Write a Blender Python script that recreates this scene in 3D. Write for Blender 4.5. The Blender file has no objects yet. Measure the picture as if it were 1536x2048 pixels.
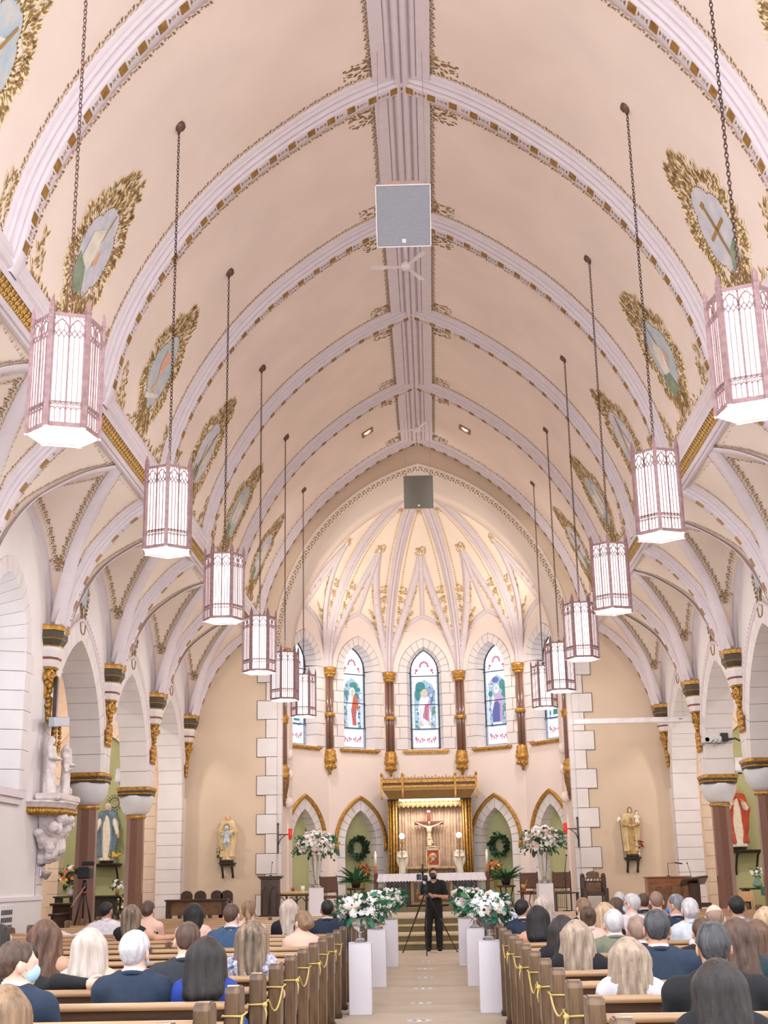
import bpy, bmesh, math, random
import numpy as np
from mathutils import Vector, Matrix
R = random.Random(7)
PI = math.pi
sc = bpy.context.scene
COL = sc.collection
# ---------------------------------------------------------------- camera
FPX, PX, PY = 2564.0, 768.0, 1024.0
_N = Vector((871 - PX, -(1753 - PY), -FPX)).normalized()      # nave axis (+Y) seen from the camera
_V = Vector((594 - PX, 7970 + PY, -FPX))                      # world up seen from the camera
_V = (_V - _V.dot(_N) * _N).normalized()
_X = _N.cross(_V)
CAM_R = Matrix((_X, _N, _V))                                  # camera space -> world space
CAM_C = Vector((0.18, 0.0, 1.55))
cam_data = bpy.data.cameras.new('camera')
cam = bpy.data.objects.new('camera', cam_data)
COL.objects.link(cam)
cam.matrix_world = Matrix.Translation(CAM_C) @ CAM_R.to_4x4()
cam_data.sensor_fit = 'VERTICAL'
cam_data.sensor_height = 36.0
cam_data.lens = FPX / 2048.0 * 36.0
cam_data.clip_end = 200
sc.camera = cam
def ray(px, py):
    return CAM_R @ Vector((px - PX, -(py - PY), -FPX))
def atY(px, py, Y):
    d = ray(px, py); return CAM_C + d * ((Y - CAM_C.y) / d.y)
# ---------------------------------------------------------------- world, light, exposure
w = bpy.data.worlds.new('world'); sc.world = w; w.use_nodes = True
bg = w.node_tree.nodes['Background']
bg.inputs[0].default_value = (0.93, 0.94, 1.0, 1)
bg.inputs[1].default_value = 3.3
sc.view_settings.view_transform = 'Standard'
sc.view_settings.look = 'None'
sc.view_settings.exposure = -0.08
sc.view_settings.gamma = 1.0
sc.view_settings.use_curve_mapping = False
sc.cycles.max_bounces = 8
sc.cycles.diffuse_bounces = 5
sc.cycles.caustics_reflective = False
sc.cycles.caustics_refractive = False
sc.cycles.sample_clamp_indirect = 4.0
def spot(loc, aim, power, size=0.3, cone=100, col=(1, .9, .8)):
    l = bpy.data.lights.new('spotlight', 'SPOT'); l.energy = power; l.shadow_soft_size = size
    l.spot_size = math.radians(cone); l.spot_blend = .8; l.color = col
    o = bpy.data.objects.new('spotlight', l); COL.objects.link(o); o.location = loc
    o.rotation_euler = (Vector(aim) - Vector(loc)).to_track_quat('-Z', 'Y').to_euler(); return o
def area(loc, aim, power, sx, sy, col=(1, .9, .8)):
    l = bpy.data.lights.new('area_light', 'AREA'); l.energy = power; l.shape = 'RECTANGLE'; l.size = sx; l.size_y = sy; l.color = col
    o = bpy.data.objects.new('area_light', l); COL.objects.link(o); o.location = loc
    o.rotation_euler = (Vector(aim) - Vector(loc)).to_track_quat('-Z', 'Y').to_euler(); return o
# chancel floods hung behind the chancel arch
for sx in (-1, 1):
    spot((sx * 3.0, 36.3, 8.6), (sx * -.8, 39.5, 3.5), 420, .25, 120, (1, .93, .86))
    spot((sx * 2.6, 36.6, 8.0), (sx * -.5, 38.6, 12.5), 260, .3, 130, (1, .9, .78))
# the two recessed vault spots turned on the chancel and its side walls
for sx in (-1, 1):
    spot((sx * 1.0, 31.6, 12.6), (sx * 3.4, 35.0, 4.0), 420, .25, 95, (1, .95, .9))
# downlights in the side chapels
for sx in (-1, 1):
    spot((sx * 8.7, 30.2, 6.6), (sx * 8.7, 34.5, 3.0), 420, .3, 130, (1, .93, .84))
    spot((sx * 8.4, 26.4, 6.6), (sx * 8.4, 29.5, 0.0), 300, .3, 140, (1, .93, .84))
# ---------------------------------------------------------------- materials
MATS = {}
def lin(c):
    return tuple(((v / 255) / 12.92 if v / 255 <= .04045 else ((v / 255 + .055) / 1.055) ** 2.4) for v in c)
def mat(name, rgb, rough=.6, metal=0.0, var=.06, scale=6.0, bump=0.0, bscale=40.0, emit=0, stretch=None, rgb2=None, vscale=None, trans=0, ecol=None, coat=0, alpha=None, sheen=0):
    if name in MATS: return MATS[name]
    m = bpy.data.materials.new(name); m.use_nodes = True
    nt = m.node_tree; N, L = nt.nodes, nt.links
    b = N['Principled BSDF']
    b.inputs['Roughness'].default_value = rough
    b.inputs['Metallic'].default_value = metal
    c = lin(rgb)
    tc = N.new('ShaderNodeTexCoord'); mp = N.new('ShaderNodeMapping'); L.new(tc.outputs['Object'], mp.inputs[0])
    if stretch: mp.inputs['Scale'].default_value = stretch
    nz = N.new('ShaderNodeTexNoise'); nz.inputs['Scale'].default_value = scale; nz.inputs['Detail'].default_value = 5
    L.new(mp.outputs[0], nz.inputs[0])
    cr = N.new('ShaderNodeValToRGB'); L.new(nz.outputs[0], cr.inputs[0])
    if rgb2 is None:
        a = tuple(max(0, v * (1 - var * 2)) for v in c); d = tuple(min(1, v * (1 + var)) for v in c)
    else:
        a = lin(rgb2); d = c
    cr.color_ramp.elements[0].position = .32; cr.color_ramp.elements[1].position = .68
    cr.color_ramp.elements[0].color = (*a, 1); cr.color_ramp.elements[1].color = (*d, 1)
    L.new(cr.outputs[0], b.inputs['Base Color'])
    if bump:
        bn = N.new('ShaderNodeTexNoise'); bn.inputs['Scale'].default_value = bscale; bn.inputs['Detail'].default_value = 4
        L.new(mp.outputs[0], bn.inputs[0])
        bp = N.new('ShaderNodeBump'); bp.inputs['Strength'].default_value = bump; bp.inputs['Distance'].default_value = .02
        L.new(bn.outputs[0], bp.inputs['Height']); L.new(bp.outputs[0], b.inputs['Normal'])
    if emit:
        b.inputs['Emission Color'].default_value = (*lin(ecol or rgb), 1); b.inputs['Emission Strength'].default_value = emit
    if trans: b.inputs['Transmission Weight'].default_value = trans; b.inputs['IOR'].default_value = 1.2
    if coat: b.inputs['Coat Weight'].default_value = coat; b.inputs['Coat Roughness'].default_value = .15
    MATS[name] = m
    return m
LAMP_E = 1.5
LUP, LDN = 55, 125
CREAM = mat('cream_plaster', (237, 220, 208), .85, var=.03, scale=.8, bump=.05, bscale=12)
CREAM2 = mat('side_vault_plaster', (236, 221, 207), .85, var=.03, scale=.8)
APSEC = mat('apse_vault_plaster', (241, 225, 208), .85, var=.03, scale=.8)
BEIGE = mat('beige_wall_plaster', (218, 196, 172), .9, var=.04, scale=.7, bump=.08, bscale=8)
LAV = mat('lavender_rib_paint', (219, 208, 213), .7, var=.02)
WHITE = mat('white_wall_paint', (232, 226, 226), .8, var=.03, scale=.7)
APSEW = mat('apse_wall_paint', (238, 222, 214), .85, var=.03, scale=.7)
STONE = mat('pale_stone_paint', (226, 219, 218), .75, var=.03, scale=2)
GREY = mat('grey_stone_paint', (216, 216, 218), .75, var=.04, scale=3, bump=.1)
JOINT = mat('dark_joint', (84, 78, 82), .9)
GOLD = mat('gold_leaf', (212, 164, 82), .42, .45, rgb2=(150, 104, 44), scale=16, bump=.3, bscale=30)
GOLDP = mat('gold_paint', (176, 132, 58), .6, .25, rgb2=(128, 92, 38), scale=12)
STEN = mat('stencil_gold_brown', (170, 136, 84), .7, rgb2=(128, 98, 56), scale=9)
STENL = mat('stencil_light_gold', (205, 168, 84), .6, .15, rgb2=(170, 132, 52), scale=9)
GRANITE = mat('brown_granite', (140, 104, 90), .2, rgb2=(100, 70, 60), scale=150, coat=.8)
GREEN = mat('olive_green_paint', (186, 188, 140), .85, var=.05, scale=.8)
DARKG = mat('capital_dark_band', (74, 66, 52), .6)
OXB = mat('oxblood_paint', (140, 84, 66), .6)
# ---------------------------------------------------------------- mesh builder
class MB:
    def __init__(s): s.v = []; s.f = []; s.m = []; s.sm = []
    def add(s, vs, fs, mi=0, smooth=False, M=None):
        o = len(s.v)
        if M is not None: vs = [M @ Vector(p) for p in vs]
        s.v.extend([tuple(p) for p in vs])
        for f in fs: s.f.append(tuple(i + o for i in f)); s.m.append(mi); s.sm.append(smooth)
    def box(s, x0, x1, y0, y1, z0, z1, mi=0, M=None):
        vs = [(x0, y0, z0), (x1, y0, z0), (x1, y1, z0), (x0, y1, z0), (x0, y0, z1), (x1, y0, z1), (x1, y1, z1), (x0, y1, z1)]
        s.add(vs, [(0, 3, 2, 1), (4, 5, 6, 7), (0, 1, 5, 4), (1, 2, 6, 5), (2, 3, 7, 6), (3, 0, 4, 7)], mi, False, M)
    def bbox(s, c, d, mi=0, b=.006, M=None):
        """box with chamfered edges: centre c, full size d"""
        x, y, z = [v / 2 for v in d]; b = min(b, x * .6, y * .6, z * .6)
        vs, fs = [], []
        idx = {}
        for sx in (-1, 1):
            for sy in (-1, 1):
                for sz in (-1, 1):
                    for k in range(3):
                        p = [sx * (x - (b if k != 0 else 0)), sy * (y - (b if k != 1 else 0)), sz * (z - (b if k != 2 else 0))]
                        idx[(sx, sy, sz, k)] = len(vs); vs.append((c[0] + p[0], c[1] + p[1], c[2] + p[2]))
        for k in range(3):
            a, d2 = [i for i in range(3) if i != k]
            for sg in (-1, 1):
                q = []
                for (p, r) in ((-1, -1), (1, -1), (1, 1), (-1, 1)):
                    t = [0, 0, 0]; t[k] = sg; t[a] = p; t[d2] = r; q.append(idx[(*t, k)])
                fs.append(tuple(q))
        for k in range(3):
            a, d2 = [i for i in range(3) if i != k]
            for p in (-1, 1):
                for r in (-1, 1):
                    t0 = [0, 0, 0]; t1 = [0, 0, 0]; t0[k] = -1; t1[k] = 1
                    t0[a] = t1[a] = p; t0[d2] = t1[d2] = r
                    fs.append((idx[(*t0, a)], idx[(*t1, a)], idx[(*t1, d2)], idx[(*t0, d2)]))
        for sx in (-1, 1):
            for sy in (-1, 1):
                for sz in (-1, 1): fs.append(tuple(idx[(sx, sy, sz, k)] for k in range(3)))
        s.add(vs, fs, mi, False, M)
    def lathe(s, prof, n=16, mi=0, M=None, smooth=True, a0=0.0, square=False):
        vs, fs = [], []
        for (r, z) in prof:
            for i in range(n):
                a = a0 + 2 * PI * i / n; vs.append((r * math.cos(a), r * math.sin(a), z))
        m = len(prof)
        for j in range(m - 1):
            for i in range(n):
                k = (i + 1) % n; fs.append((j * n + i, j * n + k, (j + 1) * n + k, (j + 1) * n + i))
        fs.append(tuple(range(n - 1, -1, -1))); fs.append(tuple((m - 1) * n + i for i in range(n)))
        s.add(vs, fs, mi, smooth, M)
    def tube(s, pts, r, n=6, mi=0, closed=False, M=None, smooth=True):
        pts = [Vector(p) for p in pts]; m = len(pts)
        if m < 2: return
        rs = r if isinstance(r, (list, tuple)) else [r] * m
        vs, fs = [], []
        up = None
        for i, p in enumerate(pts):
            if closed: t = pts[(i + 1) % m] - pts[i - 1]
            else: t = pts[min(i + 1, m - 1)] - pts[max(i - 1, 0)]
            if t.length < 1e-9: t = Vector((0, 0, 1))
            t.normalize()
            if up is None: up = t.orthogonal().normalized()
            else:
                up = up - up.dot(t) * t
                up = up.normalized() if up.length > 1e-6 else t.orthogonal().normalized()
            b = t.cross(up)
            for k in range(n):
                a = 2 * PI * k / n; vs.append(p + (up * math.cos(a) + b * math.sin(a)) * rs[i])
        for i in range(m if closed else m - 1):
            j = (i + 1) % m
            for k in range(n):
                l = (k + 1) % n; fs.append((i * n + k, i * n + l, j * n + l, j * n + k))
        if not closed: fs.append(tuple(range(n - 1, -1, -1))); fs.append(tuple((m - 1) * n + k for k in range(n)))
        s.add(vs, fs, mi, smooth, M)
    def sweep(s, frames, prof, mi=0, smooth=False, closed=False, caps=False):
        """frames: list of (P, U, V); profile points (u, v) -> P + u U + v V"""
        vs, fs = [], []; n = len(prof)
        for P, U, V in frames:
            for (u, v) in prof: vs.append(P + U * u + V * v)
        m = len(frames)
        for i in range(m - 1):
            for k in range(n if closed else n - 1):
                l = (k + 1) % n; fs.append((i * n + k, i * n + l, (i + 1) * n + l, (i + 1) * n + k))
        if caps: fs.append(tuple(range(n))); fs.append(tuple((m - 1) * n + k for k in range(n - 1, -1, -1)))
        s.add(vs, fs, mi, smooth)
    def prism(s, poly, M, d0, d1, mi=0):
        """2D polygon in the local XZ plane extruded along local Y from d0 to d1"""
        n = len(poly)
        vs = [(x, d0, z) for x, z in poly] + [(x, d1, z) for x, z in poly]
        fs = [tuple(range(n)), tuple(range(2 * n - 1, n - 1, -1))]
        for i in range(n):
            j = (i + 1) % n; fs.append((i, i + n, j + n, j))
        s.add(vs, fs, mi, False, M)
    def ball(s, c, r, n=8, m=6, mi=0, sc_=(1, 1, 1), M=None):
        prof = [(max(1e-4, r * math.sin(PI * j / m)), -r * math.cos(PI * j / m)) for j in range(m + 1)]
        T = Matrix.Translation(c) @ Matrix.Diagonal((*sc_, 1))
        if M is not None: T = M @ T
        s.lathe(prof, n, mi, T)
    def mesh(s, name, mats):
        me = bpy.data.meshes.new(name); me.from_pydata(s.v, [], s.f)
        for m in (mats if isinstance(mats, (list, tuple)) else [mats]): me.materials.append(m)
        me.polygons.foreach_set('material_index', s.m); me.polygons.foreach_set('use_smooth', s.sm)
        me.update(); return me
    def build(s, name, mats, parent=None, **kw):
        return link(name, s.mesh(name, mats), parent, **kw)
def link(name, me, parent=None, label=None, cat=None, group=None, kind=None, loc=None):
    o = bpy.data.objects.new(name, me); COL.objects.link(o)
    if parent is not None: o.parent = parent
    if loc is not None: o.location = loc
    tag(o, label, cat, group, kind); return o
def tag(o, label=None, cat=None, group=None, kind=None):
    if label: o['label'] = label
    if cat: o['category'] = cat
    if group: o['group'] = group
    if kind: o['kind'] = kind
    return o
def thing(name, label, cat, loc=(0, 0, 0), rz=0.0, group=None):
    o = bpy.data.objects.new(name, None); COL.objects.link(o); o.location = loc; o.rotation_euler = (0, 0, rz)
    o.empty_display_size = .1
    return tag(o, label, cat, group)
def structure(name, loc=(0, 0, 0)):
    o = bpy.data.objects.new(name, None); COL.objects.link(o); o.location = loc; o.empty_display_size = .1; o['kind'] = 'structure'; return o
KIDS = {}
def copy_tree(o, parent=None, label=None, loc=None, rz=None):
    c = o.copy(); COL.objects.link(c)
    if parent is not None: c.parent = parent
    for ch in list(o.children): copy_tree(ch, c)
    if label: c['label'] = label
    if loc is not None: c.location = loc
    if rz is not None: c.rotation_euler = (0, 0, rz)
    return c
def spline(pts, n):
    """Catmull-Rom through pts, resampled at n+1 even arc-length steps"""
    P = np.array(pts, float); out = []
    Q = np.vstack([2 * P[0] - P[1], P, 2 * P[-1] - P[-2]])
    for i in range(1, len(Q) - 2):
        for t in np.linspace(0, 1, 12, endpoint=False):
            a, b, c, d = Q[i - 1], Q[i], Q[i + 1], Q[i + 2]
            out.append(.5 * ((2 * b) + (-a + c) * t + (2 * a - 5 * b + 4 * c - d) * t * t + (-a + 3 * b - 3 * c + d) * t ** 3))
    out.append(P[-1]); out = np.array(out)
    s = np.concatenate([[0], np.cumsum(np.linalg.norm(np.diff(out, axis=0), axis=1))])
    g = np.linspace(0, s[-1], n + 1)
    return np.stack([np.interp(g, s, out[:, k]) for k in range(P.shape[1])], 1)
def arc_pts(half, spring, Rr, n):
    """pointed arch, from left spring over the apex to right spring: list of (x, z, nx, nz) outward normals"""
    c = Rr - half; phi = math.acos(c / Rr); L = []
    for i in range(n + 1):
        a = phi * i / n; L.append((-(Rr * math.cos(a) - c), spring + Rr * math.sin(a), -math.cos(a), math.sin(a)))
    return L + [(-x, z, -nx, nz) for (x, z, nx, nz) in reversed(L[:-1])]
# ================================================================ nave vault
YR = [4.67 + 4.26 * i for i in range(8)]            # transverse rib planes 4.67 .. 34.49
YR = [y for y in YR if y > 8]                       # 8.93 .. 34.49
YEND = 34.72
prof_pts = [(4.50, 8.48), (4.31, 9.27), (4.0, 10.02), (3.59, 10.73), (3.15, 11.33), (2.64, 11.88), (2.08, 12.36), (1.48, 12.80), (.85, 13.18), (0.0, 13.56)]
NP = 36
VPRO = spline(prof_pts, NP)
SEG = np.concatenate([[0], np.cumsum(np.linalg.norm(np.diff(VPRO, axis=0), axis=1))]); VLEN = SEG[-1]
def vp(s, side):
    """point and inward normal of the vault at arc length s above the frieze"""
    x = np.interp(s, SEG, VPRO[:, 0]); z = np.interp(s, SEG, VPRO[:, 1])
    x2 = np.interp(s + .05, SEG, VPRO[:, 0]) if s + .05 < VLEN else x; z2 = np.interp(s + .05, SEG, VPRO[:, 1]) if s + .05 < VLEN else z
    x1 = np.interp(s - .05, SEG, VPRO[:, 0]); z1 = np.interp(s - .05, SEG, VPRO[:, 1])
    t = Vector((x2 - x1, 0, z2 - z1)).normalized(); n = Vector((-t.z, 0, t.x))   # towards the inside
    if n.x > 0: n = -n
    return Vector((x * side, 0, z)), Vector((n.x * side, 0, n.z)), Vector((t.x * side, 0, t.z))
# --- stencil motifs: polygons in a unit frame (u along, v across)
def leaf(u, v, a, L, W):
    c, s = math.cos(a), math.sin(a)
    return [(u + c * x - s * y, v + s * x + c * y) for x, y in ((0, 0), (L * .45, W / 2), (L, 0), (L * .45, -W / 2))]
def quatre(u, v, r):
    return [leaf(u, v, PI / 4 + k * PI / 2, r, r * .55) for k in range(4)]
M_BORDER = quatre(.2, 0, .26) + [leaf(.42, -.3, 1.1, .42, .16), leaf(.42, .25, -.7, .32, .13), leaf(.66, .38, -1.9, .55, .15), leaf(.72, -.35, .7, .45, .16), leaf(.9, .1, -2.2, .3, .14), leaf(.08, -.42, .1, .34, .08), leaf(.5, -.44, -.1, .4, .07)]
M_LACE = [leaf(.0, -.45, .2, .5, .14), leaf(.5, -.45, -.2, .5, .14), leaf(.25, -.4, 1.57, .55, .22), leaf(.25, .1, .8, .35, .18), leaf(.25, .1, 2.3, .35, .18), leaf(.75, -.35, 1.57, .4, .14)]
M_ARROW = [leaf(.05, 0, 0, .25, .12), leaf(.2, 0, 2.3, .2, .11), leaf(.2, 0, -2.3, .2, .11), [(.38, -.12), (.43, -.12), (.43, .12), (.38, .12)], [(.57, -.12), (.62, -.12), (.62, .12), (.57, .12)], [(.47, -.06), (.53, -.06), (.53, .06), (.47, .06)], leaf(.95, 0, PI, .25, .12), leaf(.8, 0, .84, .2, .11), leaf(.8, 0, -.84, .2, .11)]
def M_DENSE(seed, n=1):
    r = random.Random(seed); out = []
    for i in range(4):
        for j in range(4):
            u, v = (i + .5) / 4 - .5, (j + .5) / 4 - .5
            out.append(leaf(u, v, r.choice((.5, 2.1, -.8, -2.4)) + r.uniform(-.3, .3), .29, .13))
            out.append(leaf(u, v, r.uniform(0, 6.3), .17, .1))
    return out
def put(mb, polys, P, T, B, Nn, su, sv, mi=0, off=.006):
    for poly in polys:
        vs = [P + T * (u * su) + B * (v * sv) + Nn * off for u, v in poly]
        mb.add(vs, [tuple(range(len(vs)))], mi)
ceiling = structure('ceiling')
def shell(surf, nu, nv, thick=None):
    pass
# the barrel: one vault web per bay and side
for bi in range(len(YR)):
    y0 = YR[bi]; y1 = YR[bi + 1] if bi + 1 < len(YR) else YEND
    for side in (-1, 1):
        mb = MB(); vs = []
        ny = 3 if y1 - y0 > 1 else 1
        for j in range(ny + 1):
            y = y0 + (y1 - y0) * j / ny
            for i in range(NP + 1): vs.append((VPRO[i, 0] * side, y, VPRO[i, 1]))
        fs = []
        for j in range(ny):
            for i in range(NP):
                a = j * (NP + 1) + i; fs.append((a, a + 1, a + NP + 2, a + NP + 1))
        mb.add(vs, fs, 0, True)
        # outer shell, so that the web has thickness
        vs2 = [(v[0] * 1.05, v[1], v[2] + .22) for v in vs]
        mb.add(vs2, [tuple(reversed(f)) for f in fs], 0, True)
        mb.build('vault_web', CREAM, ceiling)
RIBH = [(-.37, 0), (-.37, .02), (-.285, .025)]
def roll(c, r, d, n=5): return [(c - r * math.cos(PI * i / n), d + r * math.sin(PI * i / n)) for i in range(n + 1)]
RIBH += [(-.27 - .03 * math.cos(a) + .03, .03 + .03 * math.sin(a)) for a in (0, .8, 1.6, 2.4, 3.1)] + [(-.205, .05), (-.20, .075)] + [(-.165 - .035 * math.cos(a), .08 + .035 * math.sin(a)) for a in (0, .8, 1.6, 2.4, 3.1)] + [(-.125, .10), (-.12, .14), (-.105, .15)]
RIBP = RIBH + [(-u, d) for u, d in reversed(RIBH)]
for yk in YR:
    near = yk < 34
    for side in (-1, 1):
        fr = []
        for i in range(NP + 1):
            P, n, t = vp(SEG[i], side); P = P.copy(); P.y = yk
            if i == 0: fr.append((P - t * .22 - n * .04, Vector((0, 1, 0)), n))
            fr.append((P, Vector((0, 1, 0)), n))
        mb = MB(); mb.sweep(fr, RIBP, 0, True); rib = mb.build('rib', LAV, ceiling)
        st = MB(); st.sm = []
        s = .15
        nsq = 0
        while s < VLEN - .12:
            P, n, t = vp(s, side); P = P.copy(); P.y = yk
            put(st, [[(-.5, -.5), (.5, -.5), (.5, .5), (-.5, .5)]], P, t, Vector((0, 1, 0)), n, .135, .16, 1, .154)
            P2, n2, t2 = vp(s + .09, side); P2 = P2.copy(); P2.y = yk
            put(st, M_ARROW, P2, t2, Vector((0, 1, 0)), n2, .20, .30, 0, .154)
            s += .375
        # lace borders on the web on both sides of the rib
        for (off, sgn) in ((-.455, -1), (.45, 1)):
            if yk > 34 and sgn > 0: continue
            s = .05
            while s < VLEN - .35:
                P, n, t = vp(s, side); P = P.copy(); P.y = yk + off
                put(st, M_BORDER if near else M_LACE, P, t, Vector((0, sgn, 0)), n, .21, .13); s += .21
        st.build('stencil', [STEN, GOLDP], rib, kind='stuff')
# ridge rib along the crown
RID = [(-.42, -.19), (-.42, -.225), (-.26, -.19)]
fr = []
zc = 13.56
rp = [(-.44, -.235), (-.44, -.255), (-.24, -.19)] + [(x, -d - .10) for x, d in roll(-.19, .04, .05)] + [(-.13, -.12)] + [(x, -d - .08) for x, d in roll(-.06, .05, .09)] + [(0, -.15)] + [(x, -d - .08) for x, d in roll(.06, .05, .09)] + [(.13, -.12)] + [(x, -d - .10) for x, d in roll(.19, .04, .05)] + [(.24, -.19), (.44, -.255), (.44, -.235)]
fr = [(Vector((0, y, zc + .02)), Vector((1, 0, 0)), Vector((0, 0, 1))) for y in (YR[0] - .4, YEND)]
mb = MB(); mb.sweep(fr, rp, 0, False); ridge = mb.build('ridge_rib', LAV, ceiling)
st = MB()
for bi in range(len(YR) - 1):
    y0, y1 = YR[bi] + .5, YR[bi + 1] - .5
    for side in (-1, 1):
        sR = VLEN - .53
        y = y0
        while y < y1 - .1:
            P, n, t = vp(sR, side); P = P.copy(); P.y = y
            put(st, M_BORDER, P, Vector((0, 1, 0)), -t, n, .21, .14); y += .21
        for yy in (YR[bi] + .62, YR[bi + 1] - .68):
            P, n, t = vp(VLEN - .72, side); P = P.copy(); P.y = yy
            put(st, M_DENSE(int(yy * 10)), P, t, Vector((0, 1, 0)), n, .50, .34)
st.build('stencil', STEN, ridge, kind='stuff')
# ---------------------------------------------------------------- painted medallions over the frieze
SKY = mat('painted_sky', (186, 192, 206), .8, rgb2=(216, 208, 208), scale=5)
SKYB = mat('painted_cloud', (162, 186, 202), .8, rgb2=(202, 198, 192), scale=6.0)
PGR = mat('painted_green', (150, 162, 136), .8, rgb2=(112, 134, 112), scale=6)
PORG = mat('painted_orange', (226, 176, 148), .8, var=.08)
PWH = mat('painted_white', (228, 220, 206), .8, var=.08)
PGLD = mat('painted_ochre', (168, 132, 70), .8)
CREAML = mat('painted_pale_yellow', (246, 226, 182), .85)
def quatrefoil(a, b, n=64):
    out = []
    for i in range(n):
        t = 2 * PI * i / n
        r = .84 + .16 * abs(math.cos(2 * t)) ** .65
        out.append((a * r * math.sin(t), b * r * math.cos(t)))
    return out
MOTIFS = {
 'cross': [(PGLD, [(-.025, -.42), (.025, -.42), (.025, .42), (-.025, .42)]), (PGLD, [(-.3, -.03), (.3, -.03), (.3, .03), (-.3, .03)]), (PGLD, [(-.06, .36), (.06, .36), (.06, .44), (-.06, .44)]), (PGR, [(-.15, -.62), (.2, -.6), (.3, -.3), (.05, -.35)])],
 'chalice': [(PORG, [(-.16, .35), (.16, .35), (.12, .05), (.03, -.05), (-.03, -.05), (-.12, .05)]), (PORG, [(-.025, -.05), (.025, -.05), (.03, -.3), (-.03, -.3)]), (PORG, [(-.14, -.36), (.14, -.36), (.03, -.26), (-.03, -.26)]), (PWH, [(-.3, -.5), (.3, -.3), (.32, -.37), (-.26, -.58)])],
 'staff': [(PGLD, [(-.2, -.55), (-.16, -.57), (.2, .5), (.16, .52)]), (PWH, [(-.1, .2), (.1, .3), (.2, -.2), (-.05, -.3)]), (PGR, [(-.3, -.6), (.0, -.62), (.05, -.35), (-.25, -.3)])],
 'lamb': [(PWH, [(-.3, .15), (.0, .35), (.1, .1), (.0, -.3), (-.3, -.25)]), (PORG, [(.02, .1), (.16, .05), (.2, -.1), (.08, -.2)]), (PGR, [(-.4, -.2), (-.1, -.28), (.1, -.6), (-.2, -.7), (-.42, -.5)]), (PGLD, [(.0, .0), (.02, .0), (.06, .6), (.04, .6)])],
 'book': [(PWH, [(-.28, -.25), (0, -.3), (0, .2), (-.28, .25)]), (PWH, [(.02, -.3), (.3, -.2), (.3, .28), (.02, .2)]), (SKYB, [(-.2, .35), (.25, .42), (.2, .58), (-.1, .55)]), (PGR, [(-.3, -.62), (.0, -.66), (.0, -.38), (-.3, -.34)])],
}
order = {-1: ['staff', 'lamb', 'chalice', 'staff', 'book', 'book'], 1: ['book', 'cross', 'lamb', 'staff', 'book', 'cross']}
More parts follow.
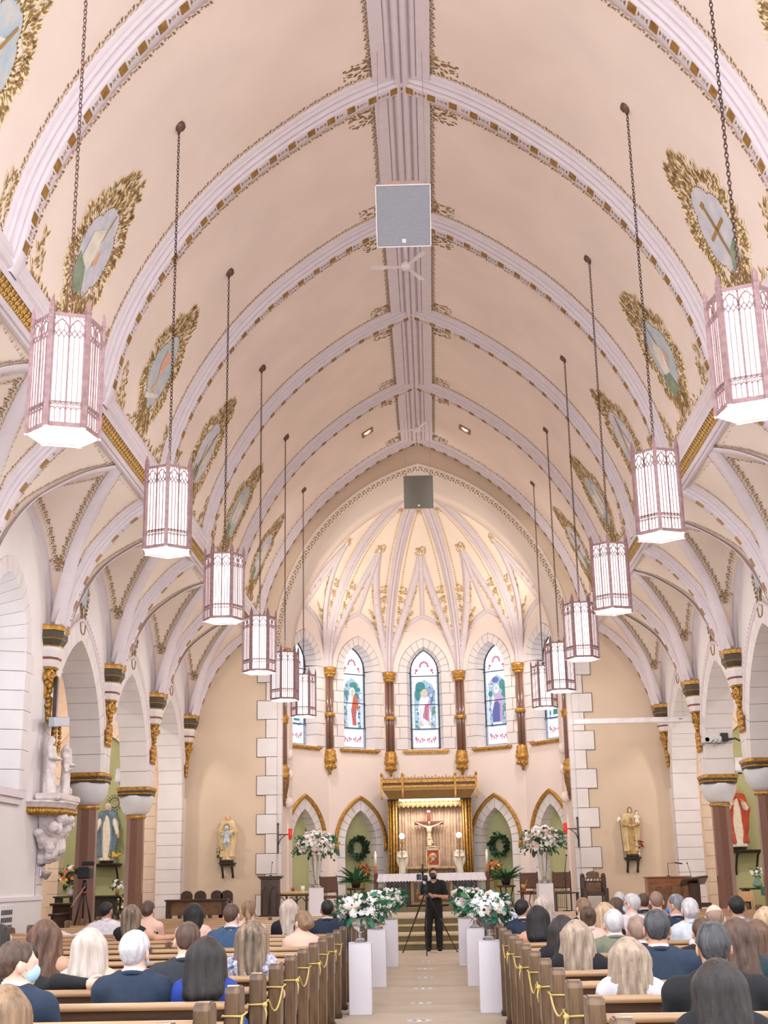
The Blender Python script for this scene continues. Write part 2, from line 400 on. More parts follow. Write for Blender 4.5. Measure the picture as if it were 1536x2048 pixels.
for bi in range(len(YR) - 1):
    ym = (YR[bi] + YR[bi + 1]) / 2 + .1
    for side in (-1, 1):
        def mp(u, v, off=.006):                     # u along the nave (towards the left as seen), v up the vault
            P, n, t = vp(max(0.02, v), side); P = P.copy(); P.y = ym + u; return P + n * off
        sc0 = 1.27                                    # arc height of the picture's centre
        q = quatrefoil(.50, .66)
        mb = MB(); c = mp(0, sc0, .008)
        vs = [c] + [mp(u, sc0 + v, .008) for u, v in q] + [mp(u * .5, sc0 + v * .5, .008) for u, v in q]
        n = len(q)
        fs = [(0, n + 1 + i, n + 1 + (i + 1) % n) for i in range(n)] + [(n + 1 + i, 1 + i, 1 + (i + 1) % n, n + 1 + (i + 1) % n) for i in range(n)]
        mb.add(vs, fs, 0, True)
        mats = [SKY if bi % 2 else SKYB]
        for (mm, poly) in MOTIFS[order[side][bi]]:
            if mm not in mats: mats.append(mm)
            mb.add([mp(u * -side, sc0 + v, .014) for u, v in poly], [tuple(range(len(poly)))], mats.index(mm))
        med = mb.build('painted_medallion', mats, ceiling)
        # leafy frame: pale band and dense small leaves
        fm = MB(); rr = random.Random(bi * 7 + side)
        ring = [mp(u * 1.04, sc0 + v * 1.03, .009) for u, v in q]; ring2 = [mp(u * 1.10, sc0 + v * 1.07, .009) for u, v in q]
        fm.add(ring + ring2, [(i, (i + 1) % n, n + (i + 1) % n, n + i) for i in range(n)], 1)
        def lf(u, v, a, L, W, mi=0, big=True):
            T = (mp(u, v + .05) - mp(u, v)).normalized(); P = mp(u, v); nn = vp(max(.02, v), side)[1]
            put(fm, [leaf(0, 0, a, L, W)], P, T, Vector((0, 1, 0)), nn, 1, 1, mi, .004)
            if big: put(fm, [leaf(-L * .25, 0, a, L * 1.5, W * 1.9)], P, T, Vector((0, 1, 0)), nn, 1, 1, 1, .001)
        for i in range(n * 2):                        # beaded inner edge
            u, v = q[i // 2]; lf(u * 1.0, sc0 + v * .99, math.atan2(u, v), .05, .03, 0, False)
        cnt = 0
        while cnt < 640:
            u = rr.uniform(-1.0, 1.0); v = rr.uniform(-1.2, 1.4)
            ang = math.atan2(u / .50, v / .66); rho = math.hypot(u / .50, v / .66)
            lim = 1.34 + .18 * abs(math.sin(4 * ang)) + .45 * max(0, math.cos(ang)) ** 12
            if 1.02 - .1 * abs(math.cos(2 * ang)) < rho < lim and sc0 + v > .1:
                lf(u, sc0 + v, math.atan2(u, v) + rr.choice((.6, -.6, .2)), rr.uniform(.07, .13), .036); cnt += 1
        for i in range(190):                          # foot spreading to the frieze
            v = rr.uniform(.05, .72); hw = .24 + 1.1 * max(0, (.34 - v)) ** .9 * 2.8
            u = rr.uniform(-1, 1) * hw
            if abs(u) < .12 and v > .3: continue
            lf(u, v, rr.uniform(-1.2, 1.2) + (PI if rr.random() < .3 else 0), rr.uniform(.08, .14), .038)
        for sg in (-1, 1):                            # corner sprays by the ribs
            for i in range(45):
                a = rr.uniform(0, 1); v = .05 + rr.random() ** 1.6 * .7; u = sg * (1.60 - rr.uniform(0, .20 + .5 * (1 - v) ** 3))
                lf(u, v, rr.uniform(-.9, .9), rr.uniform(.07, .13), .036)
            for k in range(3):                        # small scroll lines under the picture
                pts = [mp(sg * (.05 + .05 * k) + sg * .06 * math.sin(t * 3), .62 - .1 * k - t * .4, .012) for t in [j / 8 for j in range(9)]]
                fm.tube(pts, .006, 3)
        fm.build('stencil_frame', [STEN, CREAML], med, kind='stuff')
# recessed spot fixtures in the vault near the chancel
for (px, py) in ((763, 865), (908, 861)):
    side = -1 if px < 836 else 1
    Y = 32.1
    P, n, t = vp(VLEN - 1.45, side); P = P.copy(); P.y = Y
    T = thing('recessed_spotlight', 'small square recessed spotlight in the vault %s of the ridge rib' % ('left' if side < 0 else 'right'), 'light', P)
    T.rotation_euler = n.to_track_quat('Z', 'X').to_euler()
    mb = MB()
    for (a, b, c_, d) in ((-.17, .17, .11, .17), (-.17, .17, -.17, -.11), (-.17, -.11, -.11, .11), (.11, .17, -.11, .11)): mb.box(a, b, c_, d, -.08, .03)
    mb.build('frame', mat('spot_housing', (150, 110, 76), .6), T)
    mb = MB(); mb.lathe([(.09, -.04), (.09, .0), (.07, .01)], 12); mb.build('lamp', mat('spot_glow', (255, 244, 225), emit=9), T)
# ================================================================ frieze beams and side vaults
zj = 8.02
TC = [(6.25, 5.70), (6.18, 5.95), (6.08, 6.30), (5.93, 6.70), (5.73, 7.10), (5.45, 7.46), (5.12, 7.80), (4.74, 8.07)]
NS = 16
TS = spline(TC, NS)
SRP = [(u * .82, v * 1.0) for u, v in RIBP]
CAPX, CAPZ = 6.30, 5.70
ZW = 7.72
def curves(yk, yo, side):
    """transverse T, diagonal D and wall arch W from the capital at yk towards the bay middle yo"""
    dy = (yo - yk); T, D, W = [], [], []
    phi = math.acos(1 - 2.13 / 2.6)
    for i in range(NS + 1):
        x, z = TS[i]; T.append(Vector((x * side, yk, z)))
        u = (6.25 - x) / (6.25 - 4.74); xd = 6.25 + (4.76 - 6.25) * u
        zd = 5.7 + (zj - 5.7) * ((z - 5.7) / (8.07 - 5.7)); D.append(Vector((xd * side, yk + dy * (.06 + .94 * u), zd)))
        a = phi * i / NS; W.append(Vector((6.37 * side, yk + dy * 2.6 * (1 - math.cos(a)) / 2.13, 5.7 + (ZW - 5.7) * math.sin(a) / math.sin(phi))))
    return T, D, W
def patch(mb, A, B, n=4, mi=0, flip=False):
    vs = []; m = len(A)
    for i in range(m):
        for j in range(n + 1):
            p = A[i].lerp(B[i], j / n); vs.append(p)
    fs = [(i * (n + 1) + j, i * (n + 1) + j + 1, (i + 1) * (n + 1) + j + 1, (i + 1) * (n + 1) + j) for i in range(m - 1) for j in range(n)]
    mb.add(vs, fs, mi, True)
for side, sname in ((-1, 'left'), (1, 'right')):
    fz = structure('trim_%d' % (1 if side < 0 else 2))
    S = Vector((side, 0, 0))
    y0, y1 = YR[0] - .4, YEND
    fr = [(Vector((0, y, 0)), S, Vector((0, 0, 1))) for y in (y0, y1)]
    up = [(4.60, 8.75), (4.46, 8.50), (4.40, 8.49), (4.40, 8.42), (4.43, 8.38), (4.41, 8.33), (4.43, 8.29), (4.47, 8.27), (4.46, 8.22), (4.49, 8.17)]
    lo = [(4.60, 8.05), (4.58, 8.00), (4.62, 7.97), (4.66, 7.99), (4.68, 7.95), (4.74, 7.97), (4.76, 8.02), (4.82, 8.04), (4.86, 8.12)]
    mb = MB(); mb.sweep(fr, up, 0); mb.build('upper_moulding', LAV, fz)
    mb = MB(); mb.sweep(fr, lo, 0); mb.build('lower_moulding', LAV, fz)
    mb = MB(); mb.box(*(sorted((4.62 * side, 4.95 * side))), y0, y1, 8.12, 8.9); mb.build('beam_core', LAV, fz)
    mb = MB()
    mb.sweep(fr, [(4.50, 8.17), (4.60, 8.05)], 0)
    for k in range(int((y1 - y0) / .12)):
        y = y0 + .06 + .12 * k
        for v in (.3, .7):
            P = Vector(((4.50 + .10 * v) * side, y, 8.17 - .12 * v)); T = Vector((0, 1, 0)); B = Vector((.64 * side, 0, -.77)); nn = Vector((-.77 * side, 0, -.64))
            put(mb, [leaf(0, 0, a, .07, .045) for a in (.5, 2.4, -2.0)], P, T, B, nn, 1, 1, 1, .01)
    mb.build('gold_frieze', [GOLDP, mat('frieze_relief', (208, 166, 78), .5, .4)], fz)
    sv = structure('ceiling_%s_vaults' % sname); sv['kind'] = 'structure'
    wr = MB()
    for bi in range(len(YR) - 1):
        ya, yb = YR[bi], YR[bi + 1]; ym = (ya + yb) / 2
        web = MB(); st = MB(); band = MB()
        for yk in (ya, yb):
            T, D, W = curves(yk, ym, side)
            patch(web, T, D, 4); patch(web, D, W, 5)
            sg = 1 if ym > yk else -1
            # flat diagonal band and moulded wall arch
            fr = []
            for i in range(1, NS + 1):
                t = (D[min(i + 1, NS)] - D[i - 1]).normalized(); wdt = (W[i] - T[i]).normalized()
                u = (wdt - wdt.dot(t) * t).normalized(); nn = t.cross(u).normalized()
                if nn.z > 0: nn = -nn
                fr.append((D[i], u, nn))
            band.sweep(fr, [(-.12, -.004), (-.115, .012), (.115, .012), (.12, -.004)], 0, True)
            fr = []
            for i in range(NS + 1):
                t = (W[min(i + 1, NS)] - W[max(i - 1, 0)]).normalized(); n_ = Vector((-side, 0, 0)); u = t.cross(n_).normalized()
                if u.z > 0: u = -u
                fr.append((W[i] + Vector((side * .03, 0, 0)), u, n_))
            band.sweep(fr, [(-.10, 0), (-.1, .13), (-.03, .15), (-.02, .09), (.02, .11), (.05, .07), (.07, .07), (.08, 0)], 0, True)
            # stencils
            def strip(A, B, f, size, i0=2, wd=.1, poly=M_BORDER, flip=1):
                pts = [A[i].lerp(B[i], f(i / NS)) for i in range(NS + 1)]
                seg = [0]
                for i in range(NS): seg.append(seg[-1] + (pts[i + 1] - pts[i]).length)
                s = seg[i0]
                while s < seg[-1] - size * .8:
                    i = max(j for j in range(NS) if seg[j] <= s); f_ = (s - seg[i]) / max(1e-6, seg[i + 1] - seg[i])
                    P = pts[i].lerp(pts[i + 1], f_); t = (pts[i + 1] - pts[i]).normalized(); w_ = (B[i + 1] - A[i + 1]); u = (w_ - w_.dot(t) * t).normalized()
                    nn = t.cross(u).normalized(); c = Vector((0, ym, 5)) - P
                    if nn.dot(c) < 0: nn = -nn
                    put(st, poly, P, t, u * flip, nn, size, wd, 0, .014); s += size
            def off(d, A, B, end):                    # parameter at a fixed distance from edge A (or B)
                def g(t):
                    i = min(NS, int(t * NS + .5)); w_ = max(.05, (B[i] - A[i]).length); q = min(.5, d / w_); return q if not end else 1 - q
                return g
            strip(T, D, off(.40, T, D, False), .17, 6, .10); strip(T, D, off(.24, T, D, True), .17, 6, .10, flip=-1)
            strip(D, W, off(.24, D, W, False), .19, 6, .15); strip(D, W, off(.22, D, W, True), .19, 6, .15, flip=-1)
            for i in (4, 5, 6, 7):                      # dense foot of the V
                for A, B, ww in ((D, W, .30), (T, D, .16)):
                    P = A[i].lerp(B[i], .52 if A is D else .60); t = (A[i + 1] - A[i]).normalized(); w_ = B[i] - A[i]; u = (w_ - w_.dot(t) * t).normalized(); nn = t.cross(u)
                    if nn.dot(Vector((0, ym, 5)) - P) < 0: nn = -nn
                    k = (i - 3) / 4
                    put(st, M_DENSE(i), P, t, u, nn, .17, ww * k * 1.1, 0, .014)
            # across the top: along the cell ridge and the frieze
            for (a, b, m) in ((D[NS].lerp(W[NS], .15), W[NS].lerp(D[NS], .1), 6), (T[NS] + Vector((0, sg * .45, 0)), D[NS] - Vector((0, sg * .25, 0)), 6)):
                for j in range(m):
                    P = a.lerp(b, (j + .5) / m) - Vector((0, 0, .05)) + (Vector((0, -sg * .13, 0)) if m and a is not None and abs((a - b).x) > .5 else Vector((side * .12, 0, 0)))
                    t = (b - a).normalized(); u = Vector((0, 0, 1)).cross(t).normalized()
                    put(st, M_BORDER, P, t, u, Vector((0, 0, -1)), .2, .13, 0, .02)
        a, b = Vector((4.76 * side, ym, zj)), Vector((6.37 * side, ym, ZW))
        band.sweep([(a, Vector((0, 1, 0)), Vector((0, 0, -1))), (b, Vector((0, 1, 0)), Vector((0, 0, -1)))], [(-.05, -.01), (-.05, .03), (.05, .03), (.05, -.01)], 0)
        w_ = web.build('side_vault_web', CREAM2, sv); band.build('diagonal_rib', LAV, w_); st.build('stencil', STEN, w_, kind='stuff')
    for yk in YR:
        fr = []
        T = [Vector((x * side, yk, z)) for x, z in TS]
        for i in range(NS + 1):
            t = (T[min(i + 1, NS)] - T[max(i - 1, 0)]).normalized(); n_ = Vector((t.z * -side, 0, t.x * side))
            if n_.z > 0 or n_.x * side > 0: n_ = Vector((-abs(t.z) * side, 0, -abs(t.x)))
            fr.append((T[i], Vector((0, 1, 0)), n_.normalized()))
        mb = MB(); mb.sweep(fr, SRP, 0, True); rib = mb.build('side_rib', LAV, sv)
        st = MB()
        L = sum((T[i + 1] - T[i]).length for i in range(NS)); k = 0
        for j in range(6):
            f = (j + .22) / 6.1 * NS; i = int(f); P, _, n_ = fr[i]; P = T[i].lerp(T[min(NS, i + 1)], f - i); t = (T[min(NS, i + 1)] - T[i]).normalized()
            P = P + Vector((0, 0, 0))
            put(st, [[(-.5, -.5), (.5, -.5), (.5, .5), (-.5, .5)]], P, t, Vector((0, 1, 0)), n_, .16, .14, 1, .154)
            put(st, M_ARROW, P + t * .16, t, Vector((0, 1, 0)), n_, .24, .24, 0, .154)
        st.build('stencil', [STEN, GOLDP], rib, kind='stuff')
# capital corbels at the wall
def capital():
    t = []
    mb = MB()
    def ring(prof, mi, mbx):
        # three-sided bell hugging the wall: chamfered plan swept through profile (r outwards, z)
        vs, fs = [], []
        plan = lambda r: [(0, -r * 1.15), (r * .62, -r * 1.05), (r, -r * .5), (r, r * .5), (r * .62, r * 1.05), (0, r * 1.15)]
        for (r, z) in prof: vs += [(x, y, z) for x, y in plan(r)]
        n = 6
        for j in range(len(prof) - 1):
            for i in range(n - 1): fs.append((j * n + i, j * n + i + 1, (j + 1) * n + i + 1, (j + 1) * n + i))
        fs.append(tuple(range(n - 1, -1, -1))); fs.append(tuple((len(prof) - 1) * n + i for i in range(n)))
        mbx.add(vs, fs, mi)
    ring([(.26, .02), (.33, .03), (.34, .10), (.31, .13)], 0, mb)
    ring([(.31, -.10), (.31, .02)], 1, mb)
    ring([(.30, -.115), (.315, -.10)], 0, mb)
    ring([(.24, -.22), (.30, -.115)], 1, mb)
    ring([(.25, -.245), (.26, -.22)], 0, mb)
    ring([(.21, -.42), (.25, -.30), (.25, -.245)], 2, mb)
    ring([(.215, -.46), (.235, -.42)], 3, mb)
    ring([(.17, -.58), (.22, -.46)], 2, mb)
    ring([(.17, -.62), (.2, -.58)], 0, mb)
    body = mb.mesh('capital', [GOLD, DARKG, STONE, OXB])
    sc_ = MB()
    for sg in (-1, 1):                                 # gilded volutes and drop
        pts = [(.12 + .02 * math.cos(a), sg * (.13 - (.115 - a * .010) * math.cos(a) * .9), -.74 + (.115 - a * .010) * math.sin(a)) for a in [i * .5 for i in range(20)]]
        sc_.tube(pts, .03, 6)
        sc_.ball((.13, sg * .12, -.74), .06, 8, 5)
        for k in range(3): sc_.ball((.08 - .015 * k, sg * (.06 + .07 * k), -.88 + .06 * k), .05, 6, 4, sc_=(1, .7, 1.3))
    for k in range(7): sc_.ball((.09 - .008 * k, .03 * (-1) ** k, -.80 - .085 * k), .065 - .006 * k, 7, 5, sc_=(1, 1, 1.1))
    sc_.box(-.02, .05, -.1, .1, -1.1, -.6)
    return body, sc_.mesh('scrollwork', GOLD)
CAPB, CAPS = capital()
# ================================================================ side walls with arcade
XW = 6.40; TH = .62; ZT = 8.3
HALF, SPR, RA = 1.76, 3.66, 2.42
def ext(Rr, half, d): return half + d, Rr + d
def arch_blocks(parent, M, half, spring, Rr, ring, d0, d1, n, gap=.010, m=STONE, name='voussoir', chamf=.0, jitter=0.0):
    """voussoirs of a pointed arch; local frame X across, Z up, Y into the wall; each its own object"""
    c = Rr - half; phi = math.acos(c / Rr)
    for s in (-1, 1):
        for k in range(n):
            a0 = phi * k / n + gap / Rr / 2; a1 = phi * (k + 1) / n - gap / Rr / 2
            def pt(a, r): return (s * (r * math.cos(a) - c), spring + r * math.sin(a))
            am = (a0 + a1) / 2
            inner = [pt(a0, Rr), pt(am, Rr), pt(a1, Rr)]
            ro = Rr + ring + (jitter if k % 2 else 0)
            outer = [pt(a1, ro), pt(am, ro), pt(a0, ro)]
            if k == n - 1:
                # meet at the apex on the centre line
                x1, z1 = inner[2]; inner[2] = (s * gap / 2, z1 + .0); aa = math.acos(min(1, c / ro)); outer[0] = (s * gap / 2, spring + ro * math.sin(aa))
            poly = inner + outer
            if s > 0: poly = poly[::-1]
            mb = MB(); mb.prism(poly, M, d0, d1); mb.build(name, m, parent)
def frame_x(side, y, x=None):
    """wall frame: local X runs along the nave, local Y points out through the wall"""
    x = XW * side if x is None else x
    return Matrix(((0, side, 0, x), (1, 0, 0, y), (0, 0, 1, 0), (0, 0, 0, 1)))
def panel_above(mb, M, half, spring, Rr, xa, xb, ztop, d, n=14, mi=0, zfun=None):
    """wall surface above a pointed opening, at depth d: quads between extrados and top line"""
    c = Rr - half; pts = []
    phi = math.acos(c / Rr)
    L = [(-(Rr * math.cos(phi * i / n) - c), spring + Rr * math.sin(phi * i / n)) for i in range(n + 1)]
    L = L + [(-x, z) for x, z in reversed(L[:-1])]
    zt = zfun or (lambda x: ztop)
    for i in range(len(L) - 1):
        (x0, z0), (x1, z1) = L[i], L[i + 1]
        mb.add([(x0, d, z0), (x1, d, z1), (x1, d, max(z1, zt(x1))), (x0, d, max(z0, zt(x0)))], [(0, 1, 2, 3)], mi, False, M)
    if xa < -half - 1e-4: mb.add([(xa, d, spring), (-half, d, spring), (-half, d, zt(-half)), (xa, d, zt(xa))], [(0, 1, 2, 3)], mi, False, M)
    if xb > half + 1e-4: mb.add([(half, d, spring), (xb, d, spring), (xb, d, zt(xb)), (half, d, zt(half))], [(0, 1, 2, 3)], mi, False, M)
    return L
def hood(mb, M, half, spring, Rr, prof, n=12, mi=0, a_start=0.0):
    """moulding following the arch; profile (radial, depth out of wall towards the viewer)"""
    c = Rr - half; phi = math.acos(c / Rr)
    for s in (-1, 1):
        fr = []
        for i in range(n + 1):
            a = a_start + (phi - a_start) * i / n
            P = Vector((s * (Rr * math.cos(a) - c), 0, spring + Rr * math.sin(a))); U = Vector((s * math.cos(a), 0, math.sin(a)))
            if i == n: P.x = 0; U = Vector((0, 0, 1)) * (1 / max(.5, math.sin(phi)))
            fr.append((M @ P, (M.to_3x3() @ U), M.to_3x3() @ Vector((0, -1, 0))))
        mb.sweep(fr, prof, mi, True)
def column_mesh():
    sh = MB(); sh.lathe([(.215, .55), (.205, 2.98)], 8, 0, None, False, PI / 8)
    cap = MB()
    b = [(.20, 3.03), (.30, 3.12), (.37, 3.26), (.395, 3.42), (.385, 3.47)]
    cap.lathe(b, 16, 0, None, True, PI / 16)
    return sh.mesh('shaft', GRANITE), cap.mesh('capital_bell', GREY)
COLS, COLC = column_mesh()
def oct_ring(mb, prof, ch=.28, mi=0):
    vs, fs = [], []
    for r, z in prof:
        c = r * ch * 1.2
        vs += [(r, -r + c, z), (r, r - c, z), (r - c, r, z), (-r + c, r, z), (-r, r - c, z), (-r, -r + c, z), (-r + c, -r, z), (r - c, -r, z)]
    for j in range(len(prof) - 1):
        for i in range(8):
            k = (i + 1) % 8; fs.append((j * 8 + i, j * 8 + k, (j + 1) * 8 + k, (j + 1) * 8 + i))
    fs.append(tuple(range(7, -1, -1))); fs.append(tuple((len(prof) - 1) * 8 + i for i in range(8))); mb.add(vs, fs, mi)
ab = MB()
oct_ring(ab, [(.365, 3.46), (.38, 3.50)], mi=1); oct_ring(ab, [(.385, 3.505), (.385, 3.53)], mi=0); oct_ring(ab, [(.39, 3.535), (.39, 3.57)], mi=1)
oct_ring(ab, [(.39, 3.575), (.415, 3.60), (.415, 3.65), (.36, 3.67)], mi=0)
ABM = ab.mesh('abacus', [GOLD, DARKG])
nk = MB(); nk.lathe([(.21, 2.96), (.235, 2.975), (.24, 3.0), (.235, 3.03), (.20, 3.04)], 16); NKM = nk.mesh('neck_ring', GOLD)
bs = MB(); oct_ring(bs, [(.34, 0), (.34, .28), (.30, .34), (.30, .42), (.25, .47), (.25, .52), (.22, .56)]); BSM = bs.mesh('plinth', GREY)
BOSS = MB()
for k in range(9): BOSS.ball((.03 * math.sin(k * 2.4), -.05, -.045 * k + .12), .075 - .004 * k, 7, 5, sc_=(1.1, .9, 1))
BOSSM = BOSS.mesh('carved_boss', GOLD)
GLASSW = mat('daylight_glass', (232, 242, 255), .4, emit=1.6, ecol=(225, 238, 255))
LEAD = mat('window_lead', (40, 44, 62), .5)
for side, sname in ((-1, 'left'), (1, 'right')):
    wall = structure('wall_%s' % sname)
    for bi in range(len(YR) - 1):
        ya, yb = YR[bi], YR[bi + 1]; ym = (ya + yb) / 2; M = frame_x(side, ym)
        hb = (yb - ya) / 2
        mb = MB()
        if bi >= 3:                                     # arcade arch
            ring = .34
            panel_above(mb, M, HALF + ring, SPR, RA + ring, -hb, hb, ZT, 0)
            panel_above(mb, M, HALF + ring, SPR, RA + ring, -hb, hb, ZT, TH)
            # dark bed showing in the joints
            L = [(x, z) for x, z, *_ in arc_pts(HALF + .01, SPR, RA + .01, 12)]; L2 = [(x, z) for x, z, *_ in arc_pts(HALF + ring, SPR, RA + ring, 12)]
            for d in (.012, TH - .012):
                mb.add([(x, d, z) for x, z in L] + [(x, d, z) for x, z in L2], [(i, i + 1, len(L) + i + 1, len(L) + i) for i in range(len(L) - 1)], 1, False, M)
            mb.add([(x, .012, z) for x, z in L] + [(x, TH - .012, z) for x, z in L], [(i, i + 1, len(L) + i + 1, len(L) + i) for i in range(len(L) - 1)], 1, False, M)
            pw = mb.build('wall_panel', [WHITE, JOINT], wall)
            arch_blocks(wall, M, HALF, SPR, RA, ring, 0.0, TH, 9)
            hd = MB(); hood(hd, M, HALF + ring + .015, SPR, RA + ring + .015, [(0, 0), (0, .02), (.02, .035), (.045, .035), (.06, .02), (.07, 0)], a_start=.30)
            hd.build('hood_mould', LAV, wall)
            # stencilled lace outside the hood
            st = MB(); Rr = RA + ring + .14; c = RA - HALF; 
            for s in (-1, 1):
                a = .34
                phi = math.acos((Rr - (HALF + ring + .14)) / Rr)
                while a < phi - .03:
                    P = M @ Vector((s * (Rr * math.cos(a) - (Rr - HALF - ring - .14)), -.006, SPR + Rr * math.sin(a)))
                    T = M.to_3x3() @ Vector((-s * math.sin(a), 0, math.cos(a))); B = M.to_3x3() @ Vector((s * math.cos(a), 0, math.sin(a)))
                    put(st, M_LACE, P, T, B, M.to_3x3() @ Vector((0, -1, 0)), .12, .13); a += .12 / Rr
            st.build('stencil', STEN, wall, kind='stuff')
            for s in (-1, 1):
                o = link('carved_boss', BOSSM, wall); o.matrix_world = M @ Matrix.Translation((s * (HALF + ring + .05 - .11), 0, SPR + .80))
            # painted cartouche over the arch
            cm = MB(); q = [(x * .55, z * .55) for x, z in quatrefoil(.48, .85)]
            zc_ = 6.95
            cm.add([(x, -.008, zc_ + z) for x, z in q], [tuple(range(len(q)))], 0, False, M)
            rr = random.Random(bi)
            for k in range(200):
                a = rr.uniform(0, 2 * PI); rad = rr.uniform(1.0, 1.35); i = int(a / (2 * PI) * len(q)) % len(q)
                x, z = q[i]; P = M @ Vector((x * rad, -.01, zc_ + z * rad))
                put(cm, [leaf(0, 0, rr.uniform(0, 6.3), .09, .03)], P, M.to_3x3() @ Vector((1, 0, 0)), Vector((0, 0, 1)), M.to_3x3() @ Vector((0, -1, 0)), 1, 1, 1, .002)
            for s in (-1, 1):
                cm.tube([M @ Vector((s * (.03 + .14 * math.sin(t * 2.6)), -.01, 6.10 + .30 * (1 - math.cos(t * 2.0)))) for t in [j / 10 for j in range(14)]], .012, 4, 1)
            cm.build('painted_cartouche', [SKYB, STEN], wall)
        else:                                           # window bay
            wh, ws, wr_, wb = .95, 5.2, 1.15, 3.0         # splayed opening
            ring = .26
            ring_out = wh + ring
            panel_above(mb, M, wh, ws, wr_ + 0.0, -hb, hb, ZT, 0)
            mb.add([(-hb, 0, 0), (hb, 0, 0), (hb, 0, wb), (-hb, 0, wb)], [(0, 1, 2, 3)], 0, False, M)
            for s in (-1, 1): mb.add([(s * wh, 0, wb), (s * hb, 0, wb), (s * hb, 0, ws), (s * wh, 0, ws)], [(0, 1, 2, 3)], 0, False, M)
            mb.add([(-hb, TH, 0), (hb, TH, 0), (hb, TH, wb), (-hb, TH, wb)], [(0, 1, 2, 3)], 0, False, M)
            panel_above(mb, M, .70, ws, .95, -hb, hb, ZT, TH)
            for s in (-1, 1): mb.add([(s * .7, TH, wb), (s * hb, TH, wb), (s * hb, TH, ws), (s * .7, TH, ws)], [(0, 1, 2, 3)], 0, False, M)
            mb.build('wall_panel', [WHITE, JOINT], wall)
            # reveal blocks: splayed courses
            A = arc_pts(wh, ws, wr_, 7); B = arc_pts(.70, ws, .95, 7); g = .0045
            O = arc_pts(wh + ring, ws, wr_ + ring, 7)
            for i in range(len(A) - 1):
                mbk = MB()
                f = [A[i], A[i + 1]]; k = [B[i], B[i + 1]]; o_ = [O[i], O[i + 1]]
                def lerp2(p, q, t): return (p[0] + (q[0] - p[0]) * t, p[1] + (q[1] - p[1]) * t)
                e0, e1 = .012, .988
                a0, a1 = lerp2(f[0], f[1], e0), lerp2(f[0], f[1], e1); b0, b1 = lerp2(k[0], k[1], e0), lerp2(k[0], k[1], e1); c0, c1 = lerp2(o_[0], o_[1], e0), lerp2(o_[0], o_[1], e1)
                vs = [(a0[0], -.012, a0[1]), (a1[0], -.012, a1[1]), (b1[0], TH - .1, b1[1]), (b0[0], TH - .1, b0[1]), (c0[0], -.012, c0[1]), (c1[0], -.012, c1[1]), (c0[0], .0, c0[1]), (c1[0], .0, c1[1])]
                mbk.add(vs, [(0, 1, 2, 3), (0, 4, 5, 1), (4, 6, 7, 5)], 0, False, M); mbk.build('stone', STONE, wall)
            nc = 7; hz = (ws - wb) / nc
            for s in (-1, 1):
                for j in range(nc):
                    z0, z1 = wb + hz * j + g, wb + hz * (j + 1) - g; lw = .26 if j % 2 else .40
                    mbk = MB()
                    vs = [(s * wh, -.012, z0), (s * wh, -.012, z1), (s * .7, TH - .1, z1), (s * .7, TH - .1, z0), (s * (wh + lw), -.012, z0), (s * (wh + lw), -.012, z1), (s * (wh + lw), 0, z0), (s * (wh + lw), 0, z1)]
                    mbk.add(vs, [(0, 1, 2, 3), (0, 4, 5, 1), (4, 6, 7, 5)], 0, False, M); mbk.build('stone', STONE, wall)
            bd = MB()
            P1 = [(x, .02, z) for x, z, *_ in A]; P2 = [(x, TH - .06, z) for x, z, *_ in B]
            P1 = [(-wh, .02, wb)] + P1 + [(wh, .02, wb)]; P2 = [(-.7, TH - .06, wb)] + P2 + [(.7, TH - .06, wb)]
            n = len(P1); bd.add(P1 + P2, [(i, i + 1, n + i + 1, n + i) for i in range(n - 1)] + [(0, n - 1, 2 * n - 1, n)], 0, False, M)
            bd.build('joint_bed', JOINT, wall)
            sl = MB(); sl.box(-wh - .12, wh + .12, -.10, .1, wb - .14, wb - .02, 0, M); sl.box(-wh - .06, wh + .06, -.06, .1, wb - .24, wb - .14, 0, M); sl.build('sill', LAV, wall)
            if bi >= 1:
                win = structure('window_%d' % (bi * 2 + (1 if side > 0 else 0)))
                gm = MB(); pts = [(-.66, wb)] + [(x, z) for x, z, *_ in arc_pts(.66, ws, .92, 8)] + [(.66, wb)]
                gm.add([(x, TH - .12, z) for x, z in pts], [tuple(range(len(pts)))], 0, False, M)
                gm.build('pane', [STAIN_SIDE] if 'STAIN_SIDE' in globals() else GLASSW, win)
                fm = MB(); fm.tube([M @ Vector((x, TH - .14, z)) for x, z in pts], .035, 6, 0, True)
                for zz in (3.6, 4.2, 4.8, 5.4): fm.tube([M @ Vector((-.66, TH - .14, zz)), M @ Vector((.66, TH - .14, zz))], .012, 4)
                for xx in (-.3, .3): fm.tube([M @ Vector((xx, TH - .14, wb)), M @ Vector((xx, TH - .14, 5.7))], .012, 4)
                fm.build('frame', LEAD, win)
    # solid pier at the near end of the arcade and east respond
    p = MB()
    for (ya_, yb_) in ((YR[3] - .02, YR[3] + .37), (YR[6] - .37, YEND)):
        p.box(*sorted((XW * side, (XW + TH) * side)), ya_, yb_, 0, SPR)
    p.build('respond', WHITE, wall)
    jb = MB()
    for (yy, sg) in ((YR[6] - .37, -1), (YR[3] + .37, 1)): jb.box(*sorted(((XW - .004) * side, (XW + TH + .004) * side)), *sorted((yy + sg * .004, yy - sg * .30)), 0, SPR)
    jb.build('joint_bed', JOINT, wall)
    # coursed stones on the responds (face to the nave and face to the opening)
    hz = .305
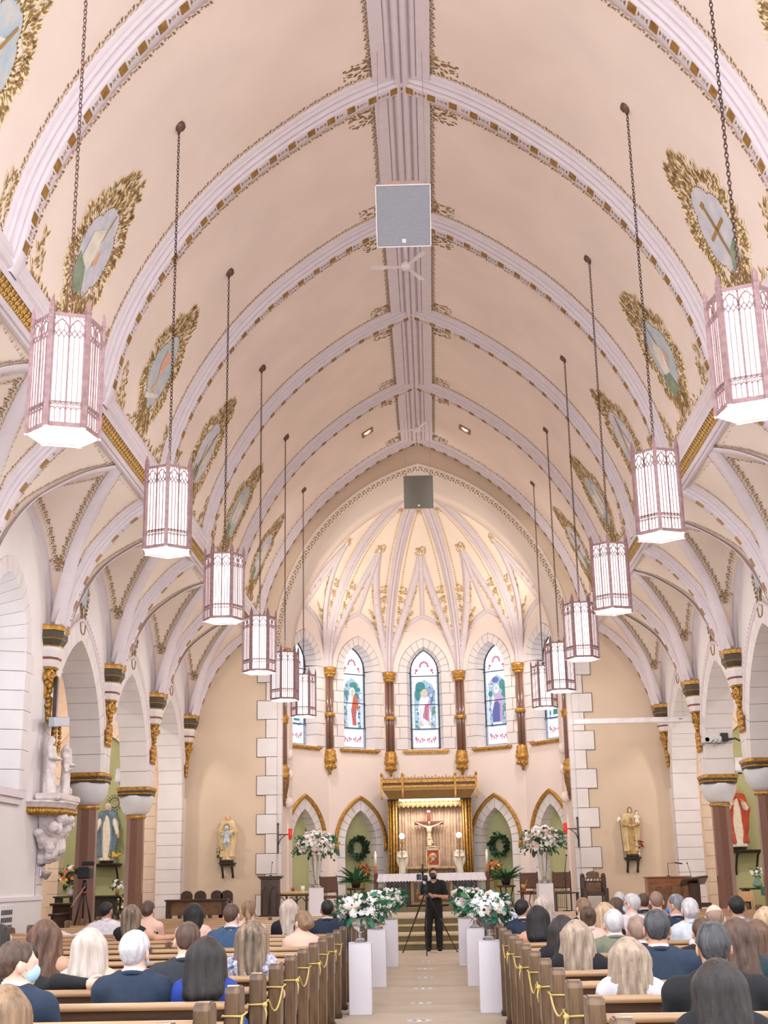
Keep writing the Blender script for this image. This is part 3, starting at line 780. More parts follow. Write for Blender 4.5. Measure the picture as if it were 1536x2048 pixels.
    for j in range(12):
        z0, z1 = .02 + hz * j, .02 + hz * (j + 1) - .009
        for (yy, sg) in ((YR[6] - .37, -1), (YR[3] + .37, 1)):
            mbk = MB(); lw = .30 if j % 2 else .22
            a, b = sorted(((XW - .012) * side, (XW + TH + .012) * side)); y_in = yy + sg * .012
            mbk.box(a, b, *sorted((y_in, yy - sg * .30)), z0, z1)
            mbk.build('stone', STONE, wall)
    for k in (4, 5):                                    # columns
        cy = YR[k]
        c = link('column', COLS, wall); c.location = ((XW + TH / 2) * side, cy, 0)
        for nm, me in (('capital_bell', COLC), ('abacus', ABM), ('neck_ring', NKM), ('plinth', BSM)): link(nm, me, c)
    for yk in YR:
        o = link('corbel_capital', CAPB, wall); o.location = (6.41 * side, yk, CAPZ); o.rotation_euler = (0, 0, PI if side > 0 else 0)
        link('scrollwork', CAPS, o)
    # wainscot rail on the solid wall
    rl = MB(); rl.box(*sorted(((XW - .05) * side, XW * side)), YR[0], YR[3] + .3, 1.30, 1.36); rl.box(*sorted(((XW - .03) * side, XW * side)), YR[0], YR[3] + .3, 0, 1.30)
    rl.build('wainscot', WHITE, wall)
    # ---------------------------------------------------------------- side chapel beyond the arcade
    ch = structure('wall_%s_chapel' % sname)
    XO = 11.2
    m2 = MB(); m2.box(*sorted((XO * side, (XO + .3) * side)), YR[3] - 1.5, 35.4, 0, 8.2); m2.box(*sorted(((XW + TH) * side, XO * side)), YR[3] - 1.8, YR[3] - 1.5, 0, 8.2)
    m2.build('outer_wall', CREAM, ch)
    cx = 8.62 * side; Mn = Matrix.Translation((cx, 34.70, 0))
    m3 = MB(); hN, sN, rN, rg = 1.12, 3.55, 2.2, .30
    wl = {-side: 1.59, side: 2.6}
    panel_above(m3, Mn, hN + rg, sN, rN + rg, -wl[-1], wl[1], 8.2, 0)
    for s in (-1, 1): m3.add([(s * (hN + rg), 0, 0), (s * wl[s], 0, 0), (s * wl[s], 0, sN), (s * (hN + rg), 0, sN)], [(0, 1, 2, 3)], 0, False, Mn)
    m3.build('end_wall', mat('peach_plaster', (246, 220, 196), .85, var=.03), ch)
    m4 = MB(); m4.box(-hN - .4, hN + .4, .46, .56, 0, 6.5, 0, Mn); m4.build('niche_back', GREEN, ch)
    m5 = MB(); L = [(-hN - .014, 0)] + [(x, z) for x, z, *_ in arc_pts(hN + .014, sN, rN + .014, 14)] + [(hN + .014, 0)]
    L2 = [(-hN - rg, 0)] + [(x, z) for x, z, *_ in arc_pts(hN + rg, sN, rN + rg, 14)] + [(hN + rg, 0)]
    n = len(L); m5.add([(x, .015, z) for x, z in L] + [(x, .455, z) for x, z in L] + [(x, .015, z) for x, z in L2], [(i, i + 1, n + i + 1, n + i) for i in range(n - 1)] + [(i, i + 1, 2 * n + i + 1, 2 * n + i) for i in range(n - 1)], 0, False, Mn)
    m5.build('joint_bed', JOINT, ch)
    PS = mat('peach_stone', (240, 218, 198), .8, var=.03)
    arch_blocks(ch, Mn, hN, sN, rN, rg, -.01, .46, 7, m=PS)
    for s in (-1, 1):
        for j in range(11):
            z0 = sN / 11 * j; lw = rg + (.16 if j % 2 else 0)
            mbk = MB(); mbk.box(*sorted((s * hN, s * (hN + lw))), -.012, .46, z0 + .004, z0 + sN / 11 - .004, 0, Mn); mbk.build('stone', PS, ch)
    hd = MB(); hood(hd, Mn, hN + rg + .1, sN, rN + rg + .1, [(0, 0), (0, .06), (.05, .08), (.09, .05), (.14, .09), (.2, .06), (.24, 0)], a_start=0); hd.build('hood_mould', mat('peach_mould', (240, 212, 190), .8), ch)
    # pointed vault over the chapel
    cl = structure('ceiling_%s_chapel' % sname)
    m6 = MB(); VP2 = arc_pts(2.12, 5.5, 3.2, 12); fr = [(Vector((cx + .48 * side, y, 0)), Vector((1, 0, 0)), Vector((0, 0, 1))) for y in (YR[3] - 1.5, 34.7)]
    m6.sweep(fr, [(x, z) for x, z, *_ in VP2], 0, True); m6.build('chapel_vault', CREAM, cl)
    m7 = MB(); stt = MB()
    for yk in (YR[3] + 2.1, YR[4], YR[4] + 2.1, YR[5], YR[5] + 2.1, 34.45):
        fr = [(Vector((cx + .48 * side + x, yk, z)), Vector((0, 1, 0)), Vector((-nx, 0, -nz))) for x, z, nx, nz in VP2]
        m7.sweep(fr, [(-.15, 0), (-.15, .06), (-.05, .1), (.05, .1), (.15, .06), (.15, 0)], 0, True)
        for x, z, nx, nz in VP2[:-1]:
            for k in (0, 1):
                put(stt, M_BORDER, Vector((cx + .48 * side + x, yk + (.25 if k else -.28), z)), Vector((nz, 0, -nx)), Vector((0, 1, 0)), Vector((-nx, 0, -nz)), .22, .16, 0, .02)
    m7.build('chapel_rib', LAV, cl); stt.build('stencil', STEN, cl, kind='stuff')
# ================================================================ floor and chancel platform
CARPET = mat('beige_carpet', (200, 185, 166), .95, scale=1.2, var=.04, bump=.3, bscale=400, stretch=(.5, 3, 1))
STEPC = mat('step_carpet', (124, 112, 84), .95, bump=.3, bscale=400)
NOSE = mat('step_nosing', (206, 188, 152), .8)
floor = structure('floor')
mb = MB(); mb.box(-11.5, 11.5, -1.5, 29.7, -.1, 0); mb.build('nave_floor', CARPET, floor)
ZD = .64
for (y0, y1, z0, z1, nm) in ((29.7, 30.02, 0, .16, 's'), (30.02, 31.3, 0, .32, 's'), (31.3, 31.62, 0, .48, 's'), (31.62, 41.2, 0, .64, 's')):
    mb = MB(); mb.box(-11.5 if z1 > .6 else -6.3, 11.5 if z1 > .6 else 6.3, y0, y1, z0 - (.1 if z1 > .6 else 0), z1); o = mb.build('step', STEPC, floor)
    mb = MB(); xx = 11.4 if z1 > .6 else 6.3; mb.box(-xx, xx, y0 - .015, y0 + .07, z1 - .035, z1 + .006); mb.box(-xx, xx, y0 + .07, y1, z1, z1 + .004); mb.build('tread', NOSE if z1 < .6 else CARPET, o)
mb = MB(); mb.box(-1.9, 1.95, 35.9, 39.2, .64, .76); mb.build('altar_step', STEPC, floor)
# round distancing stickers down the aisle
for i, (px, py) in enumerate(((857, 1923), (850, 1938), (851, 1955), (846, 1977), (842, 2006), (838, 2041))):
    d = ray(px, py); P = CAM_C + d * ((0 - CAM_C.z) / d.z)
    o = thing('floor_sticker', 'round white floor sticker on the aisle carpet, %s from the camera tripod' % ['first', 'second', 'third', 'fourth', 'fifth', 'sixth'][i], 'sticker', (P.x, P.y, 0), group='floor stickers down the aisle')
    s = MB(); s.lathe([(.15, .001), (.15, .004)], 24); s.build('disc', mat('sticker_white', (236, 232, 228), .6), o)
    s = MB()
    for k in (-1, 1): s.box(k * .05 - .028, k * .05 + .028, -.075, .02, .004, .006); s.box(k * .05 - .02, k * .05 + .02, -.10, -.08, .004, .006)
    s.build('footprint', mat('sticker_print', (150, 150, 150), .6), o)
# ================================================================ east wall and chancel arch
HC, SC, RC = 4.10, 7.55, 5.50
ew = structure('wall_east')
Me = Matrix.Translation((0, 34.70, 0))
def ztop(x):
    x = abs(x)
    if x >= 4.5: return 8.6 if x < 4.8 else 8.3
    return float(np.interp(x, VPRO[::-1, 0], VPRO[::-1, 1])) + .05
mb = MB()
L = [(x, z) for x, z, *_ in arc_pts(HC, SC, RC, 16)]
for i in range(len(L) - 1):
    (x0, z0), (x1, z1) = L[i], L[i + 1]
    mb.add([(x0, 0, z0), (x1, 0, z1), (x1, 0, max(z1, ztop(x1))), (x0, 0, max(z0, ztop(x0)))], [(0, 1, 2, 3)], 0, False, Me)
for s in (-1, 1):
    xs = [HC, 4.5, 4.8, 7.1]
    for a, b in zip(xs[:-1], xs[1:]): mb.add([(s * a, 0, 0), (s * b, 0, 0), (s * b, 0, ztop(b)), (s * a, 0, ztop(a))], [(0, 1, 2, 3)], 0, False, Me)
mb.build('wall_panel', BEIGE, ew)
# moulded chancel arch: stencilled chamfer, plain soffit, inner fillet
am = MB()
hp = [(0.30, 0), (.30, .0), (.02, .0), (.0, .03), (-.02, .0), (-.20, -.20), (-.21, -.26), (-.235, -.28), (-.26, -.34)]
hood(am, Me, HC, SC, RC, [(.0, 0), (.0, .03), (-.03, .03), (-.04, -.0), (-.20, -.18), (-.19, -.22), (-.23, -.24), (-.24, -1.3), (-.30, -1.32), (-.31, -2.3), (.1, -2.3)], 20)
am.build('arch_moulding', mat('chancel_arch_paint', (222, 207, 196), .8, var=.02, scale=.8), ew)
st = MB()
for s in (-1, 1):
    c = RC - HC; r = RC - .12; a = 0; phi = math.acos(c / RC)
    while a < phi - .02:
        P = Vector((s * (r * math.cos(a) - c), 34.70 + .085, SC + r * math.sin(a))); T = Vector((-s * math.sin(a), 0, math.cos(a))); U = Vector((s * math.cos(a), 0, math.sin(a)))
        B = (U * .74 + Vector((0, -.67, 0))); nn = (-U * .67 + Vector((0, -.74, 0)))
        put(st, [leaf(0, -.3, .9, .6, .2), leaf(.4, .35, -.8, .55, .2), leaf(.5, -.35, .3, .4, .2), leaf(.05, .3, -.2, .3, .16), leaf(.75, 0, 2.2, .35, .18), leaf(.3, 0, -2, .3, .14)], P, T, B, nn, .16, .20, 0, .012); a += .16 / r
for s in (-1, 1):
    z = 7.5
st.build('stencil', STEN, ew, kind='stuff')
# jambs with quoins
jm = MB()
for s in (-1, 1):
    jm.box(*sorted((s * 3.86, s * 4.12)), 34.72, 36.3, 0, SC)
    jm.box(*sorted((s * 3.80, s * 4.3)), 36.1, 36.95, 0, 8.3)
jm.build('jamb', APSEW, ew)
for s in (-1, 1):
    z = .66; k = 0
    while z < 7.3:
        h = .50 if z > 2 else .52
        lw = .50 if k % 2 == 0 else .26
        q = MB(); q.box(*sorted((s * 3.97, s * (4.0 + lw + .014))), 34.672, 34.72, z - .014, z + h); q.build('joint_bed', JOINT, ew); q = MB(); q.box(*sorted((s * 3.97, s * (4.0 + lw))), 34.655, 34.72, z, z + h - .014); q.box(*sorted((s * 3.84, s * 3.98)), 34.70, 34.95, z, z + h - .014)
        q.build('stone', STONE, ew); z += h; k += 1
    jb = MB(); jb.box(*sorted((s * 3.985, s * 4.24)), 34.675, 34.71, .66, 7.4); jb.build('joint_bed', JOINT, ew)
# shafts carried on carved corbels in the chancel arch
cs = MB(); cs.lathe([(.16, 4.55), (.155, 7.35)], 14); CSM = cs.mesh('shaft', GRANITE)
cg = MB()
for z in (4.15, 5.65): cg.lathe([(.16, z), (.19, z + .02), (.19, z + .10), (.21, z + .15), (.19, z + .2), (.16, z + .24)] if z > 5 else [(.17, z), (.2, z + .02), (.24, z + .1), (.22, z + .16), (.2, z + .2), (.24, z + .26), (.2, z + .32), (.165, z + .4)], 14)
cg.lathe([(.16, 7.32), (.17, 7.36), (.2, 7.5), (.27, 7.62), (.27, 7.72)], 14)
for k in range(8): cg.ball((.2 * math.cos(k * PI / 4), .2 * math.sin(k * PI / 4), 7.52), .06, 6, 4)
CGM = cg.mesh('gilt_rings', GOLD)
cc = MB(); cc.lathe([(.03, 3.30), (.06, 3.42), (.13, 3.6), (.2, 3.95), (.22, 4.12), (.2, 4.16)], 12, 0)
for k in range(26): cc.ball((.17 * math.cos(k * 2.4) * (.5 + k / 50), .17 * math.sin(k * 2.4) * (.5 + k / 50), 3.5 + .025 * k), .055, 6, 4, 0)
CCM = cc.mesh('carved_corbel', mat('antique_gold', (150, 112, 66), .6, .3, rgb2=(92, 62, 40), scale=20))
for s in (-1, 1):
    o = link('shaft', CSM, ew); o.location = (s * 3.92, 35.25, 0); link('gilt_rings', CGM, o); link('carved_corbel', CCM, o)
    wb_ = MB()
    for z in (3.55, 4.3, 4.85): wb_.ball((s * 3.75, 35.55, z), .13, 8, 6, 0, (1, 1, 1.2))
    wb_.build('plaster_ornament', APSEW, ew)
# ================================================================ apse
YE, RAP = 36.6, 3.60
ap = structure('wall_apse')
cor = [Vector((-RAP * math.cos(math.radians(36 * i)), YE + RAP * math.sin(math.radians(36 * i)), 0)) for i in range(6)]
cor[0] = Vector((-4.15, 36.95, 0)); cor[5] = Vector((4.15, 36.95, 0))
def prad(z):                                            # vault profile radius at height z
    return max(0.0, math.sqrt(max(0, 5.3 ** 2 - (max(z, 7.7) - 7.7) ** 2)) - (5.3 - RAP))
ZCR = 7.7 + math.sqrt(5.3 ** 2 - 1.7 ** 2)
NZ = 20
ZL = [7.7 + (ZCR - 7.7) * math.sin(PI / 2 * i / NZ * .999) for i in range(NZ + 1)]
ZL = [7.7 + 5.3 * math.sin(math.asin((ZCR - 7.7) / 5.3) * i / NZ) for i in range(NZ + 1)]
ac = structure('ceiling_apse')
WGLASS = []
# stained glass colours
def sg(name, rgb, e=1.15): return mat('glass_' + name, tuple(v * .3 for v in rgb), .35, emit=e * .98, ecol=rgb)
SGW = sg('white', (236, 242, 255), 1.25); SGB = sg('pale_blue', (176, 206, 232), 1.0); SGR = sg('red', (214, 110, 134), .95); SGT = sg('teal', (58, 150, 152), .9); SGN = sg('indigo', (104, 110, 184), .95)
SGO = sg('orange', (230, 112, 76), .9); SGS = sg('skin', (232, 206, 186), 1.0); SGP = sg('lilac', (206, 180, 214), 1.0); SGY = sg('straw', (238, 214, 160), 1.0); SGG = sg('green', (110, 170, 140), .8)
SG = [SGW, SGB, SGR, SGT, SGN, SGO, SGS, SGP, SGY, SGG]
def glass_picture(kind, M, hw, zb, zs, Rr):
    """coloured panes of one lancet; local X across, Z up; every piece is a flat pane in front of the ground glass"""
    g = MB(); y = 0.0
    pts = [(-hw, zb)] + [(x, z) for x, z, *_ in arc_pts(hw, zs, Rr, 8)] + [(hw, zb)]
    g.add([(x, y, z) for x, z in pts], [tuple(range(len(pts)))], 0, False, M)
    H = 3.25
    def P(poly, c, d=.01): g.add([(x * hw, y - d, zb + z * H) for x, z in poly], [tuple(range(len(poly)))], c, False, M)
    def ell(cx, cz, rx, rz, c, d=.01, n=12): P([(cx + rx * math.cos(2 * PI * i / n), cz + rz * math.sin(2 * PI * i / n)) for i in range(n)], c, d)
    rr = random.Random(sum(map(ord, kind)))
    # borders
    for s in (-1, 1): P([(s * .99, .01), (s * .99, .82), (s * .90, .82), (s * .90, .01)][::s], 1, .004)
    P([(-.95, .0), (.95, .0), (.95, .012), (-.95, .012)], 1, .006)
    # base panel with red flourishes
    for s in (-1, 1):
        for k in range(5): ell(s * (.12 + .14 * k), .09 + .012 * math.sin(k * 2.2), .06, .012, 2, .008, 8)
        for k in range(3): P([(s * (.2 + .2 * k), .06), (s * (.26 + .2 * k), .06), (s * (.24 + .2 * k), .09), (s * (.19 + .2 * k), .09)], 2, .009)
        ell(s * .68, .105, .07, .018, 2, .01, 8)
    # head panel flourishes
    for a in range(7):
        an = PI * a / 6; ell(.28 * math.cos(an), .80 + .04 * math.sin(an), .07, .013, 2, .008, 8)
    for s in (-1, 1):
        ell(s * .55, .76, .11, .014, 2, .008, 8); ell(s * .62, .735, .06, .010, 2, .008, 8); ell(s * .3, .73, .1, .02, 9, .006, 8) if False else None
    # picture ground
    w_ = .72
    P([(-w_, .18), (w_, .18), (w_, .56), (w_ * .75, .62), (0, .67), (-w_ * .75, .62), (-w_, .56)], 1, .005)
    for k in range(60):
        x = rr.choice((-1, 1)) * rr.uniform(.35, .68); z = rr.uniform(.19, .60); ell(x, z, rr.uniform(.05, .12), rr.uniform(.008, .02), rr.choice((3, 4, 9, 1, 0, 7)), .007 + .0002 * k, 6)
    if kind == 'red':
        for (x, z, a, b) in ((.1, .60, .34, .03), (.3, .56, .4, .025), (-.5, .52, .2, .03), (.35, .50, .18, .03)): ell(x, z, a, b, 3, .03, 10)
        rc, rc2, bc = 5, 0, 4
    elif kind == 'white':
        for (x, z, a, b) in ((-.3, .60, .36, .05), (-.5, .52, .2, .06), (.5, .36, .2, .04)): ell(x, z, a, b, 3 if x < 0 else 9, .03, 10)
        for k in range(6): P([(-.1, .58 - k * .018), (.66, .58 - k * .018), (.6, .586 - k * .018), (-.1, .586 - k * .018)], 4, .03)
        rc, rc2, bc = 0, 2, 7
    elif kind == 'blue':
        for (x, z, a, b) in ((.45, .57, .26, .05), (.6, .50, .2, .06), (-.55, .49, .18, .03)): ell(x, z, a, b, 3, .03, 10)
        for (x, z, a, b) in ((-.1, .62, .3, .03),): ell(x, z, a, b, 4, .03, 10)
        rc, rc2, bc = 4, 7, 4
    else:
        for (x, z, a, b) in ((-.3, .57, .5, .05), (.5, .5, .25, .1), (-.5, .4, .25, .12)): ell(x, z, a, b, 3, .03, 10)
        rc, rc2, bc = 3, 7, 3
    # robed figure
    P([(-.42, .22), (.40, .21), (.46, .40), (.30, .50), (-.26, .50), (-.44, .38)], 0 if kind != 'blue' else 7, .04)
    P({'red': [(-.02, .22), (.30, .20), (.26, .30), (.36, .42), (.34, .50), (.05, .50), (-.12, .36)], 'white': [(-.16, .30), (.26, .26), (.28, .44), (.0, .42)], 'blue': [(-.40, .22), (.18, .22), (.22, .38), (.05, .42), (-.32, .40)], 'teal': [(-.2, .2), (.36, .2), (.36, .5), (.05, .5)]}[kind], rc if kind != 'white' else 2, .05)
    P([(-.34, .48), (-.5, .36), (-.36, .33), (-.18, .44)], 0, .052); P([(.34, .49), (.52, .38), (.38, .35), (.2, .44)], rc if kind == 'red' else 7, .052)
    if kind == 'white': P([(-.3, .28), (-.1, .22), (-.34, .20), (-.42, .24)], 8, .055); P([(.2, .24), (.42, .2), (.3, .3)], 8, .055)
    ell(-.02, .535, .22, .042, 8 if kind == 'white' else 0, .045); ell(-.02, .535, .13, .028, 6, .056)
    P([(-.15, .52), (-.12, .49), (.08, .49), (.11, .52)], 6 if kind != 'blue' else 0, .058)
    for k in range(7): P([(-.38 + .12 * k, .225), (-.36 + .12 * k, .225), (-.33 + .1 * k, .40), (-.35 + .1 * k, .40)], bc if k % 2 else 4, .06)
    for k in range(5): ell(-.3 + .15 * k, .205, .09, .014, 0, .062)
    return g
def lead_lines(M, hw, zb, zs, Rr):
    f = MB(); H = 3.25; rr = random.Random(3)
    pts = [(-hw, zb)] + [(x, z) for x, z, *_ in arc_pts(hw, zs, Rr, 8)] + [(hw, zb)]
    for z in (.70, .425, .19): f.box(-hw, hw, -.09, -.06, zb + z * H - .012, zb + z * H + .012, 0, M)
    for k in range(14):
        z = zb + H * (.06 + .058 * k)
        for s in (-1, 1): f.box(*sorted((s * hw, s * hw * .74)), -.07, -.066, z - .003, z + .003, 0, M)
    for s in (-1, 1):
        f.box(*sorted((s * hw * .9 - .004, s * hw * .9 + .004)), -.07, -.066, zb, zs, 0, M)
        f.box(*sorted((s * hw * .73 - .004, s * hw * .73 + .004)), -.07, -.066, zb + .18 * H, zb + .56 * H, 0, M)
    return f
kinds = {0: 'teal', 1: 'red', 2: 'white', 3: 'blue', 4: 'teal'}
ZB, ZSP = 5.33, 7.72
for i in range(5):
    a, b = cor[i], cor[i + 1]; mid = (a + b) / 2; dx = (b - a).normalized(); L_ = (b - a).length / 2
    outn = Vector((dx.y, -dx.x, 0)); outn = outn if outn.dot(mid - Vector((0, YE, 0))) > 0 else -outn
    # local X along the wall (towards the right), Y out of the room
    M = Matrix(((dx.x, outn.x, 0, mid.x), (dx.y, outn.y, 0, mid.y), (0, 0, 1, 0), (0, 0, 0, 1)))
    wp = MB()
    ow, rw = .55, .86                                  # window opening at the wall face
    nh, nspr, nr = .56, 2.50, 1.18                     # niche
    rgN = .26
    wtop = lambda x: 9.6
    # upper wall with the window
    panel_above(wp, M, ow, ZSP, rw, -L_, L_, 9.7, 0, 8)
    for s in (-1, 1): wp.add([(s * ow, 0, ZB), (s * L_, 0, ZB), (s * L_, 0, ZSP), (s * ow, 0, ZSP)], [(0, 1, 2, 3)], 0, False, M)
    if i == 2:
        wp.add([(-L_, 0, .6), (L_, 0, .6), (L_, 0, ZB), (-L_, 0, ZB)], [(0, 1, 2, 3)], 0, False, M)
    else:
        panel_above(wp, M, nh + rgN, nspr, nr + rgN, -L_, L_, ZB, 0, 8)
        for s in (-1, 1): wp.add([(s * (nh + rgN), 0, .6), (s * L_, 0, .6), (s * L_, 0, nspr), (s * (nh + rgN), 0, nspr)], [(0, 1, 2, 3)], 0, False, M)
    pn = wp.build('apse_panel', APSEW, ap)
    # window surround: voussoirs on the face + splayed reveal, jamb blocks alternating
    gh, gr = .44, .80; DP = .42
    A = arc_pts(ow, ZSP, rw, 6); B = arc_pts(gh, ZSP + .03, gr, 6); O = arc_pts(ow + .24, ZSP, rw + .24, 6)
    bd = MB(); P1 = [(-ow, .012, ZB)] + [(x, .012, z) for x, z, *_ in A] + [(ow, .012, ZB)]; P2 = [(-gh, DP, ZB)] + [(x, DP, z) for x, z, *_ in B] + [(gh, DP, ZB)]
    P1 = [(x * 1.02, y, z + .01) for x, y, z in P1]; P2 = [(x * 1.03, y, z + .01) for x, y, z in P2]
    n = len(P1); bd.add(P1 + P2, [(k, k + 1, n + k + 1, n + k) for k in range(n - 1)], 0, False, M)
    P3 = [(x, -.003, z) for x, z, *_ in A]; P4 = [(x, -.003, z) for x, z, *_ in O]; n = len(P3)
    P4 = [(x * 1.012, y, z + .012) for x, y, z in P4]
    bd.add(P3 + P4, [(k, k + 1, n + k + 1, n + k) for k in range(n - 1)], 0, False, M)
    for s in (-1, 1):
        for j in range(7):
            hz = (ZSP - ZB) / 7; lw = .24 if j % 2 else .36
            z0 = ZB + hz * j; bd.box(*sorted((s * ow, s * (ow + lw + .010))), -.003, .002, z0 - .006, z0 + hz + .006, 0, M)
    bd.build('joint_bed', JOINT, ap)
    lerp2 = lambda p, q, t: (p[0] + (q[0] - p[0]) * t, p[1] + (q[1] - p[1]) * t)
    for k in range(len(A) - 1):
        e = .025
        a0, a1 = lerp2(A[k], A[k + 1], e), lerp2(A[k], A[k + 1], 1 - e); b0, b1 = lerp2(B[k], B[k + 1], e), lerp2(B[k], B[k + 1], 1 - e); c0, c1 = lerp2(O[k], O[k + 1], e), lerp2(O[k], O[k + 1], 1 - e)
        q = MB(); q.add([(a0[0], -.012, a0[1]), (a1[0], -.012, a1[1]), (b1[0], DP, b1[1]), (b0[0], DP, b0[1]), (c0[0], -.012, c0[1]), (c1[0], -.012, c1[1]), (c0[0], 0, c0[1]), (c1[0], 0, c1[1])], [(0, 1, 2, 3), (0, 4, 5, 1), (4, 6, 7, 5)], 0, False, M)
        q.build('voussoir', STONE, ap)
    for s in (-1, 1):
        for j in range(7):
            hz = (ZSP - ZB) / 7; z0, z1 = ZB + hz * j + .006, ZB + hz * (j + 1) - .006; lw = .24 if j % 2 else .36
            q = MB(); q.add([(s * ow, -.012, z0), (s * ow, -.012, z1), (s * gh, DP, z1), (s * gh, DP, z0), (s * (ow + lw), -.012, z0), (s * (ow + lw), -.012, z1), (s * (ow + lw), 0, z0), (s * (ow + lw), 0, z1)], [(0, 1, 2, 3), (0, 4, 5, 1), (4, 6, 7, 5)], 0, False, M)
            q.build('stone', STONE, ap)
    sl = MB(); sl.add([(-gh, DP, ZB + .05), (gh, DP, ZB + .05), (ow + .06, -.06, ZB - .04), (-ow - .06, -.06, ZB - .04)], [(0, 1, 2, 3)], 1, False, M)
    sl.box(-ow - .16, ow + .16, -.09, .02, ZB - .09, ZB - .03, 0, M); sl.box(-ow - .10, ow + .10, -.05, .02, ZB - .14, ZB - .09, 0, M)
    sl.build('sill', [GOLD, APSEW], ap)
    win = structure('window_%d' % (20 + i))
    Mg = M @ Matrix.Translation((0, DP - .01, 0))
    glass_picture(kinds[i], Mg, gh, ZB + .03, ZSP + .03, gr).build('stained_glass', SG, win)
    lf_ = lead_lines(Mg, gh, ZB + .03, ZSP + .03, gr); pts = [(-gh, ZB)] + [(x, z) for x, z, *_ in B] + [(gh, ZB)]
    lf_.tube([Mg @ Vector((x, -.03, z)) for x, z in pts], .022, 6, 0, True)
    lf_.build('leading', LEAD, win)
    fm = MB(); fm.box(-gh + .02, gh - .02, -.075, -.05, ZB + .64, ZB + .67, 0, Mg); fm.box(-gh + .02, -gh + .05, -.075, -.05, ZB + .05, ZB + .65, 0, Mg); fm.box(gh - .05, gh - .02, -.075, -.05, ZB + .05, ZB + .65, 0, Mg); fm.box(-gh + .02, gh - .02, -.075, -.05, ZB + .05, ZB + .08, 0, Mg)
    fm.build('vent_frame', mat('window_paint', (150, 160, 186), .5), win)
    # niche
    if i != 2:
        nb = MB(); nb.box(-nh - .3, nh + .3, .34, .40, .6, 4.3, 0, M); nb.build('niche_back', GREEN, ap)
        L1 = [(x, z) for x, z, *_ in arc_pts(nh + .014, nspr, nr + .014, 12)]; L2 = [(x, z) for x, z, *_ in arc_pts(nh + rgN, nspr, nr + rgN, 12)]
        L1 = [(-nh - .014, .6)] + L1 + [(nh + .014, .6)]; L2 = [(-nh - rgN, .6)] + L2 + [(nh + rgN, .6)]; n = len(L1)
        jb = MB(); jb.add([(x, .008, z) for x, z in L1] + [(x, .34, z) for x, z in L1] + [(x, .008, z) for x, z in L2], [(k, k + 1, n + k + 1, n + k) for k in range(n - 1)] + [(k, k + 1, 2 * n + k + 1, 2 * n + k) for k in range(n - 1)], 0, False, M)
        jb.build('joint_bed', JOINT, ap)
        arch_blocks(ap, M, nh, nspr, nr, rgN, -.008, .34, 6, gap=.012)
        for s in (-1, 1):
            for j in range(5):
                hz = (nspr - .64) / 5; lw = rgN + (.0 if j % 2 else .12)
                q = MB(); q.box(*sorted((s * nh, s * (nh + lw))), -.012, .34, .64 + hz * j + .006, .64 + hz * (j + 1) - .006, 0, M); q.build('stone', STONE, ap)
        hd = MB(); hood(hd, M, nh + rgN + .02, nspr, nr + rgN + .02, [(-.01, 0), (-.01, .05), (.02, .08), (.05, .05), (.075, .085), (.10, .04), (.10, 0)], 12)
        for s in (-1, 1):
            for kk in range(3): hd.ball(M @ Vector((s * (nh + rgN + .06 - .02 * kk), -.04, nspr - .03 - .05 * kk)), .07 - .01 * kk, 7, 5)
        hd.build('gilt_hood', GOLD, ap)
    # gilded cluster shafts at the corners
# radiator grilles along the apse wall behind the furniture
def cluster():
    s_, g_ = MB(), MB()
    for k in (-1, 0, 1):
        s_.lathe([(.055, 5.15), (.055, 7.42)], 10, 0, Matrix.Translation((k * .085, -.06 - (.05 if k == 0 else 0), 0)))
    for (prof, sy) in (([(.1, 7.40), (.17, 7.44), (.15, 7.48), (.16, 7.56), (.22, 7.62), (.22, 7.70), (.19, 7.72)], 1),):
        g_.lathe(prof, 12, 0, Matrix.Translation((0, -.06, 0)))
    for k in range(9): g_.ball((.16 * math.cos(PI + k * PI / 8), -.06 + .16 * math.sin(PI + k * PI / 8), 7.53), .045, 6, 4)
    g_.lathe([(.12, 6.22), (.18, 6.24), (.16, 6.29), (.18, 6.33), (.12, 6.35)], 12, 0, Matrix.Translation((0, -.06, 0)))
    g_.lathe([(.02, 4.52), (.05, 4.56), (.03, 4.62), (.08, 4.66), (.15, 4.72), (.17, 4.78), (.14, 4.84), (.2, 4.88), (.22, 4.96), (.18, 5.0), (.2, 5.06), (.17, 5.14), (.17, 5.24), (.1, 5.28)], 12, 0, Matrix.Translation((0, -.06, 0)))
    for k in range(8): g_.ball((.15 * math.cos(k * PI / 4), -.06 + .15 * math.sin(k * PI / 4), 4.74), .055, 6, 4)
    return s_.mesh('cluster_shaft', GRANITE), g_.mesh('gilt_capital', GOLD)
CLS, CLG = cluster()
for i in (1, 2, 3, 4):
    o = link('cluster_shaft', CLS, ap); o.location = (cor[i].x, cor[i].y, 0); v = Vector((0, YE, 0)) - cor[i]; o.rotation_euler = (0, 0, math.atan2(v.x, -v.y) * 1.0)
    link('gilt_capital', CLG, o)
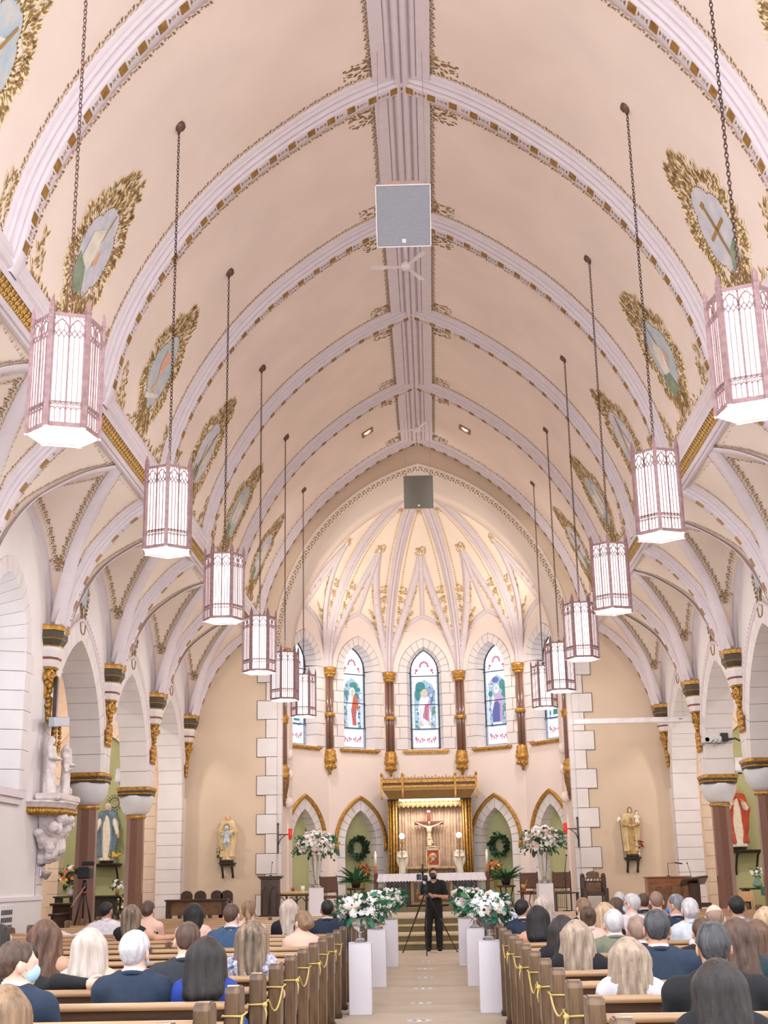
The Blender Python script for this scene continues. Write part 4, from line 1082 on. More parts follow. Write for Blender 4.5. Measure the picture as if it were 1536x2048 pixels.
# ---------------------------------------------------------------- apse vault
def ribp(i, z):
    r = prad(z) / RAP; c = cor[i]; return Vector((c.x * r, YE + (c.y - YE) * r, z))
ZB_, RB_ = 11.18, 2.3
WPZ = 9.50
for i in range(5):
    mid = (cor[i] + cor[i + 1]) / 2; md = (mid - Vector((0, YE, 0))); md.z = 0
    Bp = Vector((0, YE, 0)) + md * (prad(ZB_) / RAP) + Vector((0, 0, ZB_))
    Wp = Vector((0, YE, 0)) + md * .995 + Vector((0, 0, WPZ))
    web = MB(); band = MB(); low = MB(); st = MB()
    for e in (0, 1):
        c = cor[i + e]; A, C_ = [], []
        zz = ZL
        for z in zz:
            p = ribp(i + e, z); A.append(p)
            q = ribp(i + 1 - e, z); m_ = (p + q) / 2
            if z < ZB_:
                t = (z - 7.7) / (ZB_ - 7.7); V = p.lerp(m_, t ** 1.25); C_.append(V)
            else: C_.append(m_)
        patch(web, A, C_, 3)
        # V-rib and wall arch
        nV = 14; V, W = [], []
        for k in range(nV + 1):
            t = k / nV; z = 7.7 + (ZB_ - 7.7) * t; p = ribp(i + e, z); m_ = (p + ribp(i + 1 - e, z)) / 2; V.append(p.lerp(m_, t ** 1.25))
            a = t * 1.25; f = (1 - math.cos(a)) / (1 - math.cos(1.25)); W.append(Vector((0, 0, 0)) + (c * 1.0).lerp(Wp, f) * 1.0)
            W[-1].z = 7.9 + (WPZ - 7.9) * math.sin(a) / math.sin(1.25)
        patch(web, V, W, 3)
        ctr = Vector((0, YE, 9.5))
        def flat(path, wd, out, th=.03, prof=None):
            fr = []
            for k in range(len(path)):
                t = (path[min(k + 1, len(path) - 1)] - path[max(k - 1, 0)]).normalized(); nn = (ctr - path[k]); nn = (nn - nn.dot(t) * t).normalized(); u = t.cross(nn)
                fr.append((path[k], u, nn))
            out.sweep(fr, prof or [(-wd, -.02), (-wd * .95, th), (wd * .95, th), (wd, -.02)], 0, True)
        flat(V, .11, band); flat(W, .09, band, .04)
        if e == 0: flat([Wp, Bp], .075, band)
        # gold stencils in the cells
        def clusterm(P, t, size, wd, n_=3, seed=0):
            size *= 1.2; wd *= 1.15
            nn = (ctr - P).normalized(); t = (t - t.dot(nn) * nn).normalized(); u = t.cross(nn)
            put(st, M_DENSE(seed), P, t, u, nn, size, wd, 0, .03)
        for (fa, fb, lo, hi, sz, wd) in ((A, C_, 5, 9, .20, .17),):
            for k in range(lo, hi): ln = (fa[k] - fb[k]).length; clusterm(fa[k].lerp(fb[k], (ln + .09) / 2 / ln), fa[k + 1] - fa[k], .22, max(.05, (ln - .33) * .9), seed=k)
        for k in range(4, 9):
            ln = (V[k] - W[k]).length
            if ln > .26: clusterm(V[k].lerp(W[k], .52), V[k + 1] - V[k], .20, min(.36, (ln - .22) * .85), seed=k)
        for k in range(10, 13): clusterm(V[k].lerp(W[k], .32), V[k + 1] - V[k], .24, .10 + .03 * (12 - k), seed=k + 3)
        for k in range(10, 12): clusterm(V[k].lerp(W[k], .76), V[k + 1] - V[k], .16, .12, seed=k + 5)
        for k in range(3, NZ - 2):                      # dotted edges
            p = A[k].lerp(A[k + 1], 0); w_ = (C_[k] - A[k])
            if w_.length > .35:
                for tt in (0, .25, .5, .75):
                    p = A[k].lerp(A[k + 1], tt) + w_.normalized() * .26; nn = (ctr - p).normalized(); t = (A[k + 1] - A[k]).normalized(); put(st, [leaf(0, 0, 0, .05, .05)], p, t, t.cross(nn), nn, 1, 1, 0, .03)
        if e == 1:
            pk = Bp.copy(); mm_ = (ribp(i, ZB_ + .12) + ribp(i + 1, ZB_ + .12)) / 2; clusterm(mm_, Vector((0, 0, 1)), .24, .26, seed=9)
            clusterm((ribp(i, 12.25) + ribp(i + 1, 12.25)) / 2, Vector((0, 0, 1)) , .22, .14, seed=4)
    # wall lunette fill between the wall arch and the window panel is the panel itself
    w_ = web.build('apse_vault_web', APSEC, ac); band.build('flat_rib', LAV, w_); st.build('stencil', STENL, w_, kind='stuff')
for i in range(1, 5):
    path = [ribp(i, z) for z in ZL]
    rb = MB(); ctr = Vector((0, YE, 9.5)); fr = []
    for k in range(len(path)):
        t = (path[min(k + 1, len(path) - 1)] - path[max(k - 1, 0)]).normalized(); nn = (ctr - path[k]); nn = (nn - nn.dot(t) * t).normalized(); fr.append((path[k], t.cross(nn), nn))
    rb.sweep(fr, [(-.20, -.03), (-.19, .04), (-.11, .05)] + roll(-.075, .03, .06) + [(-.04, .09)] + roll(0, .04, .11) + [(.04, .09)] + roll(.075, .03, .06) + [(.11, .05), (.19, .04), (.20, -.03)], 0, True)
    rb.build('apse_rib', LAV, ac)
# ================================================================ pendant lanterns
LFR = mat('lantern_bronze', (160, 128, 128), .5, .15, rgb2=(134, 104, 104), scale=20)
LGL = mat('lantern_glass', (255, 250, 252), .3, emit=LAMP_E, ecol=(255, 246, 246), var=.01)
LGB = mat('lantern_base_glass', (255, 242, 226), .3, emit=LAMP_E * .8, ecol=(255, 240, 226), var=.04, scale=8)
CHN = mat('chain_bronze', (112, 84, 74), .5, .6)
def make_lantern():
    T = thing('pendant_lantern', '', 'lantern', (0, 0, 0), 0, 'pendant lanterns along the nave')
    Rc, H = .31, 1.06; ap_ = Rc * math.cos(PI / 6); hs = Rc / 2
    glass, post, trac, rim = MB(), MB(), MB(), MB()
    glass.lathe([(Rc - .012, .03), (Rc - .012, H - .02)], 6, 0, None, False)
    glass.f.pop(); glass.m.pop(); glass.sm.pop(); glass.f.pop(); glass.m.pop(); glass.sm.pop()
    glass.build('glass_panel', LGL, T)
    bt = MB(); bt.lathe([(Rc - .02, .02), (Rc - .02, .03)], 6, 0, None, False); bt.build('base_glass', LGB, T)
    for k in range(6):
        a = k * PI / 3; M = Matrix.Rotation(a, 4, 'Z') @ Matrix.Translation((Rc, 0, 0))
        p = MB(); p.box(-.022, .016, -.024, .024, 0, H + .01, 0, M)
        p.add([(-.024, -.026, H + .01), (.018, -.026, H + .01), (.018, .026, H + .01), (-.024, .026, H + .01), (-.02, -.02, H + .07), (.014, -.02, H + .07), (.014, .02, H + .07), (-.02, .02, H + .07), (-.003, 0, H + .16)], [(0, 1, 5, 4), (1, 2, 6, 5), (2, 3, 7, 6), (3, 0, 4, 7), (4, 5, 8), (5, 6, 8), (6, 7, 8), (7, 4, 8)], 0, False, M)
        p.build('corner_post', LFR, T)
    for z0, z1, ro in ((0, .045, Rc + .004), (H - .03, H, Rc + .002)):
        rim = MB(); rim.lathe([(ro - .05, z0), (ro, z0), (ro, z1), (ro - .05, z1)], 6, 0, None, False)
        rim.f = [f for f in rim.f if len(f) == 4]; rim.m = rim.m[:len(rim.f)]; rim.sm = rim.sm[:len(rim.f)]
        rim.build('rim', LFR, T)
    t = MB()
    for k in range(6):
        F = Matrix.Rotation(k * PI / 3 + PI / 6, 4, 'Z') @ Matrix.Translation((ap_ - .004, 0, 0)) @ Matrix(((0, -1, 0, 0), (1, 0, 0, 0), (0, 0, 1, 0), (0, 0, 0, 1)))
        # local x along the face, z up, y outwards(-)
        def bar(x0, z0, x1, z1, w_=.004):
            w_ *= 1.45
            d = Vector((x1 - x0, 0, z1 - z0)); n = Vector((-d.z, 0, d.x)).normalized() * w_
            P0, P1 = Vector((x0, 0, z0)), Vector((x1, 0, z1)); y = Vector((0, .010, 0))
            t.add([P0 - n - y, P0 + n - y, P1 + n - y, P1 - n - y, P0 - n + y * .1, P0 + n + y * .1, P1 + n + y * .1, P1 - n + y * .1], [(0, 1, 2, 3), (0, 4, 5, 1), (2, 6, 7, 3), (1, 5, 6, 2), (0, 3, 7, 4)], 0, False, F)
        W_ = hs - .02; zt = H - .03
        bar(0, .04, 0, zt, .006)
        for s in (-1, 1):
            for f in (1 / 3, 2 / 3): bar(s * W_ * f, .05, s * W_ * f, zt - .19, .0028)
            # big pointed arch over each half
            for (c0, c1) in ((0, s * W_), (s * W_, 0)):
                pts = [(c0 + (c1 - c0) * (.5 * (1 - math.cos(a)) / (1 - math.cos(1.2))), zt - .16 + .13 * math.sin(a) / math.sin(1.2)) for a in (0, .3, .6, .9, 1.2)]
                for (p, q) in zip(pts[:-1], pts[1:]): bar(p[0], p[1], q[0], q[1], .0042)
            # net of small ogees
            u = W_ / 3
            for j in range(3):
                x0 = s * (j * u); x1 = s * ((j + 1) * u); xm = (x0 + x1) / 2
                for (a_, b_, z0, z1) in ((x0, xm, zt - .20, zt - .165), (x1, xm, zt - .20, zt - .165), (x0, xm, zt - .13, zt - .165), (x1, xm, zt - .13, zt - .165)):
                    bar(a_, z0, b_, z1, .0028)
                if j != 1: bar(x0 if j else x1, zt - .13, xm + (x1 - x0) * (.3 if j == 0 else -.3), zt - .07, .0028)
                # lower arcade
                bar(x0, .16, xm, .185, .0028); bar(x1, .16, xm, .185, .0028)
                bar(x0, .225, xm, .20, .0028); bar(x1, .225, xm, .20, .0028)
            bar(0, .228, s * W_, .228, .005)
        for j in range(9): bar(-W_ + W_ * 2 * j / 9, zt - .0, -W_ + W_ * 2 * (j + .5) / 9, zt - .03, .0025)
    t.build('tracery', LFR, T)
    h = MB()
    for k in range(3):
        a = k * 2 * PI / 3; h.tube([(Rc * .95 * math.cos(a), Rc * .95 * math.sin(a), H), (0, 0, H + .02)], .006, 4)
    h.lathe([(.02, H), (.03, H + .03), (.02, H + .06)], 8); h.build('hanger', CHN, T)
    return T
lk = MB()
lk.tube([(.016 * math.cos(a), 0, .030 * math.sin(a)) for a in [i * PI / 4 for i in range(8)]], .0055, 4, 0, True)
LKV, LKF = lk.v, lk.f
def chain_mesh(L):
    m = MB(); n = int(L / .047); V = np.array(LKV)
    for i in range(n):
        W = V.copy()
        if i % 2: W = W[:, [1, 0, 2]]
        W[:, 2] += .03 + i * .047
        m.add([tuple(p) for p in W], LKF, 0, False)
    return m
lant = make_lantern()
LROT = {-1: [2, 27, -8, 0, 14, -4], 1: [-6, 30, 28, 4, -6, 6]}
bays = [(YR[i] + YR[i + 1]) / 2 + .02 for i in range(6)]
bays = [0] * 6
LY = {-1: [10.5, 15.3, 19.7, 23.95, 28.2, 32.4], 1: [10.4, 15.25, 19.65, 23.95, 28.2, 32.4]}
LZ = {-1: [5.31, 5.47, 5.46, 5.30, 5.34, 5.48], 1: [5.31, 5.48, 5.44, 5.40, 5.39, 5.55]}
wn = ['nearest the camera', 'second from the camera', 'third from the camera', 'third from the chancel arch', 'second from the chancel arch', 'nearest the chancel arch']
first = True
for side in (-1, 1):
    for i, y in enumerate(bays):
        y = LY[side][i]; P = Vector(((-2.97 if i == 0 else -3.03) if side < 0 else (3.00 if i == 0 else 3.05), y, LZ[side][i]))
        T = lant if first else copy_tree(lant)
        first = False
        T.location = P; T['label'] = 'six-sided glowing pendant lantern, %s in the %s row' % (wn[i], 'left' if side < 0 else 'right')
        ang = math.atan2(CAM_C.y - y, CAM_C.x - P.x)      # towards the viewer along the nave
        T.rotation_euler = (0, 0, ang + math.radians(30 + LROT[side][i]))
        xs_ = 3.02
        top = float(np.interp(xs_, VPRO[::-1, 0], VPRO[::-1, 1]))
        cm = chain_mesh(top - P.z - 1.10 - .05); o = cm.build('chain', CHN, T); o.location = (0, 0, 1.08)
        rz = MB(); rz.lathe([(.02, -.10), (.03, -.06), (.07, -.04), (.09, 0), (.08, .05)], 12); o = rz.build('ceiling_rose', CHN, T); o.location = (0, 0, top - P.z - .01)
        for (dz, e, nm) in ((1.12, LUP, 'lantern_uplight'), (-.16, LDN, 'lantern_side_fill')):  # added unseen lights: spot washes the vault, point below brightens the side vaults
            l = bpy.data.lights.new(nm, 'SPOT' if dz > 0 else 'POINT'); l.energy = e; l.shadow_soft_size = .2 if dz > 0 else .08
            if dz > 0: l.spot_size = math.radians(165); l.spot_blend = 1
            l.color = (1, .95, .92)
            lo = bpy.data.objects.new(nm, l); COL.objects.link(lo); lo.location = (P.x, P.y, P.z + dz)
            if dz > 0: lo.rotation_euler = (PI, 0, 0)
# ================================================================ hanging loudspeakers and fans
SPW = mat('speaker_cabinet', (222, 196, 180), .6); SPG = mat('speaker_grille', (150, 152, 158), .85, scale=60, var=.08); SPW2 = mat('speaker_trim', (226, 220, 224), .5)
for n_, (c, lab, gcol) in enumerate((((-.01, 16.5, 10.66), 'large pale-sided hanging loudspeaker with grey grille, high over the pews', (150, 152, 160)), ((.02, 32.5, 11.34), 'square grey hanging loudspeaker in front of the chancel arch', (128, 126, 118)))):
    T = thing('hanging_loudspeaker', lab, 'loudspeaker', c, 0, 'loudspeakers hung from the ridge')
    T.rotation_euler = (math.radians(37 if n_ == 0 else 19), 0, math.radians(1))
    hw = .395; m = MB()
    m.add([(-hw, 0, -hw * 1.12), (hw, 0, -hw * 1.12), (hw, 0, hw * 1.12), (-hw, 0, hw * 1.12), (-.22, .62, -hw), (.22, .62, -hw), (.22, .62, hw * 1.05), (-.22, .62, hw * 1.05)], [(0, 1, 2, 3), (4, 7, 6, 5), (0, 4, 5, 1), (1, 5, 6, 2), (2, 6, 7, 3), (3, 7, 4, 0)])
    m.build('cabinet', SPW if n_ == 0 else mat('speaker_cabinet_grey', (196, 184, 170), .6), T)
    g = MB(); g.bbox((0, -.012, 0), (hw * 2 - .035, .03, hw * 2.24 - .035), 0, .008); g.build('grille', mat('speaker_grille_%d' % n_, gcol, .85, scale=60, var=.06), T)
    f = MB()
    for (x0, x1, z0, z1) in ((-hw, hw, hw * 1.12 - .018, hw * 1.12), (-hw, hw, -hw * 1.12, -hw * 1.12 + .018), (-hw, -hw + .018, -hw * 1.12, hw * 1.12), (hw - .018, hw, -hw * 1.12, hw * 1.12)): f.box(x0, x1, -.035, .01, z0, z1)
    f.build('trim', SPW2 if n_ == 0 else mat('speaker_trim_grey', (170, 166, 156), .6), T)
    bdg = MB(); bdg.box(-.025, .03, -.034, -.02, -.38, -.325); bdg.build('badge', mat('badge_white', (235, 235, 238), .5), T)
    w_ = MB()
    for x in (-.33, .33):
        for y in (.02, .10): w_.tube([(x, y, hw * 1.1), (x, y + (13.25 - c[2]) * math.tan(math.radians(37 if n_ == 0 else 19)), 13.25 - c[2])], .0035, 4)
        w_.ball((x, .05, hw * 1.16), .02, 6, 4)
    w_.build('suspension_wire', mat('steel_wire', (176, 164, 158), .5, .5), T)
FANM = mat('fan_white', (226, 216, 220), .4)
def fan(loc, rod, rots, lab):
    T = thing('ceiling_fan', lab, 'fan', loc, 0, 'ceiling fans on the ridge')
    m = MB(); m.lathe([(.03, -.06), (.09, -.05), (.11, 0), (.09, .05), (.04, .09), (.03, .12)], 16); m.build('motor', FANM, T)
    r_ = MB(); r_.tube([(0, 0, .1), (0, 0, rod)], .014, 8); r_.lathe([(.02, rod - .1), (.06, rod - .04), (.06, rod)], 12); r_.build('rod', FANM, T)
    for a in rots:
        b = MB(); M = Matrix.Rotation(math.radians(a), 4, 'Z') @ Matrix.Rotation(math.radians(9), 4, 'X')
        b.add([(.09, -.025, .005), (.2, -.04, .005), (.6, -.065, .005), (.64, 0, .005), (.6, .06, .005), (.2, .04, .005), (.09, .025, .005)] + [(.09, -.025, -.005), (.2, -.04, -.005), (.6, -.065, -.005), (.64, 0, -.005), (.6, .06, -.005), (.2, .04, -.005), (.09, .025, -.005)], [(0, 1, 2, 3, 4, 5, 6), (13, 12, 11, 10, 9, 8, 7)] + [(i, i + 7, (i + 1) % 7 + 7, (i + 1) % 7) for i in range(7)], 0, False, M)
        b.build('blade', FANM, T)
fan((-.04, 21.0, 12.12), 1.32, (180, 62, -58), 'white three-bladed ceiling fan just beyond the large loudspeaker')
fan((.04, 32.3, 13.02), .45, (170, 40, -70), 'small white ceiling fan near the chancel arch')
# ================================================================ wall fixtures
def wall_speaker(loc, rz, lab, tilt=-25):
    T = thing('wall_loudspeaker', lab, 'loudspeaker', loc, rz, 'small white loudspeakers on the arcade columns')
    m = MB(); M = Matrix.Rotation(math.radians(tilt), 4, 'X'); m.bbox((0, 0, 0), (.20, .17, .32), 0, .02, M); m.build('cabinet', mat('white_plastic', (236, 236, 240), .5), T)
    b = MB(); b.tube([(0, .08, -.02), (0, .16, -.05)], .02, 6); b.box(-.04, .04, .15, .17, -.12, .04); b.lathe([(.03, -.2), (.05, -.19), (.05, -.14)], 10, 0, Matrix.Translation((0, .07, 0))); b.build('bracket', mat('black_metal', (32, 34, 36), .5), T)
wall_speaker((-7.02, 25.35, 3.95), .5, 'white loudspeaker angled beside the nearer left column capital')
wall_speaker((-7.05, 30.0, 3.93), -.2, 'white loudspeaker beside the farther left column capital', -10)
wall_speaker((7.15, 29.9, 3.86), -.3, 'white loudspeaker with black bracket between the right columns', -10)
T = thing('projection_screen', 'long white roll-up projection screen housing slung across the right corner', 'screen', (4.84, 30.2, 4.95))
m = MB(); m.bbox((0, 0, 0), (2.74, .12, .13), 0, .02); m.build('housing', mat('screen_white', (234, 226, 226), .5), T)
m = MB()
for s in (-1, 1): m.bbox((s * 1.38, 0, 0), (.03, .14, .16), 0, .01)
m.build('end_cap', mat('screen_cap', (214, 208, 208), .5), T)
m = MB(); m.box(1.08, 1.16, -.064, -.06, .0, .02); m.build('label_plate', mat('dark_grey', (80, 78, 80), .5), T)
m = MB()
for s in (-1.2, 1.2): m.tube([(s, 0, .06), (s, 0, 3.1 + .0)], .003, 4)
m.build('suspension_wire', mat('steel_wire', (176, 164, 158), .5, .5), T)
T = thing('video_projector', 'white video projector with black box and cables, bracketed high on the right arcade pier', 'projector', (6.62, 29.75, 4.42))
m = MB(); m.bbox((-.08, 0, 0), (.42, .3, .14), 0, .02); m.build('body', mat('projector_grey', (206, 206, 204), .5), T)
m = MB(); m.bbox((.20, -.02, .05), (.17, .16, .19), 0, .01); m.build('receiver_box', mat('black_metal', (32, 34, 36), .5), T)
m = MB(); m.lathe([(.05, -.03), (.05, .0)], 12, 0, Matrix.Translation((-.2, -.15, 0)) @ Matrix.Rotation(PI / 2, 4, 'X')); 
for k in range(4): m.tube([(-.1 + .08 * k + .05 * math.sin(t * 3 + k), -.17, -.03 + .05 * math.sin(t * 2 + k * 2) - .06 * t) for t in [j / 5 for j in range(8)]], .006, 4)
m.tube([(.26, -.05, .0), (.45, -.05, .02), (.6, -.05, -.06), (.72, -.05, -.35)], .022, 6); m.box(.66, .76, -.1, 0, -.5, -.32); m.build('cable', mat('cable_dark', (50, 54, 56), .6), T)
m = MB(); m.box(-.3, .32, .10, .2, -.10, -.06); m.tube([(-.3, .1, -.1), (.3, .25, -.25)], .01, 4); m.tube([(0, .1, .08), (0, .35, .1)], .015, 4); m.build('bracket', mat('steel_wire', (176, 164, 158), .5, .5), T)
# ================================================================ signed-distance modelling kit (bodies, statues)
def nrm(P): return np.sqrt((P * P).sum(-1))
class SDF:
    """list of (distance function, smooth radius, mode); evaluated on a grid and meshed with surface nets"""
    def __init__(s): s.ops = []; s.lo = np.array([9e9] * 3); s.hi = np.array([-9e9] * 3)
    def ext(s, p, r):
        p = np.array(p, float); s.lo = np.minimum(s.lo, p - r); s.hi = np.maximum(s.hi, p + r)
    def cone(s, a, b, ra, rb, k=.03, mode='u'):
        a, b = np.array(a, float), np.array(b, float)
        if mode == 'u': s.ext(a, ra); s.ext(b, rb)
        def f(P, a=a, b=b, ra=ra, rb=rb):
            ab = b - a; h = np.clip(((P - a) @ ab) / max(1e-9, ab @ ab), 0, 1)
            return nrm(P - a - h[..., None] * ab) - (ra + (rb - ra) * h)
        s.ops.append((f, k, mode)); return s
    def ell(s, c, r, k=.03, mode='u', R=None):
        c = np.array(c, float); r = np.array(r, float)
        if mode == 'u': s.ext(c, r.max() if R is not None else r)
        def f(P, c=c, r=r, R=R):
            Q = P - c
            if R is not None: Q = Q @ R
            q = nrm(Q / r); g = nrm(Q / (r * r)); return np.where(g > 1e-9, q * (q - 1) / np.maximum(g, 1e-9), -r.min())
        s.ops.append((f, k, mode)); return s
    def fn(s, f, k=.0, mode='u'): s.ops.append((f, k, mode)); return s
    def poly(s, pts, rs, k=.03):
        for i in range(len(pts) - 1): s.cone(pts[i], pts[i + 1], rs[i], rs[i + 1], k)
        return s
    def eval(s, P):
        d = None
        for f, k, mode in s.ops:
            v = f(P)
            if mode == 'd': d = d + v; continue
            if d is None: d = v; continue
            if mode == 'u':
                if k > 0: h = np.maximum(k - np.abs(d - v), 0) / k; d = np.minimum(d, v) - h * h * k * .25
                else: d = np.minimum(d, v)
            elif mode == 's':
                v = -v
                if k > 0: h = np.maximum(k - np.abs(d - v), 0) / k; d = np.maximum(d, v) + h * h * k * .25
                else: d = np.maximum(d, v)
            elif mode == 'i': d = np.maximum(d, v)
        return d
    def mesh(s, name, mats, res, pad=.04, matfn=None, xform=None):
        lo = s.lo - pad; hi = s.hi + pad
        n = np.maximum(4, np.ceil((hi - lo) / res).astype(int) + 1)
        ax = [lo[i] + res * np.arange(n[i]) for i in range(3)]
        G = np.stack(np.meshgrid(*ax, indexing='ij'), -1)
        D = s.eval(G)
        neg = D < 0
        V, F = surfnets(D, neg, lo, res)
        me = bpy.data.meshes.new(name)
        if len(V) == 0: return me
        if xform is not None: V = xform(V)
        me.vertices.add(len(V)); me.vertices.foreach_set('co', V.astype(np.float32).ravel())
        me.loops.add(len(F) * 4); me.loops.foreach_set('vertex_index', F.ravel().astype(np.int32))
        me.polygons.add(len(F)); me.polygons.foreach_set('loop_start', np.arange(0, len(F) * 4, 4, dtype=np.int32))
        me.polygons.foreach_set('use_smooth', np.ones(len(F), bool))
        for m in (mats if isinstance(mats, (list, tuple)) else [mats]): me.materials.append(m)
        if matfn is not None:
            c = V[F].mean(1); me.polygons.foreach_set('material_index', matfn(c).astype(np.int32))
        me.update(calc_edges=True); me.validate(); return me
def surfnets(D, neg, lo, res):
    nx, ny, nz = D.shape
    idx = np.arange(D.size).reshape(D.shape)
    edges = []
    for ax in range(3):
        sl0 = [slice(None)] * 3; sl1 = [slice(None)] * 3; sl0[ax] = slice(0, -1); sl1[ax] = slice(1, None)
        m = neg[tuple(sl0)] != neg[tuple(sl1)]
        edges.append(np.argwhere(m))
    cells = (nx - 1, ny - 1, nz - 1); NC = cells[0] * cells[1] * cells[2]
    acc = np.zeros((NC, 3)); cnt = np.zeros(NC)
    def cid(c): return (c[:, 0] * cells[1] + c[:, 1]) * cells[2] + c[:, 2]
    quads = []
    for ax in range(3):
        E_ = edges[ax]
        if len(E_) == 0: continue
        o = [a for a in range(3) if a != ax]
        ok = np.ones(len(E_), bool)
        for a in o: ok &= (E_[:, a] > 0) & (E_[:, a] < D.shape[a] - 1)
        E_ = E_[ok]
        e1 = E_.copy(); e1[:, ax] += 1
        d0 = D[E_[:, 0], E_[:, 1], E_[:, 2]]; d1 = D[e1[:, 0], e1[:, 1], e1[:, 2]]
        t = d0 / (d0 - d1); p = E_.astype(float); p[:, ax] += t
        q = []
        for (a, b) in ((0, 0), (-1, 0), (-1, -1), (0, -1)):
            c = E_.copy(); c[:, o[0]] += a; c[:, o[1]] += b; ci = cid(c); q.append(ci)
            for k in range(3): acc[:, k] += np.bincount(ci, p[:, k], NC)
            cnt += np.bincount(ci, minlength=NC)
        q = np.stack(q, 1)
        flip = (d0 < 0) if ax != 1 else (d0 >= 0)
        q[~flip] = q[~flip][:, ::-1]
        quads.append(q)
    used = np.nonzero(cnt)[0]; remap = -np.ones(NC, int); remap[used] = np.arange(len(used))
    V = acc[used] / cnt[used][:, None] * res + lo
    F = remap[np.concatenate(quads)] if quads else np.zeros((0, 4), int)
    return V, F
def rotz(a): c, s = math.cos(a), math.sin(a); return np.array([[c, -s, 0], [s, c, 0], [0, 0, 1.]])
def roty(a): c, s = math.cos(a), math.sin(a); return np.array([[c, 0, s], [0, 1., 0], [-s, 0, c]])
def rotx(a): c, s = math.cos(a), math.sin(a); return np.array([[1., 0, 0], [0, c, -s], [0, s, c]])
# ---------------------------------------------------------------- people
def hairmat(name, rgb, rgb2):
    return mat('hair_' + name, rgb, .55, rgb2=rgb2, scale=26, stretch=(1, 1, .12), bump=.6, bscale=60, var=.1)
HAIR = {'brown': hairmat('brown', (104, 78, 62), (62, 46, 38)), 'dark': hairmat('dark', (52, 42, 38), (20, 16, 15)), 'black': hairmat('black', (28, 26, 28), (10, 10, 11)),
        'blonde': hairmat('blonde', (216, 190, 158), (164, 132, 100)), 'platinum': hairmat('platinum', (222, 208, 198), (176, 156, 140)), 'ash': hairmat('ash_blonde', (188, 168, 146), (128, 106, 88)),
        'ombre': hairmat('ombre', (164, 138, 112), (44, 35, 31)), 'grey': hairmat('grey', (150, 150, 152), (84, 84, 88)), 'white': hairmat('white', (222, 217, 218), (178, 172, 174)),
        'saltpepper': hairmat('salt_and_pepper', (90, 90, 92), (30, 30, 32)), 'redbrown': hairmat('red_brown', (122, 88, 66), (66, 44, 34)), 'lightbrown': hairmat('light_brown', (164, 132, 100), (106, 82, 62)), 'balding': hairmat('cropped', (170, 140, 124), (130, 102, 90))}
SKIN = {'fair': mat('skin_fair', (232, 190, 168), .55, var=.05, scale=5), 'tan': mat('skin_tan', (206, 156, 128), .55, var=.05, scale=5), 'olive': mat('skin_olive', (186, 138, 112), .55, var=.05, scale=5)}
def cloth(name, rgb, rgb2=None, sc_=18, bump=.25): return mat('cloth_' + name, rgb, .85, rgb2=rgb2, scale=sc_, bump=bump, bscale=160, var=.08)
CL = {'navy': cloth('navy', (36, 50, 70)), 'charcoal': cloth('charcoal', (46, 50, 58)), 'black': cloth('black', (22, 23, 27)), 'bluesuit': cloth('blue_suit', (58, 84, 116)), 'white': cloth('white', (216, 210, 214)),
      'royal': cloth('royal_blue', (34, 64, 150)), 'olive': cloth('olive_grey', (120, 122, 104)), 'grey': cloth('grey', (132, 136, 146)), 'floral': cloth('white_floral', (236, 226, 228), (214, 130, 138), 46), 'floralnavy': cloth('white_navy_floral', (232, 228, 234), (60, 68, 116), 34),
      'peach': cloth('peach', (236, 190, 176)), 'lightblue': cloth('light_grey_blue', (206, 212, 222)), 'pinknavy': cloth('pink_navy_floral', (212, 176, 190), (60, 66, 110), 34), 'teal': cloth('dark_teal', (32, 56, 62)), 'brownstrap': cloth('taupe', (140, 116, 108)), 'dkblue': cloth('midnight_blue', (34, 44, 84))}
MASKM = {'black': mat('mask_black', (30, 30, 34), .8), 'blue': mat('mask_light_blue', (176, 214, 236), .8), 'bright': mat('mask_blue', (70, 128, 200), .8), 'navy': mat('mask_navy', (38, 42, 70), .8), 'white': mat('mask_white', (232, 236, 240), .8)}
def strands(freq, amp, cz=0.0, phase=0.0):
    """vertical locks: ripples around the head, displaced along the strand"""
    def f(P):
        a = np.arctan2(P[..., 0], -P[..., 1])
        return amp * np.clip((.085 - P[..., 2]) / .07, 0, 1) * (np.sin(a * freq + 3.0 * np.sin(P[..., 2] * 9 + phase) + phase) * .6 + .4 * np.sin(a * freq * 2.3 + P[..., 2] * 30 + phase * 2) )
    return f
def head_sdf(S, hc, hr, k=.02, face=True):
    """skull, jaw, nose, ears, brow, lips and eyes around head centre hc; hr rotates head space into body space"""
    T = lambda p: tuple(np.array(hc) + hr @ np.array(p, float))
    S.ell(T((0, -.012, .025)), (.077, .097, .094), .03, 'u', hr); S.ell(T((0, .022, -.045)), (.058, .068, .072), .04, 'u', hr)
    S.ell(T((0, .078, -.095)), (.022, .016, .018), .03, 'u', hr)
    for s in (-1, 1):
        S.ell(T((s * .080, -.005, -.012)), (.012, .020, .032), .008, 'u', hr)
        if face: S.ell(T((s * .031, .093, .004)), (.018, .014, .012), .012, 's', hr)
        if face: S.ell(T((s * .031, .078, .004)), (.013, .0125, .011), .003, 'u', hr)
    if face:
        S.cone(T((0, .088, .012)), T((0, .108, -.026)), .008, .013, .014); S.ell(T((0, .086, -.062)), (.022, .010, .006), .008, 'u', hr); S.ell(T((0, .085, -.071)), (.019, .010, .006), .006, 'u', hr)
        S.cone(T((-.04, .082, .022)), T((.04, .082, .022)), .009, .009, .015)
